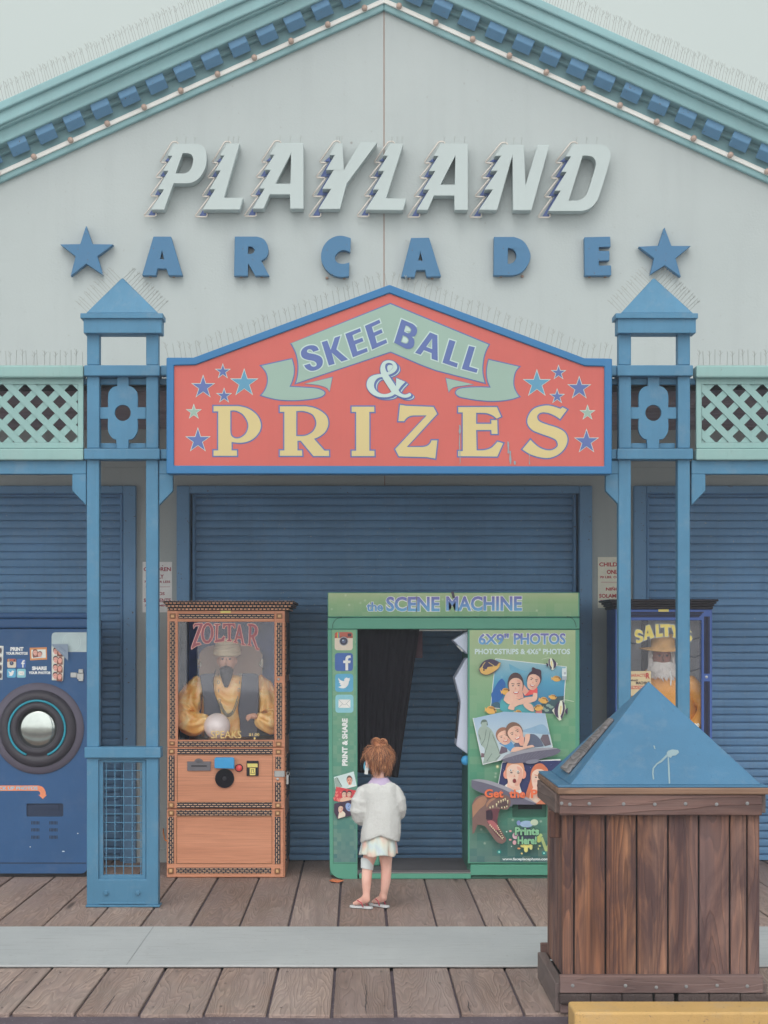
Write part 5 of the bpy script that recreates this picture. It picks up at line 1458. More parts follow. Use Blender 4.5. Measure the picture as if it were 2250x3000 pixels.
# stool box behind the child
b = MB(); b.box(wx(1065, DB + .3), wx(1112, DB + .3), DB + 0.25, DB + 0.5, 0.06, 0.42); b.build('seat_box', M['booth'], pbx, bevel=0.01)
# curtain
b = MB(); b.smooth = True
dc = DB + 0.10
rows = []
NN = 60
for j in range(13):
    t = j / 12
    xr_ = 1229 + (1166 - 1229) * t; xl_ = 1042
    yb1 = 1843; y_l = 2262; y_r = 2278
    row = []
    for i in range(NN + 1):
        s = i / NN
        x = xl_ + (xr_ - xl_) * s
        y = yb1 + ((y_l + (y_r - y_l) * s) - yb1) * t
        p = W(x, y, dc)
        row.append((p[0], dc + 0.016 * math.sin(s * 46 + 0.6 * math.sin(t * 4)) * (0.5 + 0.5 * t), p[2]))
    rows.append(row)
b.loft(rows, False, False, closed=False)
cu = b.build('curtain', paint('black_curtain', (0.014, 0.012, 0.018), var=0.2, rough=0.95, spec=0.1), pbx, recalc=False)
md = cu.modifiers.new('thick', 'SOLIDIFY'); md.thickness = 0.003
bz('curtain_valance', [(1216, 1844, 1238, 1928, 0.13, 0.01)], plain('plum_valance', (0.05, 0.025, 0.035), rough=0.9), 0.002)
bz('curtain_rail', [(1048, 1844, 1370, 1849, 0.12, 0.02)], M['steel'], 0.002)
# faceted camera console inside the doorway
gp = paint('console_grey', S(140, 145, 160, 0.38), var=0.06, rough=0.4)
b = MB()
for l in ([(1395,597),(1555,500),(1560,755)], [(1415,1000),(1540,785),(1565,785),(1565,1810),(1432,1715),(1478,1240)]):
    b.pprism([q4(l)], DB + 0.07, 0.30)
con = b.build('camera_console', gp, pbx, bevel=0.006)
b = MB(); b.tube([W(*q4([(1440, 655)])[0], DB + 0.07), W(*q4([(1500, 715)])[0], DB + 0.07)], 0.006, 8); b.build('lamp_tube', M['white_plastic'], con)
b = MB(); b.pprism([q4([(1455,1250),(1463,1250),(1430,1640),(1422,1630)])], DB + 0.065, 0.1); b.build('trim_edge', M['black'], con)
b = MB(); b.smooth = True
c0 = W(*q4([(1530, 1868)])[0], DB + 0.06); b.ball(c0, 0.034, 0.03, 0.036, 14, 10); b.build('card_lamp', M['aqua_plastic'], con)
# ------------------------------------------------------------------ artwork of the booth's right panel
A = Art(DB - 0.0006)
A.poly(rect(1376, 1846, 1686, 2354) , M['booth_print'])
A.poly(rect(1376, 2354, 1500.5, 2526), M['booth_print']); A.poly(rect(1602.5, 2354, 1686, 2526), M['booth_print']); A.poly(rect(1500.5, 2397, 1602.5, 2526), M['booth_print'])
for q in range(2):
    m = (WHT, M['scene_ink2'])[q]; bo = (0.075, 0.03)[q]; gk = 1.2 if q == 0 else 0
    A.text('6X9"', (1402 - gk, 1856 - gk, 1491 + gk, 1889 + gk), m, bo); A.text('PHOTOS', (1505 - gk, 1855 - gk, 1657 + gk, 1888 + gk), m, bo)
A.text('PHOTOSTRIPS & 4X6" PHOTOS', (1391, 1900, 1670, 1917), ink(186, 202, 202), 0.04)
pu = cr(1390, 1920, 6.144)
def fish(A, cx, cy, w, h, rot, flip=1):
    c, s_ = math.cos(R(rot)), math.sin(R(rot))
    T = lambda l: [(cx + flip * (x * c - y * s_) * w, cy + (x * s_ + y * c) * h) for x, y in l]
    A.poly(T(path([(-.5, 0, 1), (-.3, -.42, 1), (.1, -.45, 1), (.4, -.15, 1), (.5, .1, 1), (.3, .38, 1), (-.1, .45, 1), (-.4, .3, 1)])), ink(204, 158, 86))
    A.poly(T([(-.46, -.1), (-.62, -.35), (-.6, .3)]), ink(206, 168, 96)); A.poly(T(path([(-.3, -.3, 1), (.1, -.4, 1), (.3, -.2, 1), (.0, -.15, 1)])), ink(160, 116, 66))
    A.poly(T([(.22, -.25), (.42, -.1), (.36, .06), (.2, -.05)]), ink(92, 72, 66)); A.poly(T([(.34, .12), (.48, .1), (.4, .3)]), ink(92, 72, 66))
def moor(A, cx, cy, w, h, rot=0, flip=1):
    c, s_ = math.cos(R(rot)), math.sin(R(rot))
    T = lambda l: [(cx + flip * (x * c - y * s_) * w, cy + (x * s_ + y * c) * h) for x, y in l]
    A.poly(T(path([(-.5, .05), (-.32, -.1), (-.1, -.38, 1), (.12, -.45, 1), (.34, -.2, 1), (.3, .1, 1), (.12, .45), (0, .5), (-.25, .3, 1)])), ink(206, 206, 190))
    A.poly(T(path([(-.34, -.08), (-.15, -.35, 1), (-.02, -.42), (-.12, 0, 1), (-.05, .4), (-.25, .3, 1), (-.36, .08, 1)])), ink(66, 58, 82))
    A.poly(T(path([(.1, -.45), (.26, -.33, 1), (.3, 0, 1), (.13, .45), (.06, .3), (.18, 0, 1), (.16, -.25, 1)])), ink(66, 58, 82))
    A.poly(T([(.0, -.2), (.1, -.2), (.08, .2), (.0, .2)]), ink(206, 190, 130)); A.poly(T([(.32, -.02), (.5, -.16), (.48, .2), (.34, .08)]), ink(66, 58, 82))
    A.line(T(path([(.1, -.45), (.3, -.5, 1), (.6, -.48, 1), (.85, -.46)], False)), max(0.8, w * 0.02), ink(206, 206, 196))
A.poly(pu([(375, 52), (1659, 200), (1600, 1070), (283, 945)]), ink(205, 212, 208))
A.poly(pu([(385, 66), (1642, 208), (1590, 1055), (295, 935)]), gradient('underwater_print', [(0.0, S(60, 84, 100, KC)), (0.18, S(52, 112, 152, KC)), (0.6, S(74, 142, 172, KC)), (1.0, S(136, 170, 180, KC))], wz(2091, DB), wz(1932, DB), bokeh=0.12))
A.poly(pu([(300, 700), (480, 420, 1), (560, 520, 1), (500, 760, 1), (330, 900)]), ink(48, 94, 156)); A.poly(pu(path([(620, 150), (900, 280, 1), (1000, 260, 1), (820, 330, 1), (640, 260)])), ink(98, 154, 178))
A.poly(pu([(1150, 1040), (1200, 880, 1), (1330, 840, 1), (1420, 760, 1), (1610, 730), (1590, 1055)]), ink(62, 84, 92)); A.poly(pu([(295, 935), (300, 880), (380, 840, 1), (440, 850, 1), (480, 950)]), ink(60, 92, 110))
for (x, y) in ((1240, 960), (1300, 990), (1380, 930), (1480, 980), (1330, 900)): A.el(*pu([(x, y)])[0], 7, 4, ink(128, 150, 142))
for (x, y, w, h, r_) in ((1480, 420, 26, 18, 0), (1250, 810, 27, 20, 12), (1415, 750, 22, 15, 6), (570, 650, 26, 22, -10)): fish(A, *pu([(x, y)])[0], w, h, r_)
tealc = ink(74, 148, 156); skn = ink(214, 168, 150); skn2 = ink(206, 152, 136)
A.poly(pu([(460, 980), (470, 830, 1), (560, 760, 1), (700, 800), (1030, 850), (1110, 960), (1060, 1060), (560, 1040)]), tealc)
A.poly(pu([(1110, 990), (1210, 980), (1215, 1075), (1100, 1050)]), ink(206, 124, 120))
A.poly(pu([(900, 720), (960, 640, 1), (1110, 570, 1), (1130, 680), (1040, 700), (920, 730)]), ink(212, 84, 84))
A.poly(pu([(860, 650), (880, 520), (980, 640), (900, 720)]), skn2)
head(A, *pu([(1060, 460)])[0], 38, 52, skn, ink(70, 52, 66), 18); A.poly(pu(path([(1030, 300), (1040, 215, 1), (1110, 240, 1), (1190, 270, 1), (1190, 400)])), ink(66, 48, 62))
A.poly(pu([(680, 760), (720, 640), (860, 640), (880, 760), (800, 790)]), skn2)
head(A, *pu([(740, 560)])[0], 42, 66, skn, ink(78, 60, 62), -2)
A.poly(pu(path([(520, 800), (560, 700, 1), (640, 640, 1), (690, 760), (820, 820, 1), (730, 900), (600, 870, 1)])), skn)
A.poly(pu(path([(600, 960), (620, 900, 1), (700, 850, 1), (900, 760, 1), (1040, 740), (1060, 670), (1125, 680), (1110, 800, 1), (1000, 850, 1), (800, 890, 1), (720, 930), (700, 980, 1)])), skn)
A.poly(pu(path([(870, 880), (980, 860, 1), (1040, 900, 1), (1065, 1000, 1), (1000, 1000, 1), (900, 930)])), skn)
fish(A, *pu([(300, 985)])[0], 31, 25, 5); fish(A, *pu([(790, 1045)])[0], 24, 22, 8)
fish(A, *pu([(1140, 940)])[0], 24, 20, -6, -1)
# large butterfly fish, two striped fish
A.poly(pu(path([(75, 265), (100, 180, 1), (180, 95, 1), (300, 65, 1), (440, 120), (470, 130), (430, 230, 1), (340, 310, 1), (220, 355, 1), (120, 330, 1)])), ink(70, 62, 82))
A.poly(pu(path([(85, 240), (140, 190), (150, 235, 1), (215, 250), (230, 210), (400, 185), (440, 130), (468, 135), (430, 220, 1), (330, 300, 1), (220, 345, 1), (125, 320, 1)])), ink(196, 158, 92))
A.line(pu([(130, 235), (150, 170), (190, 120)], False), 1.6, ink(206, 180, 110)); A.line(pu([(250, 125), (350, 190)], False), 1.5, ink(206, 180, 110)); A.el(*pu([(165, 262)])[0], 2.6, 2.6, ink(60, 50, 60))
moor(A, *pu([(1390, 150)])[0], 34, 38, 8, -1)
moor(A, *pu([(1530, 980)])[0], 46, 62, 4, 1)
A.poly(pu(rect(1568, 230, 1650, 440)), ink(196, 204, 208)); A.poly(pu(rect(1568, 375, 1650, 440)), ink(150, 158, 168)); A.el(*pu([(1620, 320)])[0], 3.5, 4, ink(160, 168, 176))
# second print: hugging pair in front of a plain robed statue
pv = cr(1370, 2060, 6.144)
A.poly(pv([(85, 265), (1390, 190), (1525, 790), (268, 1105)]), ink(205, 212, 210))
# tilt of the print: cover the top with sky
A.poly(pv([(98, 270), (640, 150), (1385, 180), (1512, 785), (275, 1092)]), gradient('sky_print', [(0.0, S(186, 196, 200, KC)), (1.0, S(140, 166, 190, KC))], wz(2240, DB), wz(2085, DB)))
A.poly(pv(path([(960, 490), (1150, 430, 1), (1350, 380, 1), (1480, 560), (1010, 520, 1)])), ink(128, 158, 182))
st1 = ink(144, 160, 152); st2 = ink(92, 108, 104)
A.poly(pv(path([(270, 1085), (300, 820, 1), (235, 740, 1), (180, 520, 1), (230, 420, 1), (330, 410, 1), (430, 490, 1), (520, 700, 1), (585, 930), (520, 1030)])), st1)
A.el(*pv([(290, 360)])[0], 9.5, 11.5, st1); A.poly(pv(path([(225, 360), (260, 300, 1), (330, 300, 1), (360, 400)])), st2); A.poly(pv([(245, 345), (340, 330), (335, 400), (300, 430), (260, 410)]), st1)
for l in ([(330, 470), (300, 650), (240, 750)], [(400, 500), (350, 760), (280, 960)], [(440, 560), (560, 860)], [(200, 560), (230, 650)], [(430, 900), (340, 1040)], [(580, 930), (500, 1010)]): A.line(pv(l, False), 1.5, st2)
A.poly(pv([(560, 900), (600, 770), (700, 800), (710, 870), (590, 910)]), ink(96, 84, 98)); A.poly(pv([(235, 970), (240, 890), (290, 900), (295, 965)]), ink(110, 92, 100))
A.poly(pv([(1300, 640), (1340, 560), (1440, 560), (1490, 740), (1380, 770)]), ink(100, 90, 100))
A.poly(pv(path([(760, 870), (800, 760, 1), (960, 640, 1), (1110, 550), (1200, 560, 1), (1290, 640, 1), (1360, 770), (1180, 790)])), ink(88, 96, 116))
A.poly(pv(path([(560, 720), (640, 690, 1), (760, 680, 1), (850, 800), (770, 870), (640, 760)])), ink(84, 136, 178))
head(A, *pv([(650, 600)])[0], 40, 46, skn, ink(140, 100, 84), -22); head(A, *pv([(850, 540)])[0], 44, 56, skn, ink(116, 88, 76), -28)
A.poly(pv([(900, 690), (960, 620), (1010, 600), (1000, 760), (940, 760)]), skn2)
A.poly(pv(path([(975, 800), (1020, 660, 1), (1030, 560, 1), (1115, 550), (1100, 660, 1), (1050, 770)])), skn)
A.poly(pv(path([(760, 870), (820, 790, 1), (1000, 780, 1), (1150, 745, 1), (1195, 780), (1050, 810, 1), (850, 870)])), skn)
# third print: two startled faces against a starry sky, two grey saucers
A.poly(pv([(612, 1050), (1659, 1000), (1659, 1475), (540, 1440)]), ink(205, 212, 210)); 
pw_ = cr(1370, 2230, 6.144)
A.poly(pw_([(617, 15), (1560, -20), (1700, -20), (1880, 20), (1900, 760), (800, 760), (552, 390)]), ink(50, 56, 96))
random.seed(5)
for i in range(36): A.el(*pw_([(random.uniform(620, 1850), random.uniform(20, 600))])[0], random.uniform(.4, .9), random.uniform(.4, .9), ink(176, 190, 214), n=6)
A.poly(pw_(path([(1040, 560), (1120, 300, 1), (1160, 130, 1), (1290, 55, 1), (1420, 120, 1), (1440, 300, 1), (1420, 760), (1000, 760)])), ink(186, 112, 84))
A.poly(pw_(path([(1095, 700), (1130, 520, 1), (1210, 430, 1), (1320, 420, 1), (1350, 640), (1230, 740)])), ink(218, 184, 168)); head(A, *pw_([(1270, 300)])[0], 46, 72, ink(218, 180, 164), ink(186, 108, 80), 4, 'open')
A.poly(pw_([(660, 420), (720, 380), (900, 360), (960, 540), (1000, 600), (640, 600)]), ink(206, 206, 200)); A.poly(pw_([(690, 440), (720, 330), (920, 330), (930, 500), (800, 520)]), skn)
for s in (-1, 1): A.el(*pw_([(835 + s * 155, 225)])[0], 8, 13, ink(214, 140, 122))
head(A, *pw_([(835, 215)])[0], 50, 74, ink(218, 178, 162), ink(198, 142, 112), 3, 'open')
for (x, y) in ((762, 150), (893, 172)): A.el(*pw_([(x, y)])[0], 4.6, 3.2, ink(206, 208, 204), n=10); A.el(*pw_([(x, y)])[0], 1.8, 1.9, ink(70, 62, 70), n=8)
sa1, sa2, sa3 = ink(118, 118, 132), ink(96, 94, 110), ink(140, 140, 150)
A.poly(pv(path([(590, 1010), (700, 910, 1), (1050, 820, 1), (1400, 790, 1), (1600, 805, 1), (1655, 850, 1), (1560, 920, 1), (1280, 1000, 1), (1180, 1065, 1), (1000, 1060, 1), (750, 1068, 1)])), sa2)
A.poly(pv(path([(590, 1010), (700, 910, 1), (1050, 820, 1), (1400, 790, 1), (1600, 805, 1), (1400, 830, 1), (1000, 890, 1), (700, 970, 1)])), sa3)
A.el(*pv([(1150, 1040)])[0], 20, 6, sa1, -8)
for i in range(9): A.line(pv([(820 + i * 50, 1010 - i * 6), (780 + i * 75, 930 - i * 9)], False), 0.6, sa1)
A.poly(pw_(path([(58, 325), (200, 310, 1), (420, 350, 1), (760, 480, 1), (1060, 640, 1), (1230, 750), (1180, 766), (800, 762), (760, 800, 1), (700, 700, 1), (330, 590, 1), (120, 500, 1), (58, 450)])), sa2)
A.poly(pw_(path([(58, 325), (200, 310, 1), (420, 350, 1), (760, 480, 1), (1060, 640, 1), (1230, 750), (900, 620, 1), (600, 480, 1), (300, 380, 1)])), sa3)
# roaring dinosaur
d1, d2, d3 = ink(112, 88, 84), ink(80, 64, 66), ink(150, 112, 92)
A.poly(pw_(path([(70, 760), (130, 650, 1), (260, 590, 1), (420, 600, 1), (620, 580, 1), (730, 630, 1), (760, 730, 1), (700, 850, 1), (560, 850, 1), (540, 960, 1), (520, 1090, 1), (640, 1310, 1), (680, 1400, 1), (600, 1465, 1), (500, 1420, 1), (380, 1260, 1), (290, 1150, 1), (160, 1130), (110, 1270), (75, 1290)])), d1)
A.poly(pw_(path([(70, 780), (200, 640, 1), (330, 620, 1), (300, 760, 1), (200, 850, 1), (80, 1000)])), d3); A.poly(pw_(path([(330, 820), (400, 720, 1), (520, 640, 1), (440, 640, 1), (330, 740, 1)])), d3)
A.poly(pw_(path([(310, 870), (420, 840, 1), (560, 850, 1), (530, 950, 1), (520, 1100), (560, 1210), (620, 1330, 1), (560, 1360, 1), (440, 1230, 1), (340, 1080)])), ink(96, 58, 66))
A.poly(pw_(path([(320, 880), (420, 870, 1), (440, 1000, 1), (420, 1040), (320, 1030)])), ink(54, 40, 52)); A.poly(pw_(path([(340, 1060), (430, 1050, 1), (520, 1130, 1), (560, 1220), (480, 1210, 1), (400, 1150, 1)])), ink(158, 92, 96))
A.poly(pw_(path([(520, 790), (600, 720, 1), (700, 700, 1), (720, 780, 1), (620, 830, 1)])), d2)
for (x, y, l) in ((390, 820, 45), (440, 800, 55), (505, 760, 70), (540, 720, 45), (585, 700, 65), (625, 680, 60), (660, 665, 55), (705, 700, 80), (600, 820, 40), (650, 815, 45), (690, 800, 40)):
    A.poly(pw_([(x - 13, y - 15), (x + 13, y - 18), (x + 3, y + l - 20)]), ink(206, 198, 160))
for i in range(9): A.poly(pw_([(372 + i * 28, 1130 + i * 30), (398 + i * 28, 1150 + i * 30), (398 + i * 25, 1112 + i * 28)]), ink(200, 192, 160))
for i in range(7): A.poly(pw_([(520 + i * 17, 1130 + i * 34), (536 + i * 17, 1152 + i * 34), (506 + i * 17, 1150 + i * 34)]), ink(200, 192, 160))
A.text('Get', (1417.5, 2309, 1472, 2334), ink(222, 104, 70), 0.035); A.text('the', (1489, 2310, 1536, 2335), ink(222, 104, 70), 0.035); A.text('Pic', (1552, 2310, 1596, 2335), ink(222, 104, 70), 0.035)
# splash with Prints Here!
for (x, y, rx, ry, c) in ((1040, 1110, 120, 60, (140, 164, 190)), (1180, 1080, 70, 55, (170, 182, 160)), (900, 1090, 35, 45, (120, 130, 176)), (840, 1320, 50, 60, (190, 160, 170)), (825, 1440, 32, 40, (196, 150, 156)), (1040, 1340, 150, 170, (60, 66, 84)), (1040, 1500, 110, 35, (196, 188, 110)), (1030, 1560, 36, 55, (196, 192, 116)), (1120, 1530, 26, 40, (190, 190, 120)), (905, 1545, 28, 14, (206, 148, 96)), (750, 1235, 24, 16, (196, 140, 142)), (750, 1390, 24, 16, (196, 140, 142)), (955, 1635, 16, 16, (206, 190, 120)), (685, 1247, 12, 12, (170, 196, 196)), (770, 1508, 9, 9, (196, 206, 200)), (1260, 1380, 45, 60, (160, 170, 96)), (1290, 1310, 35, 30, (150, 170, 110)), (1275, 1500, 20, 12, (190, 190, 120)), (1250, 1550, 8, 22, (190, 190, 120))):
    A.el(*pw_([(x, y)])[0], rx / 6.144, ry / 6.144, ink(*c))
for (x, y) in ((550, 1608), (1352, 1628)): A.el(*pw_([(x, y)])[0], 6, 6, ink(40, 128, 122)); A.el(*pw_([(x, y)])[0], 2.2, 2.2, ink(160, 210, 200))
A.el(*pw_([(520, 82)])[0], 5, 5, ink(150, 160, 120)); A.el(*pw_([(520, 82)])[0], 2.4, 2.4, ink(206, 200, 160))
for q in range(2):
    m = (ink(40, 50, 58), ink(120, 168, 132))[q]; gk = 1.3 if q == 0 else 0; bo = (0.09, 0.05)[q]
    A.text('Prints', (1505 - gk, 2419 - gk, 1576 + gk, 2443 + gk), m, bo); A.text('Here!', (1513 - gk, 2446 - gk, 1569 + gk, 2470 + gk), m, bo)
A.poly(pw_([(1280, 1350), (1330, 1340), (1395, 1510), (1460, 1370), (1500, 1370), (1410, 1595), (1370, 1595)]), ink(150, 164, 110))
A.text('www.faceplacephoto.com', (1468.5, 2508, 1604.5, 2518), ink(196, 204, 204), 0.03)
A.build('panel_print', rp_)
tag(rp_, 'printed side panel with tilted photos and a roaring dinosaur')

# ------------------------------------------------------------------ blue photo kiosk at the left edge
DK = 12.85
kk = cr(0, 1750, 2.458); kz = cr(0, 1840, 6.381); kr = cr(0, 2000, 6.381)
M['kiosk'] = paint('kiosk_blue', Q(S(38, 76, 122, KC), 0.9, 0.9, 0.85), var=0.14, scale=1.5, rough=0.4, wear=0.1)
ks = thing('photo_kiosk', 'dark blue photo kiosk with round mirror, cut off by the left edge', 'photo booth', (wx(20, DK), DK, 0))
X0, X1 = wx(-230, DK), wx(258, DK)
b = MB(); b.box(X0, X1, DK + 0.02, DK + 0.72, 0.06, wz(1842, DK)); b.box(X0, X1 - 0.004, DK + 0.06, DK + 0.72, wz(1842, DK) + 0.004, wz(1812, DK)); b.box(X0, X1 - 0.012, DK + 0.09, DK + 0.72, wz(1811, DK), wz(1794, DK))
b.build('cabinet', M['kiosk'], ks, bevel=0.012, seg=2)
b = MB(); b.pprism([path([(-228, 1843.5), (256, 1843.5), (256, 2520), (255, 2545, 1), (246, 2557, 1), (232, 2559), (-228, 2559)]), rrect(77.5, 2354, 185.5, 2392.5, 5)], DK, 0.05)
fp_ = b.build('front_panel', M['kiosk'], ks, bevel=0.004)
b = MB(); b.pbox(76.5, 2353, 186.5, 2393.5, DK + 0.012, 0.006); b.pbox(100, 2357, 172, 2372, DK + 0.006, 0.005); b.build('print_slot', paint('kiosk_blue_dark', (0.018, 0.034, 0.08), var=0.2), fp_)  # shade of the recess is put into this dark colour
b = MB(); b.box(X0, X1 - 0.02, DK + 0.03, DK + 0.7, 0.0, 0.055); b.build('plinth', M['black'], ks)
b = MB(); b.pbox(-228, 2527.5, 253, 2529.5, DK - 0.002, 0.004); b.build('seam', M['black'], fp_)
for cx0 in (92, 145):
    for ry in (2406, 2426.5, 2448):
        b = MB()
        for i in range(6): b.pbox(cx0 + i * 4.2, ry, cx0 + i * 4.2 + 2.0, ry + 9.5, DK - 0.0015, 0.003)
        b.build('vent', M['black'], fp_)
# ring and mirror
cx, cy = 112, 2134
rc = (wx(cx, DK), wz(cy, DK)); s_px = DK / F
b = MB(); b.smooth = True
b.lathe_y(*rc, [(134 * s_px, DK), (133 * s_px, DK - 0.012), (113 * s_px, DK - 0.014)], 64)
ring = b.build('lens_flange', paint('ring_grey', S(82, 78, 92, KC), var=0.1, rough=0.6), ks)
b = MB(); b.smooth = True
b.lathe_y(*rc, [(113.5 * s_px, DK - 0.012), (111 * s_px, DK - 0.03), (104 * s_px, DK - 0.05), (90 * s_px, DK - 0.056), (86 * s_px, DK - 0.045), (78 * s_px, DK - 0.045), (74 * s_px, DK - 0.062), (63 * s_px, DK - 0.066), (58 * s_px, DK - 0.052), (58 * s_px, DK - 0.02)], 64)
b.build('lens_barrel', plain('lens_black', (0.055, 0.05, 0.065), rough=0.4), ring)
b = MB(); b.smooth = True
b.tube([(rc[0] + 82 * s_px * math.sin(a), DK - 0.052, rc[1] + 82 * s_px * math.cos(a)) for a in [R(-158 + 316 * i / 60) for i in range(61)]], 0.0085, 8)
b.build('light_ring', plain('teal_tube', S(40, 130, 150, KC), rough=0.3), ring)
b = MB(); b.smooth = True
RM = 58.5 * s_px
b.lathe_y(*rc, [(RM * math.sin(t), DK - 0.012 - 0.032 * (math.cos(t * 0.9) - math.cos(0.9 * math.pi / 2)) / (1 - math.cos(0.9 * math.pi / 2))) for t in [math.pi / 2 * (1 - i / 10) for i in range(11)]], 48)
b.build('convex_mirror', plain('mirror', (0.46, 0.50, 0.48), rough=0.16, metal=1.0), ring)
A = Art(DK - 0.0006)
A.poly(kz(path([(965, 447), (965, 150), (985, 100, 1), (1035, 80), (1618, 80), (1618, 447)])), ink(160, 176, 180))
for r_ in (240, 190, 150, 110, 70, 35):
    o = kz(oval(1340, 262, r_ * 0.72, r_ * 0.72, 0, 28)); A.poly([o, offset(o, -1.1)], ink(184, 198, 198))
kq = A.k; A.build('info_plate', fp_); A = Art(DK - 0.0006, kq)
A.poly(kz([(965, 335), (1205, 520), (1180, 990), (970, 975)]), ink(196, 198, 192))
for i, (y, t) in enumerate(((440, 0), (600, 0), (750, 0), (900, 0))):
    A.poly(kz([(1003, y - 72), (1195, y - 62), (1183, y + 66), (995, y + 62)]), ink(206, 200, 194))
    head(A, *kz([(1045, y - 10)])[0], 14, 18, ink(208, 150, 140), ink(66, 50, 58), -5); head(A, *kz([(1128, y + 5)])[0], 12, 17, ink(208, 150, 140), ink(120, 80, 70), 6, long_=True)
kq = A.k; A.build('photo_strip', fp_); A = Art(DK - 0.0006, kq)
A.poly(kz([(970, 300), (1285, 300), (1285, 610)]), ink(120, 134, 152))
A.text('FACE', None, ink(70, 84, 110), 0.02, mapf=lambda u, t: (kz([(1140 + 115 * u - 22 * t + 4, 350 + 95 * u - 34 * t + 10)])[0]))
A.text('PLACE', None, ink(150, 164, 176), 0.02, mapf=lambda u, t: (kz([(1105 + 120 * u - 22 * t, 385 + 100 * u - 34 * t + 10)])[0]))
A.build('corner_ribbon', fp_); A = Art(DK - 0.0006)
A.poly(kz([(-60, 325), (67, 335), (45, 965), (-60, 960)]), ink(196, 198, 192))
for y in (420, 590, 740, 890): A.poly(kz([(-60, y - 60), (45, y - 55), (36, y + 60), (-60, y + 60)]), ink(150, 150, 152)); A.el(*kz([(5, y)])[0], 4.5, 7, ink(74, 66, 74))
A.build('photo_strip', fp_); A = Art(DK - 0.0006)
A.text('PRINT', (kz([(193, 355)])[0][0], kz([(193, 355)])[0][1], kz([(440, 430)])[0][0], kz([(440, 430)])[0][1]), WHT, 0.06)
def kbox(x0, y0, x1, y1): a = kz([(x0, y0), (x1, y1)], False); return (a[0][0], a[0][1], a[1][0], a[1][1])
A.text('YOUR PHOTOS', kbox(108, 447, 518, 500), WHT, 0.06); A.build('print_lettering', fp_); A = Art(DK - 0.0006); A.text('SHARE', kbox(598, 715, 875, 788), WHT, 0.06); A.text('YOUR PHOTOS', kbox(535, 810, 942, 862), WHT, 0.06)
A.build('share_lettering', fp_)
for (x, y, kd) in ((135, 575, 'camera'), (318, 578, 'f'), (130, 760, 'bird'), (315, 762, 'mail')):
    A = Art(DK - 0.0006); p = kz([(x, y)])[0]; icons(A, None, p[0], p[1], 166 / 6.381, kd); A.build('icon_sticker', fp_)
A = Art(DK - 0.0006)
A.poly(kz([(555, 368), (875, 358), (880, 588), (562, 605)]), ink(190, 130, 84)); A.poly(kz([(585, 405), (855, 398), (858, 555), (590, 568)]), ink(206, 206, 200))
A.poly(kz([(620, 562), (640, 500, 1), (740, 480, 1), (800, 556)]), ink(190, 196, 198)); head(A, *kz([(660, 462)])[0], 13, 17, ink(212, 160, 148), ink(120, 78, 72), -8, long_=True); head(A, *kz([(745, 490)])[0], 12, 15, ink(212, 160, 148), ink(96, 62, 66), 8)
A.build('framed_print', fp_); A = Art(DK - 0.0006)
# orange arrow
A.poly(kk(path([(-80, 1355), (275, 1355), (310, 1368, 1), (328, 1400, 1), (328, 1422), (338, 1422), (308, 1452), (276, 1422), (288, 1422), (288, 1405, 1), (276, 1393), (-80, 1393)])), ink(202, 124, 92))
A.text('PICK UP PHOTOS', (kk([(-38, 1362)])[0][0], kk([(-38, 1362)])[0][1], kk([(271, 1386)])[0][0], kk([(271, 1386)])[0][1]), ink(120, 170, 190), 0.03)
A.build('arrow_sticker', fp_)
for (x, y, w) in ((218, 1797, 5), (456, 1829, 10), (560, 1700, 4)):
    A = Art(DK - 0.0006); A.el(*kk([(x, y)])[0], w / 2.458, 1.4, ink(190, 196, 200), n=8); A.build('paint_chip', fp_)
b = MB(); b.pprism([kz(rect(1315, 830, 1435, 925))], DK - 0.006, 0.006); b.pprism([kz(rect(1437, 845, 1560, 960))], DK - 0.014, 0.014); hp_ = b.build('hasp', M['steel'], ks, bevel=0.002)
b = MB(); b.pprism([kz(rect(1465, 768, 1552, 843))], DK - 0.02, 0.016); b.pprism([kz(rect(1465, 955, 1552, 992))], DK - 0.02, 0.016); b.build('padlock', M['steel'], hp_, bevel=0.002)

# ------------------------------------------------------------------ blue cabinet with the fisherman dummy
DF = 13.0
sc1 = cr(1700, 1600, 3.016)
sf = thing('fisherman_cabinet', 'blue and black glass cabinet with a bearded fisherman dummy inside', 'arcade machine', (wx(1941, DF), DF, 0))
M['cab_blue'] = paint('cabinet_blue', S(58, 86, 150, KC), var=0.08, rough=0.35)
M['cab_black'] = plain('cabinet_black', (0.035, 0.03, 0.04), rough=0.4)
xl, xr = 1803, 2086.5
DEP = 0.45
X0, X1 = wx(xl, DF), wx(xr, DF); ZT = wz(1785, DF); zg2 = wz(2170, DF)
b = MB()
b.box(X0, X0 + 0.02, DF + 0.02, DF + DEP, 0, ZT); b.box(X1 - 0.02, X1, DF + 0.02, DF + DEP, 0, ZT); b.box(X0 + 0.02, X1 - 0.02, DF + DEP - 0.02, DF + DEP, 0, ZT); b.box(X0 + 0.02, X1 - 0.02, DF + 0.02, DF + DEP - 0.02, ZT - 0.02, ZT); b.box(X0 + 0.02, X1 - 0.02, DF + 0.02, DF + DEP - 0.02, 0, zg2)
b.build('carcass', M['cab_blue'], sf)
b = MB(); b.pprism([rect(xl, 1785, xr, 2560), rect(1828, 1817.5, 2055, 2168)], DF, 0.025); b.build('front_frame', M['cab_blue'], sf, bevel=0.004)
b = MB()
for i in range(4):
    b.pbox(1809 + i * 3.2, 1812 + i * 0, 1811.2 + i * 3.2, 2550, DF - 0.008 + 0.002 * abs(i - 1.5), 0.01)
for (y0, y1) in ((1806, 1974), (1996, 2550)):
    for i in range(4): b.pbox(2063.5 + i * 4.3, y0 + i * 0.0, 2066.6 + i * 4.3, y1, DF - 0.008 + 0.002 * abs(i - 1.5), 0.01)
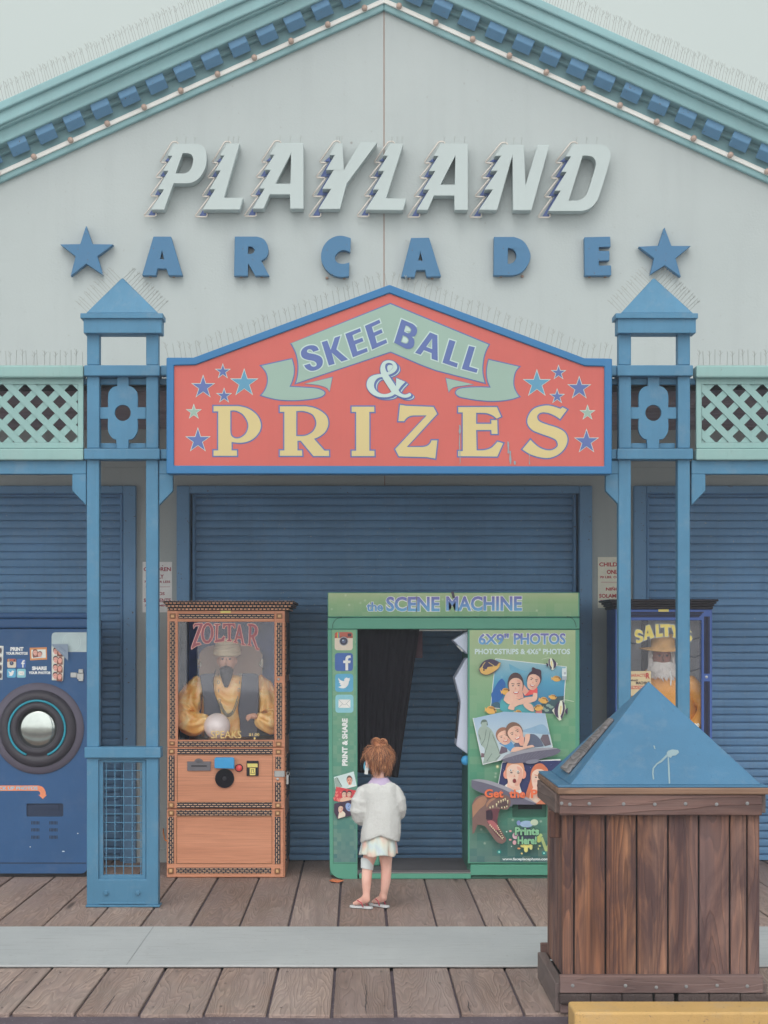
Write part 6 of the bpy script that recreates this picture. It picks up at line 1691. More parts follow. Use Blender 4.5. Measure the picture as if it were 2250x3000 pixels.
for i in range(4): b.pbox(1824, 1792.5 + i * 4.3, 2062 - i * 4.2, 1795.6 + i * 4.3, DF - 0.008 + 0.002 * abs(i - 1.5), 0.01)
b.build('black_moulding', M['cab_black'], sf, bevel=0.002)
b = MB()
for (x0, x1, y0, y1, ov) in ((1783, 2106, 1755.5, 1762, 0.085), (1790, 2100, 1762.3, 1769, 0.065), (1795, 2094, 1769.3, 1776, 0.045), (1799, 2090, 1776.3, 1784.6, 0.02)):
    d = DF - ov; b.box(wx(x0, d), wx(x1, d), d, DF + DEP + 0.02, wz(y1, d), wz(y0, d))
b.build('crown', M['cab_black'], sf, bevel=0.006)
b = MB(); b.pbox(1929, 1784.5, 1959.5, 1792, DF - 0.004, 0.004); b.build('name_tag', M['label_yellow'], sf)
b = MB(); c = sc1([(1115, 1157)])[0]; b.lathe_y(wx(c[0], DF), wz(c[1], DF), [(0.010, DF), (0.010, DF - 0.008), (0.0, DF - 0.010)], 14); b.build('window_lock', M['steel'], sf)
b = MB(); b.pbox(1828, 1817.5, 2055, 2168, DF + 0.012, 0.004); b.build('window_glass', glass('cabinet_glass', 0.022), sf)
b = MB(); b.pbox(1826, 1817, 2057, 2168, DF + DEP - 0.07, 0.03); bdp = b.build('painted_backdrop', paint('backdrop_grey_cloth', (0.50, 0.50, 0.54), var=0.3, scale=4, rough=0.8), sf)
b = MB()
for (x, y, l) in ((1850, 1990, 60), (2020, 1870, 70), (2025, 1960, 60), (1860, 1880, 50), (2035, 1920, 50)):
    p = [(x - l/2, y), (x, y + 6), (x + l/2, y - 4)]; b.tube([W(u, v, DF + DEP - 0.075) for u, v in p], 0.006, 6)
b.build('rope', plain('rope_grey', (0.22, 0.24, 0.32), rough=0.9), bdp)
b = MB(); b.pbox(1880, 1817, 1898, 2168, DF + DEP - 0.10, 0.02); b.build('mast', plain('mast_grey', (0.13, 0.12, 0.15), rough=0.8), bdp)
A = Art(DF + 0.0105)
SA = [[(545,750),(555,780),(520,765,1),(505,785,1),(550,800,1),(555,830,1),(525,855,1),(495,855),(492,825),(520,832,1),(528,815,1),(485,795,1),(482,760,1),(505,735,1)],
      [(580,705),(615,695),(655,805),(620,818),(612,795),(590,800),(590,825),(562,835)],
      [(665,692),(692,690),(695,775),(728,770),(730,800),(668,808)],
      [(705,690),(805,690),(808,718),(775,718),(778,800),(745,800),(745,718),(708,720)],
      [(800,695),(830,698),(842,735),(862,705),(890,710),(852,775),(848,810),(818,806),(824,770)],
      [(905,720),(920,722),(915,745),(902,742)],
      [(965,740),(985,765),(960,760,1),(950,775,1),(985,800,1),(980,835,1),(945,845,1),(925,830),(935,808),(955,818,1),(960,805,1),(925,780,1),(930,750,1)]]
for k, l in enumerate(SA):
    o = sc1(l); hs = [sc1([(598, 740), (604, 768), (588, 772)])] if k == 1 else []
    A.poly([offset(o, 1.5)] + hs, ink(150, 158, 170)); A.poly([o] + hs, ink(212, 190, 110))
A.build('title_lettering', sf)
A = Art(DF + 0.0105)
A.poly(sc1([(395, 1105), (625, 1103), (625, 1300), (395, 1330)]), ink(196, 178, 144))
def sb(x0, y0, x1, y1): a = sc1([(x0, y0), (x1, y1)], False); return (a[0][0], a[0][1], a[1][0], a[1][1])
A.text('CHARACTE', sb(410, 1128, 580, 1155), ink(178, 92, 82), 0.03); A.text('R', sb(580, 1120, 615, 1170), ink(170, 70, 66), 0.05); A.text('COMPANY', sb(410, 1178, 512, 1195), ink(70, 60, 66), 0.04); A.text('MACHINE', sb(492, 1196, 612, 1222), ink(70, 60, 66), 0.04)
A.poly(sc1([(400, 1236), (600, 1232), (600, 1262), (400, 1264)]), ink(176, 84, 74)); A.text('INSTRUCTIONS', sb(410, 1240, 592, 1258), ink(206, 190, 160), 0.03)
A.build('notice_card', sf)
A = Art(DF + 0.0105); A.text('$1.00', (2015, 2119, 2049, 2131), ink(214, 206, 196), 0.04); A.build('price_lettering', sf)
# fisherman dummy
dq = DF + 0.20
hx = wx(sc1([(712, 0)])[0][0], dq)
fd = thing('fisherman_mannequin', 'dummy fisherman in orange slicker, straw hat and white beard behind glass', 'mannequin', (hx, dq, zg2))
slick = paint('orange_slicker', (0.92, 0.38, 0.06), var=0.22, scale=6, rough=0.4)
b = MB(); b.smooth = True
robe(b, hx + 0.03, zg2, wz(1955, dq), dq, 0.26, 0.20, 0.11, 0.09, fold=0.03); b.build('slicker', slick, fd, subsurf=1)
for s in (-1, 1):
    b = MB(); b.smooth = True
    cx = hx + 0.03
    b.tube([(cx + s * 0.15, dq, wz(1975, dq)), (cx + s * 0.25, dq - 0.02, wz(2040, dq)), (cx + s * 0.27, dq - 0.07, wz(2110, dq)), (cx + s * 0.16, dq - 0.12, wz(2135, dq))], [0.06, 0.08, 0.075, 0.05], 12); b.build('sleeve', slick, fd, subsurf=1)
    b = MB(); b.smooth = True
    hp = (cx + s * 0.10, dq - 0.13, wz(2140, dq)); b.ball(hp, 0.035, 0.026, 0.022, 12, 8)
    for f in range(5):
        a = R(-50 + f * 24); e = (hp[0] - s * (0.05 if f else 0.03) * math.cos(a), hp[1] - 0.015, hp[2] - 0.01 - 0.03 * math.sin(a))
        b.tube([hp, tuple((hp[i] + e[i]) / 2 + (0.006 if i == 2 else 0) for i in range(3)), e], [0.010, 0.009, 0.007], 7)
    b.build('hand', M['skin_dummy'], fd)
b = MB(); b.smooth = True
hz = wz(1925, dq)
b.tube([(hx, dq, hz - 0.14), (hx, dq, hz)], 0.05, 12)
b.ball((hx, dq - 0.03, hz), 0.07, 0.078, 0.10, 18, 12); b.tube([(hx, dq - 0.10, hz + 0.015), (hx, dq - 0.128, hz - 0.02), (hx, dq - 0.105, hz - 0.026)], [0.008, 0.014, 0.009], 8)
b.build('head', paint('weathered_skin', (0.30, 0.12, 0.09), var=0.1, rough=0.5), fd)
b = MB(); b.smooth = True
for s in (-1, 1): b.ball((hx + s * 0.027, dq - 0.10, hz + 0.012), 0.011, 0.008, 0.008, 8, 6)
b.build('eyes', M['dark_hair'], fd)
b = MB(); random.seed(3)
for i in range(420):
    a = random.uniform(-1.6, 1.6); t = random.random()
    px = hx + 0.075 * math.sin(a) * (0.75 + 0.3 * t); py = dq - 0.03 - 0.085 * math.cos(a); pz = hz - 0.03 - 0.07 * t - 0.02 * math.cos(a)
    e = (px + 0.04 * math.sin(a) + random.uniform(-.02, .02), py - 0.015, pz - random.uniform(0.03, 0.065))
    b.tube([(px, py, pz), tuple((p + q) / 2 + random.uniform(-.006, .006) for p, q in zip((px, py, pz), e)), e], [0.007, 0.006, 0.001], 4)
b.ball((hx, dq - 0.06, hz - 0.075), 0.085, 0.05, 0.06)
for i in range(90):
    s = random.choice((-1, 1)); z = hz + random.uniform(-0.06, 0.05); px = hx + s * random.uniform(0.068, 0.09)
    b.tube([(px, dq - 0.02 + random.uniform(-.04, .03), z), (px + s * 0.012, dq - 0.03, z - 0.05)], [0.007, 0.001], 4)
b.build('beard', plain('white_hair', (0.72, 0.68, 0.66), rough=0.9), fd)
b = MB(); b.smooth = True
zb0 = wz(sc1([(0, 905)])[0][1], dq)
rings = []
for (r_, z) in ((0.082, 0.0), (0.175, -0.012), (0.178, -0.006), (0.09, 0.012), (0.088, 0.06), (0.075, 0.105), (0.03, 0.118), (0.003, 0.119)):
    rings.append([(hx + 0.01 + r_ * math.cos(2*math.pi*k/28), dq - 0.03 + r_ * 0.8 * math.sin(2*math.pi*k/28), zb0 + z + 0.012 * math.cos(2 * 2*math.pi*k/28) * (r_ > 0.1)) for k in range(28)])
b.loft(rings, False, False); b.build('straw_hat', paint('straw', (0.72, 0.40, 0.15), var=0.2, scale=20, rough=0.8), fd)
b = MB(); b.tube([W(1964, 1965, dq - 0.125), W(1966, 1985, dq - 0.13), W(1965, 2008, dq - 0.13)], [0.006, 0.007, 0.005], 6); b.build('cord', M['white_plastic'], fd)

# ------------------------------------------------------------------ height-limit notices on the wall
def notice(x0, y0, x1, y1, base, inkc, lab, asp):
    d = DW - 0.006
    b = MB(); b.pbox(x0, y0, x1, y1, d, 0.004)
    t = tag(b.build('notice_sign', base), lab, 'notice', 'children only notices on the wall piers')
    A = Art(d - 0.0004)
    w, h = x1 - x0, y1 - y0
    rows = (('CHILDREN', .04, .96, .105, .185), ('ONLY', .28, .72, .25, .335), ('70 LBS. OR LESS', .06, .94, .372, .418), ('NIÑOS', .25, .75, .585, .66), ('SOLAMENTE', .04, .96, .725, .80), ('70 LBS. O MENOS', .08, .94, .845, .885))
    for (s, a, b_, c, e) in rows: A.text(s, (x0 + a * w, y0 + c * h, x0 + b_ * w, y0 + e * h), inkc, 0.03)
    A.poly(rect(x0 + .1 * w, y0 + .492 * h, x0 + .93 * w, y0 + .498 * h), inkc)
    A.el(x0 + w * .68, y0 + h * .075, 1.6, 1.6, M['rust'], n=8)
    A.build('lettering', t)
notice(417.5, 1646, 504, 1794, plain('notice_white', (0.80, 0.80, 0.80)), plain('notice_red_faded', (0.36, 0.04, 0.08)), 'white children only notice on the left wall pier', 1)
notice(1751.5, 1632, 1846, 1781, plain('notice_cream', (0.80, 0.78, 0.66)), plain('notice_red', (0.48, 0.03, 0.045)), 'cream children only notice on the right wall pier', 1)

# ------------------------------------------------------------------ wooden bin enclosure with pyramid lid
DN = 8.205
M['bolt'] = plain('weathered_bolt', (0.24, 0.24, 0.25), rough=0.7)
bx0, bx1 = 0.985, 1.835        # plank faces
by0 = DN + 0.045; by1 = by0 + 0.80
bn = thing('bin_enclosure', 'brown plank bin enclosure with a blue pyramid lid', 'bin', (1.40, (by0 + by1) / 2, 0))
q2 = cr(1560, 1950, 2.404); q3 = cr(1560, 2280, 2.404)
zp0, zp1 = 0.135, 0.93
edges = [203, 293, 515, 735, 955, 1172, 1390, 1512, 1605]
for a, b_ in zip(edges[:-1], edges[1:]):
    d = by0 + random.uniform(-0.003, 0.003)
    b = MB(); b.box(wx(1560 + a / 2.404, d) + 0.004, wx(1560 + b_ / 2.404, d) - 0.004, d, d + 0.022, zp0, zp1)
    b.build('plank', M['bin_wood'], bn, bevel=0.003)
ys = [by0 + 0.024 + 0.130 * i for i in range(7)]
for a, b_ in zip(ys[:-1], ys[1:]):
    for (xa, xb) in ((bx0 - 0.02, bx0 + 0.002), (bx1 - 0.002, bx1 + 0.02)):
        b = MB(); j = random.uniform(-0.003, 0.003); b.box(xa + j, xb + j, a + 0.002, b_ - 0.002, zp0, zp1); b.build('plank', M['bin_wood'], bn, bevel=0.003)
for i in range(6):
    w = (bx1 - bx0) / 6
    b = MB(); b.box(bx0 + i * w + 0.002, bx0 + (i + 1) * w - 0.002, by1 - 0.01, by1 + 0.012, zp0, zp1); b.build('plank', M['bin_wood'], bn, bevel=0.003)
# inner box blocks the gaps
b = MB(); b.box(bx0 + 0.004, bx1 - 0.004, by0 + 0.024, by1 - 0.012, 0.06, 0.98); b.build('liner', M['black'], bn)
def rail(nm, x0, x1, y0, y1, z0, z1, mat=None, bev=0.005):
    b = MB(); b.box(x0, x1, y0, y1, z0, z1); return b.build(nm, mat or M['bin_rail'], bn, bevel=bev, seg=2)
M['bin_rail_y'] = wood('stained_redwood_side_rail', 'y', [(0.2, (0.12, 0.085, 0.08)), (0.8, (0.27, 0.19, 0.165))], grey=(0.25, 0.21, 0.21), greyamt=0.5, ringscale=14.0, bmp=0.6, contrast=0.4)
xo0, xo1 = 0.925, 1.868
rail('top_rail', xo0 + 0.006, xo1, DN + 0.005, DN + 0.043, 0.918, 1.012)
rail('top_rail', xo0 + 0.006, xo1, by1 + 0.013, by1 + 0.05, 0.918, 1.012)
rail('side_rail', xo0 - 0.012, xo0 + 0.028, DN + 0.045, by1 + 0.012, 0.925, 1.014, M['bin_rail_y'])
rail('side_rail', xo1 - 0.012, xo1 + 0.026, DN + 0.045, by1 + 0.012, 0.925, 1.014, M['bin_rail_y'])
rail('cross_block', xo0 - 0.03, xo0 + 0.05, DN + 0.13, DN + 0.17, 0.80, 0.925, M['bin_wood'])
rail('bottom_rail', 0.932, 1.872, DN - 0.002, DN + 0.043, 0.096, 0.178)
rail('bottom_rail', 0.932, 1.872, by1 + 0.013, by1 + 0.05, 0.096, 0.178)
rail('side_rail', 0.915, 0.958, DN + 0.045, by1 + 0.012, 0.0, 0.135, M['bin_rail_y'])
rail('side_rail', 1.858, 1.90, DN + 0.045, by1 + 0.012, 0.0, 0.135, M['bin_rail_y'])
for a, b_ in ((190, 408), (411, 630), (633, 848), (862, 1000), (1027, 1243), (1248, 1464), (1468, 1660)):
    d = DN + random.uniform(-0.006, 0.004)
    b = MB(); b.box(wx(1560 + a / 2.404, d), wx(1560 + b_ / 2.404, d), d, by1, 0.047, 0.093); b.build('floor_board', wood('end_grain', 'y', [(0.2, (0.075, 0.055, 0.055)), (0.8, (0.17, 0.125, 0.115))], ringscale=40, bmp=0.4) if a == 190 else bpy.data.materials['end_grain'], bn, bevel=0.006, seg=2)
rail('skid', 0.935, 1.87, DN + 0.012, DN + 0.09, 0.0, 0.045)
rail('skid', 0.935, 1.87, by1 - 0.1, by1 - 0.02, 0.0, 0.045)
# bolts in the rails
for (xs, z, y) in (((205, 263, 400, 642, 862, 1078, 1297, 1513), 0.972, DN + 0.005), ((283, 655, 872, 1083, 1300, 1513), 0.128, DN - 0.002)):
    for x in xs:
        b = MB(); b.lathe_y(wx(1560 + x / 2.404, y), z + random.uniform(-.004, .004), [(0.0085, y), (0.008, y - 0.003), (0.004, y - 0.0045), (0.0, y - 0.005)], 12); b.build('bolt', M['bolt'], bn)
# lid board and pyramid
b = MB(); b.box(xo0 - 0.004, xo1 + 0.03, DN - 0.004, by1 + 0.055, 1.0145, 1.046); b.build('lid_board', wood('lid_edge_wood', 'x', [(0.2, (0.17, 0.10, 0.075)), (0.8, (0.36, 0.22, 0.15))], ringscale=14, bmp=0.4), bn, bevel=0.005)
b = MB(); b.box(xo0 - 0.002, xo1 + 0.028, DN - 0.001, by1 + 0.052, 1.0465, 1.056); b.build('lid_paint', M['bin_blue'], bn, bevel=0.003)
b = MB()
px0, px1, py0, py1 = xo0 + 0.058, xo1 + 0.004, DN + 0.035, by1 + 0.02
ap = (wx(1900, (py0 + py1) / 2), (py0 + py1) / 2, wz(1996, (py0 + py1) / 2))
b.add([(px0, py0, 1.0565), (px1, py0, 1.0565), (px1, py1, 1.0565), (px0, py1, 1.0565), ap], [(0,1,4),(1,2,4),(2,3,4),(3,0,4),(3,2,1,0)])
pyr = b.build('pyramid_lid', M['bin_blue'], bn, bevel=0.003)
# bare weathered board lying on the left slope
A0, A1, A2 = Vector((px0, py0, 1.0565)), Vector((px0, py1, 1.0565)), Vector(ap)
nrm = (A1 - A0).cross(A2 - A0).normalized()
if nrm.x > 0: nrm = -nrm
def onl(s, t, h): 
    base = A0.lerp(A1, s); p = base.lerp(A2, t)
    return p + nrm * h
b = MB()
prof = []
top_ = [(0.30, 0.06), (0.34, 0.60), (0.62, 0.60), (0.66, 0.06)]
q_ = [onl(s, t, 0.002) for s, t in top_] + [onl(s, t, 0.018) for s, t in top_]
b.add(q_, [(3,2,1,0),(4,5,6,7),(0,1,5,4),(1,2,6,5),(2,3,7,6),(3,0,4,7)]); b.build('bare_board', M['grey_wood'], bn, bevel=0.003)
# bird dropping on the front slope
F0, F1, F2 = Vector((px0, py0, 1.0565)), Vector((px1, py0, 1.0565)), Vector(ap)
fn = (F1 - F0).cross(F2 - F0).normalized()
if fn.y > 0: fn = -fn
def proj(p):
    """photo pixel -> point just proud of the front slope"""
    o = Vector((0, 0, CH)); dv = Vector((wx(p[0], 1), 1, wz(p[1], 1) - CH))
    t = (F0 + fn * 0.002 - o).dot(fn) / dv.dot(fn); return o + dv * t
b = MB()
for l in ([(955,600),(985,590),(1025,595),(1033,612),(1010,632),(985,635),(975,650),(950,640),(945,615)], [(945,625),(950,640),(910,680),(880,695),(856,725),(852,760),(858,800),(848,802),(843,760),(846,722),(872,690),(905,665)], [(952,645),(960,645),(966,720),(970,830),(960,832),(955,740)], [(850,562),(862,565),(866,590),(858,585)]):
    pts = q2(l); fl = [proj(p) for p in pts]
    tr = tessellate_polygon([[Vector((p[0], -p[1], 0)) for p in pts]])
    b.add(fl, [tuple(t) for t in tr])
b.build('bird_dropping', M['dropping'], bn, recalc=False)
# yellow parking curb in front
cu_ = MB(); cu_.box(0.957, 3.4, 7.86, 8.10, -0.10, 0.082)
cb2 = cu_.build('parking_curb', M['curb'], bevel=0.012, seg=3)
tag(cb2, 'yellow painted timber curb on the asphalt in front of the bin', 'curb')
# scrap of orange plastic on the deck
b = MB(); b.box(0, 0, 0, 0, 0, 0); b = MB()
d = 12.62
pts = [(965, 2583), (975, 2579.5), (1003, 2581.5), (1007, 2585), (990, 2588), (972, 2586.5)]
gp_ = [((p[0] - PX) * (CH * F / (p[1] - PY)) / F, CH * F / (p[1] - PY)) for p in pts]
b.add([(x, y, 0.006 + 0.004 * (i % 2)) for i, (x, y) in enumerate(gp_)] + [(x, y, 0.009 + 0.004 * (i % 2)) for i, (x, y) in enumerate(gp_)], [tuple(range(5, -1, -1)), tuple(range(6, 12))] + [(i, (i+1) % 6, 6 + (i+1) % 6, 6 + i) for i in range(6)])
tag(b.build('plastic_scrap', ink(222, 96, 60, 0.5)), 'flat orange plastic scrap on the deck left of the booth doorway', 'litter')
# ------------------------------------------------------------------ the child
random.seed(21)
d0 = 11.38
def G(x, y, dy=0.0): return Vector(W(940 + x / 3.607, 2130 + y / 3.607, d0 + dy))
FX, FY = -0.60, 0.80                      # direction she faces: away and to the left
fw = Vector((FX, FY, 0)); rt = Vector((FY, -FX, 0))
ch = thing('person', 'small child seen from behind in fuzzy white cardigan, pastel skirt and flip-flops', 'person', (G(600, 1900).x, d0, 0))
skin_m, n_, b_ = newmat('skin')
v_ = coords(n_)
n_.links.new(ramp(n_, [(0.3, S(200, 148, 134, 0.76)), (0.7, S(220, 178, 164, 0.76))], noi(n_, v_, 7, 3)).outputs['Color'], b_.inputs['Base Color'])
b_.inputs['Roughness'].default_value = 0.55
b_.inputs['Subsurface Weight'].default_value = 0.06
b_.inputs['Subsurface Radius'].default_value = (0.012, 0.005, 0.003)
def skinned(name, verts, edges, rad, mat, parent, root=0, sub=2):
    me = bpy.data.meshes.new(name)
    org = Vector(ORG[parent.name])
    me.from_pydata([tuple(v - org) for v in verts], edges, [])
    ob = bpy.data.objects.new(name, me); COL.objects.link(ob)
    md = ob.modifiers.new('skin', 'SKIN'); md.use_smooth_shade = True
    for i, r in enumerate(rad):
        s = me.skin_vertices[0].data[i]
        s.radius = (r, r) if not isinstance(r, tuple) else r
        s.use_root = (i == root)
    sb = ob.modifiers.new('sub', 'SUBSURF'); sb.levels = sub; sb.render_levels = sub
    dg = bpy.context.evaluated_depsgraph_get(); dg.update()
    m2 = bpy.data.meshes.new_from_object(ob.evaluated_get(dg))
    bpy.data.objects.remove(ob)
    m2.name = name; m2.materials.clear(); m2.materials.append(mat)
    for p in m2.polygons: p.use_smooth = True
    o2 = bpy.data.objects.new(name, m2); COL.objects.link(o2); o2.parent = parent
    ORG[o2.name] = tuple(org)
    return o2
hc = G(606, 362, 0.01)                    # middle of the head
def foot(hx_, hd_, dx, dy):
    h = Vector((hx_, hd_, 0)); t = Vector((dx, dy, 0)).normalized()
    return h, t
hL, tL = foot(0.070, 11.352, -0.129, 0.08)
hR, tR = foot(0.176, 11.405, -0.55, 0.60)
V = []; E = []; RD = []
def vv(p, r, frm=None):
    V.append(Vector(p)); RD.append(r)
    if frm is not None: E.append((frm, len(V) - 1))
    return len(V) - 1
pel = vv(G(605, 1235), 0.072)
sp1 = vv(G(612, 1050), 0.066, pel)
chs = vv(G(618, 820), 0.070, sp1)
uch = vv(G(622, 680), 0.056, chs)
nk = vv(G(622, 570), 0.031, uch)
nk2 = vv(G(618, 500), 0.031, nk)
h1 = vv(hc + fw * 0.012 + Vector((0, 0, -0.035)), 0.060, nk2)
h2 = vv(hc + Vector((0, 0, 0.012)), 0.078, h1)
h3 = vv(hc + Vector((0, 0, 0.062)), 0.058, h2)
for s, sh_, el, wr in ((-1, G(470, 650), G(398, 915, 0.0), G(455, 985, 0.12)), (1, G(768, 650), G(846, 880, 0.01), G(760, 960, 0.15))):
    a = vv(sh_, 0.034, uch); b2 = vv((sh_ + el) / 2 + Vector((s * 0.004, 0, 0)), 0.029, a); c2 = vv(el, 0.026, b2); d2 = vv((el + wr) / 2, 0.024, c2); e2 = vv(wr, 0.017, d2)
    hd2 = (fw * 0.75 + rt * (-s) * 0.55 + Vector((0, 0, 0.12))).normalized()
    pm = vv(wr + hd2 * 0.030, 0.019, e2)
    side = Vector((0, 0, 1)).cross(hd2).normalized() * (-s)
    up = Vector((0, 0, 1))
    for f, (o_, ln) in enumerate(((-0.014, 0.034), (-0.005, 0.040), (0.005, 0.038), (0.014, 0.030))):
        k1 = wr + hd2 * 0.052 + up * (-o_)
        k2 = k1 + hd2 * ln * 0.5 + side * (-0.004); k3 = k1 + hd2 * ln * 0.85 + side * (-0.014)
        i1 = vv(k1, 0.0062, pm); i2 = vv(k2, 0.0056, i1); vv(k3, 0.0045, i2)
    t1 = vv(wr + hd2 * 0.026 + up * 0.020, 0.0068, pm); vv(wr + hd2 * 0.052 + up * 0.028 + side * (-0.004), 0.0052, t1)
for (hip, knee, calf, ank, h, t) in ((G(535, 1300), G(492, 1470, 0.005), G(484, 1590, -0.008), G(478, 1825, -0.015), hL, tL), (G(680, 1300), G(692, 1470, 0.01), G(690, 1590, 0.005), G(658, 1815, 0.03), hR, tR)):
    a = vv(hip, 0.058, pel); b2 = vv((hip + knee) / 2, 0.047, a); c2 = vv(knee, 0.036, b2); d2 = vv(calf, 0.0365, c2); d3 = vv((calf + ank) / 2 + Vector((0, 0, -0.01)), 0.028, d2)
    an = vv(Vector((h.x + t.x * 0.024, h.y + t.y * 0.024, 0.068)), 0.021, d3)
    vv(Vector((h.x, h.y, 0.036)) + t * 0.006, 0.0195, an)
    ba = vv(Vector((h.x, h.y, 0.034)) + t * 0.085, (0.024), an)
    for q in range(5):
        off = Vector((-t.y, t.x, 0)) * (0.020 - 0.010 * q)
        tp = Vector((h.x, h.y, 0.029)) + t * (0.118 - 0.004 * abs(q - 1.2)) + off
        vv(tp, 0.0062 if q else 0.0062, ba)
body = skinned('body', V, E, RD, skin_m, ch, root=pel)
# face and ears
b = MB(); b.smooth = True
for s in (-1, 1):
    e = hc + rt * s * 0.077 + fw * 0.008 + Vector((0, 0, -0.012))
    b.tube([e + rt * s * 0.004 + fw * 0.012 * math.cos(a_) * 0.8 + Vector((0, 0, 0.020 * math.sin(a_))) for a_ in [R(-100 + 25 * i) for i in range(11)]], 0.0055, 7)
    b.ball(tuple(e), 0.008, 0.010, 0.014, 10, 8)
b.build('ear', skin_m, ch)
b = MB(); b.smooth = True
nz = hc + fw * 0.082 + Vector((0, 0, -0.018))
b.tube([nz + Vector((0, 0, 0.022)) - fw * 0.004, nz + fw * 0.006, nz - fw * 0.002 + Vector((0, 0, -0.007))], [0.005, 0.0085, 0.006], 8); b.build('nose', skin_m, ch)
b = MB(); b.smooth = True
for s in (-1, 1): b.ball(tuple(hc + fw * 0.071 + rt * s * 0.028 + Vector((0, 0, 0.004))), 0.010, 0.010, 0.008, 12, 8)
b.build('eye', M['dark_hair'], ch)
b = MB(); b.smooth = True
b.tube([hc + fw * 0.077 + rt * 0.018 * k + Vector((0, 0, -0.044 + 0.002 * abs(k))) for k in (-1, 0, 1)], [0.003, 0.005, 0.003], 6); b.build('mouth', plain('lips', (0.45, 0.2, 0.2)), ch)
# face mask: teal outside, with ear loop
b = MB(); b.smooth = True
rows = []
for j in range(6):
    z = -0.062 + 0.058 * j / 5
    rows.append([hc + rt * (0.072 * math.sin(a_)) + fw * (0.025 + 0.068 * math.cos(a_) + 0.012 * math.sin(math.pi * j / 5)) + Vector((0, 0, z)) for a_ in [R(-82 + 164 * i / 12) for i in range(13)]])
b.loft(rows, False, False, closed=False); mk_ = b.build('face_mask', plain('mask_teal', S(80, 160, 190, 0.78), rough=0.8), ch, recalc=False)
md = mk_.modifiers.new('t', 'SOLIDIFY'); md.thickness = 0.002
b = MB(); b.smooth = True
b.loft([[hc + rt * (-0.0745) + fw * (0.040 - 0.012 * i) + Vector((0, 0, -0.025 - 0.028 * j)) - rt * 0.003 * j for i in range(4)] for j in range(3)], False, False, closed=False)
wm = b.build('mask_side', plain('mask_white', (0.75, 0.76, 0.76), rough=0.8), mk_, recalc=False)
b = MB(); b.smooth = True
for s in (-1, 1):
    b.tube([hc + rt * s * 0.073 + fw * 0.035 + Vector((0, 0, -0.008)), hc + rt * s * 0.082 + fw * 0.004 + Vector((0, 0, 0.010)), hc + rt * s * 0.082 - fw * 0.012 + Vector((0, 0, -0.010)), hc + rt * s * 0.075 + fw * 0.03 + Vector((0, 0, -0.055))], 0.0014, 5)
b.build('ear_loop', M['white_plastic'], mk_)
# lilac collar
b = MB(); b.smooth = True
cn_ = G(625, 585)
b.loft([[cn_ + Vector((rx_ * math.cos(2*math.pi*k/24), rx_ * 0.8 * math.sin(2*math.pi*k/24) + 0.008, z)) for k in range(24)] for (rx_, z) in ((0.085, -0.03), (0.075, -0.002), (0.058, 0.018), (0.050, 0.030), (0.046, 0.032))], False, False)
co = b.build('shirt_collar', plain('lilac_cotton', S(176, 160, 188, 0.78), rough=0.9), ch, recalc=False)
# cardigan
def ring(y, xl, xr, hd, dy=0.0, n=36, arch=0.0):
    c = G((xl + xr) / 2, y, dy); hw = (xr - xl) / 2 / 3.607 * d0 / F
    o = []
    for k in range(n):
        a_ = 2 * math.pi * k / n
        ca_, sa_ = math.cos(a_), math.sin(a_)
        x = hw * math.copysign(abs(ca_) ** 0.8, ca_); yy = hd * math.copysign(abs(sa_) ** 0.8, sa_)
        o.append(c + Vector((x, yy, arch * max(0, 1 - abs(x / hw)) ** 0.9)))
    return o
b = MB(); b.smooth = True
b.loft([ring(572, 560, 705, 0.034), ring(588, 520, 745, 0.048), ring(612, 462, 785, 0.062), ring(680, 452, 800, 0.080), ring(850, 470, 825, 0.094), ring(1000, 452, 838, 0.100), ring(1120, 432, 838, 0.106, arch=0.030), ring(1218, 424, 826, 0.110, arch=0.052), ring(1190, 450, 800, 0.085, arch=0.045), ring(1100, 540, 720, 0.05, arch=0.0)])
b.tube([G(500, 640), G(440, 680), G(405, 780, 0.0), G(398, 870, 0.0), G(408, 945, 0.03), G(445, 985, 0.075), G(455, 985, 0.105)], [0.030, 0.044, 0.058, 0.060, 0.050, 0.036, 0.028], 16)
b.tube([G(745, 640), G(795, 680), G(828, 770, 0.0), G(838, 850, 0.01), G(830, 905, 0.05), G(790, 945, 0.11), G(770, 955, 0.14)], [0.028, 0.038, 0.047, 0.045, 0.040, 0.032, 0.027], 16)
wool, n_, b_ = newmat('white_mohair')
v_ = coords(n_)
kn = nd(n_, 'ShaderNodeTexWave', Scale=52.0, Distortion=2.5, Detail=2.0); kn.bands_direction = 'Z'
n_.links.new(v_, kn.inputs['Vector'])
fz_ = noi(n_, v_, 150, 4, 0.7)
hh = mathn(n_, 'ADD', mathn(n_, 'MULTIPLY', kn.outputs['Fac'], 0.5), fz_)
n_.links.new(ramp(n_, [(0.25, (0.60, 0.595, 0.59)), (0.8, (0.745, 0.745, 0.73))], hh).outputs['Color'], b_.inputs['Base Color'])
b_.inputs['Roughness'].default_value = 1.0; b_.inputs['Specular IOR Level'].default_value = 0.1
b_.inputs['Sheen Weight'].default_value = 0.4
bump(n_, b_, hh, 0.7, 0.006)
cg = b.build('cardigan', wool, ch)
rm = cg.modifiers.new('remesh', 'REMESH'); rm.mode = 'VOXEL'; rm.voxel_size = 0.007; rm.use_smooth_shade = True
sm_ = cg.modifiers.new('smooth', 'SMOOTH'); sm_.factor = 0.5; sm_.iterations = 4
dg = bpy.context.evaluated_depsgraph_get(); dg.update()
m2 = bpy.data.meshes.new_from_object(cg.evaluated_get(dg))
cg.modifiers.clear(); m2.name = 'cardigan'
org = Vector(ORG[ch.name])
zh = G(0, 1222).z - org.z; xh = G(628, 0).x - org.x; wh = 0.128
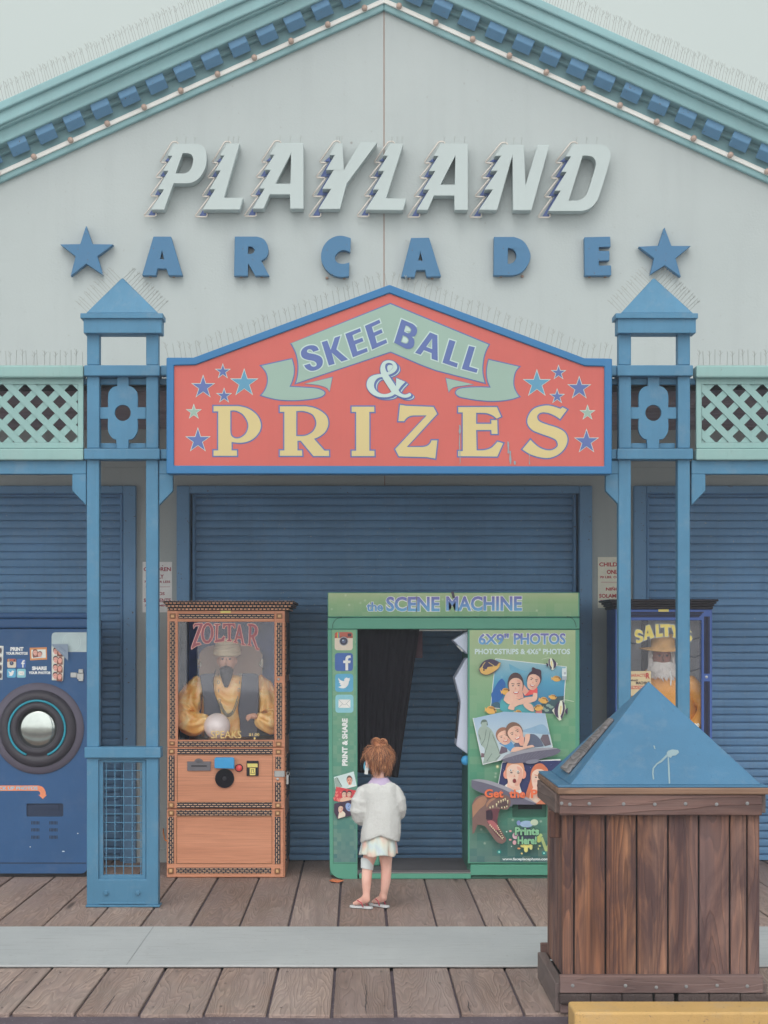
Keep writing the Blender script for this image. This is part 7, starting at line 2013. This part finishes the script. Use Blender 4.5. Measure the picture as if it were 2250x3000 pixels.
for v in m2.vertices:      # arched hem, slight folds
    p = v.co
    zmin = zh + 0.058 * max(0.0, 1 - abs(p.x - xh) / wh) ** 0.85
    if p.z < zmin: p.z = zmin + (p.z - zmin) * 0.12
    q = noise.noise(Vector((p.x * 14, p.y * 14, p.z * 5))) * 0.009 + noise.noise(Vector((p.x * 70, p.y * 70, p.z * 70))) * 0.0025
    v.co = p + v.normal * q
cg.data = m2
m2.materials.clear(); m2.materials.append(wool)
for p in m2.polygons: p.use_smooth = True
b = MB()
for i in range(5200):
    v = random.choice(m2.vertices)
    p = v.co + org; nn = (v.normal + Vector((random.uniform(-.7, .7), random.uniform(-.7, .7), random.uniform(-.7, .7)))).normalized()
    l = random.uniform(0.005, 0.012); w = nn.cross(Vector((0.3, 0.5, 0.8))).normalized() * 0.0006
    b.add([p - w, p + w, p + nn * l], [(0, 1, 2)])
b.build('wool_fuzz', wool, cg, recalc=False)
# skirt
b = MB(); b.smooth = True
def srow(y, xl, xr, hd, ph, amp):
    c = G((xl + xr) / 2, y); hw = (xr - xl) / 2 / 3.607 * d0 / F; o = []
    for k in range(72):
        a_ = 2 * math.pi * k / 72
        r_ = 1 + amp * math.sin(9 * a_ + ph) + amp * 0.6 * math.sin(17 * a_ + 1)
        o.append(c + Vector((hw * r_ * math.cos(a_), hd * r_ * math.sin(a_), amp * 0.10 * math.sin(5 * a_ + 2))))
    return o
b.loft([srow(1080, 462, 770, 0.085, 0, 0.0), srow(1180, 445, 785, 0.10, 0.2, 0.02), srow(1265, 432, 795, 0.112, 0.4, 0.045), srow(1330, 420, 795, 0.118, 0.5, 0.06), srow(1345, 417, 797, 0.120, 0.5, 0.065)], False, False)
sk_m, n_, b_ = newmat('pastel_tiedye')
f_ = noi(n_, coords(n_, (1, 1, 0.6)), 11.0, 2, 0.5, 0.3)
n_.links.new(ramp(n_, [(0.28, S(168, 176, 192, 0.8)), (0.42, S(184, 196, 194, 0.8)), (0.52, S(194, 192, 180, 0.8)), (0.62, S(200, 164, 152, 0.8)), (0.75, S(190, 176, 186, 0.8))], f_).outputs['Color'], b_.inputs['Base Color'])
b_.inputs['Roughness'].default_value = 0.9
skt = b.build('skirt', sk_m, ch, recalc=False)
md = skt.modifiers.new('t', 'SOLIDIFY'); md.thickness = 0.003
# knee bandage
b = MB(); b.smooth = True
b.loft([[G(x, y) + Vector((rr * math.cos(2*math.pi*k/20), rr * math.sin(2*math.pi*k/20) + dy_, 0.008 * math.cos(2*math.pi*k/20 + 2.6))) for k in range(20)] for (x, y, rr, dy_) in ((497, 1390, 0.0415, 0.004), (494, 1410, 0.0435, 0.004), (491, 1450, 0.0415, 0.003), (488, 1490, 0.0405, 0.0), (487, 1500, 0.039, 0.0))], False, False)
b.build('knee_bandage', plain('gauze', (0.70, 0.74, 0.75), rough=1.0), ch, recalc=False)
# flip-flops
for h, t in ((hL, tL), (hR, tR)):
    sd = Vector((-t.y, t.x, 0))
    out = [(-0.022, 0.0), (-0.020, 0.016), (0.0, 0.024), (0.05, 0.024), (0.09, 0.031), (0.118, 0.030), (0.138, 0.018), (0.142, 0.0), (0.134, -0.020), (0.115, -0.028), (0.09, -0.027), (0.05, -0.022), (0.0, -0.022), (-0.018, -0.016)]
    pl = path([(a_, c_, 1) for a_, c_ in out], True, 3)
    b = MB(); pts = [Vector((h.x, h.y, 0)) + t * a_ + sd * c_ for a_, c_ in pl]; N = len(pts)
    b.add([p + Vector((0, 0, 0.003)) for p in pts] + [p + Vector((0, 0, 0.016)) for p in pts], [tuple(range(N - 1, -1, -1)), tuple(range(N, 2 * N))] + [(i, (i + 1) % N, N + (i + 1) % N, N + i) for i in range(N)])
    so = b.build('flip_flop', plain('sandal_white', (0.62, 0.64, 0.66), rough=0.7), ch, bevel=0.002)
    b = MB(); b.smooth = True
    q = lambda a_, c_, z: Vector((h.x, h.y, z)) + t * a_ + sd * c_
    b.tube([q(0.105, 0.004, 0.016), q(0.095, 0.003, 0.047), q(0.075, 0.020, 0.052), q(0.045, 0.026, 0.040), q(0.03, 0.027, 0.014)], 0.0035, 7)
    b.tube([q(0.105, 0.004, 0.016), q(0.095, 0.003, 0.047), q(0.075, -0.019, 0.052), q(0.045, -0.026, 0.040), q(0.03, -0.025, 0.014)], 0.0035, 7)
    b.build('strap', plain('strap_pink_red', S(178, 76, 92, 0.78), rough=0.5), so)
# hair
hair_m, n_, b_ = newmat('auburn_hair')
isl = island(n_)
sep = n_.nodes.new('ShaderNodeSeparateXYZ'); n_.links.new(coords(n_), sep.inputs[0])
n_.links.new(ramp(n_, [(0.0, (0.10, 0.050, 0.042)), (0.3, (0.26, 0.105, 0.06)), (0.65, (0.52, 0.21, 0.095)), (1.0, (0.74, 0.40, 0.22))], isl).outputs['Color'], b_.inputs['Base Color'])
b_.inputs['Roughness'].default_value = 0.45; b_.inputs['Specular IOR Level'].default_value = 0.45
bc = G(612, 205, 0.0)                     # base of the bun
def hp(az_, pol, r):
    """az 0 = back of the head; pol 0 = crown"""
    a_ = az_
    dirv = (-fw * math.cos(a_) + rt * math.sin(a_))
    return hc + Vector((0, 0, 0.012)) + dirv * (r * math.sin(pol)) + Vector((0, 0, r * 1.02 * math.cos(pol)))
b = MB(); b.smooth = True
rows = []
for j in range(10):
    pol = 0.02 + j * 0.235
    rows.append([hp(a_, pol * (1.0 if abs(a_) < 1.7 else 0.62), 0.085) for a_ in [R(-180 + 10 * i) for i in range(37)]])
b.loft(rows, True, False, closed=False); cap = b.build('hair', hair_m, ch, recalc=False)
b = MB()
def strand(pts, w):
    b.tube(pts, [w * 0.7] + [w] * (len(pts) - 2) + [w * 0.25], 4, cap=False)
for i in range(1150):
    a_ = random.gauss(0, 1.0)
    if abs(a_) > 2.0: a_ = random.uniform(-2.0, 2.0)
    rr = random.uniform(0.083, 0.092)
    end = random.uniform(1.45, 1.95) if abs(a_) < 1.5 else random.uniform(1.1, 1.6)
    pts = []
    n = 7
    wob = random.uniform(-0.12, 0.12)
    for k in range(n):
        pol = 0.08 + (end - 0.08) * k / (n - 1)
        pts.append(hp(a_ + wob * k / n, pol, rr + 0.004 * math.sin(k * 1.3 + i)))
    if random.random() < 0.42:
        l = random.uniform(0.02, 0.075) * (1.35 if 0.45 < abs(a_) < 1.3 else 0.9)
        e = pts[-1]; o = (e - hc); o.z = 0; o.normalize()
        pts.append(e + o * random.uniform(-0.022, 0.002) + Vector((0, 0, -l * 0.5)))
        pts.append(e + o * random.uniform(-0.05, 0.004) + rt * random.uniform(-0.01, 0.01) + Vector((0, 0, -l)))
    strand(pts, random.uniform(0.0010, 0.0022))
for i in range(260):                     # flyaway wisps
    a_ = random.uniform(-2.1, 2.1); pol = random.uniform(0.3, 1.3); r0 = 0.098
    p = hp(a_, pol, r0); q = hp(a_ + random.uniform(-.25, .25), pol + random.uniform(.1, .5), r0 + random.uniform(0.006, 0.022)); s_ = hp(a_ + random.uniform(-.3, .3), pol + random.uniform(.5, 1.0), r0 + random.uniform(0.004, 0.03))
    strand([p, q, s_], 0.0007)
b.build('hair_strands', hair_m, cap, recalc=False)
b = MB()
for (cx_, cy_, rx_, tilt) in ((582, 163, 0.033, 0.3), (655, 166, 0.031, -0.4)):
    c = G(cx_, cy_)
    for i in range(120):
        ph = random.uniform(0, 6.28); r1_ = rx_ * random.uniform(0.62, 1.05); yy = random.uniform(-0.022, 0.022)
        sp_ = random.uniform(2.0, 4.6)
        pts = [c + Vector((r1_ * math.cos(ph + sp_ * k / 7) * (1 - abs(yy) * 9), yy + 0.006 * math.sin(k), r1_ * 0.95 * math.sin(ph + sp_ * k / 7) * (1 - abs(yy) * 9) + tilt * 0.01 * k / 7)) for k in range(8)]
        strand(pts, random.uniform(0.0012, 0.0024))
    b.smooth = True; b.ball(tuple(c), rx_ * 0.66, rx_ * 0.5, rx_ * 0.66, 12, 8); b.smooth = False
b.smooth = True; b.ball(tuple(bc + Vector((0, 0, 0.002))), 0.034, 0.03, 0.026, 12, 8)
b.build('hair_bun', hair_m, cap, recalc=False)
# ------------------------------------------------------------------ thin marine haze, added to lift the dark tones
hz_ = MB(); hz_.box(-31, 31, -31, 35, -1.02, 8.6)
hm = bpy.data.materials.new('marine_haze'); hm.use_nodes = True
hn = hm.node_tree; hn.nodes.clear()
ho = hn.nodes.new('ShaderNodeOutputMaterial'); hv = hn.nodes.new('ShaderNodeVolumePrincipled')
hv.inputs['Color'].default_value = (0.90, 0.93, 1.0, 1); hv.inputs['Density'].default_value = 0.0042
hv.inputs['Anisotropy'].default_value = 0.2
hn.links.new(hv.outputs[0], ho.inputs['Volume'])
hb = hz_.build('haze', hm, recalc=True)
tag(hb, kind='stuff')
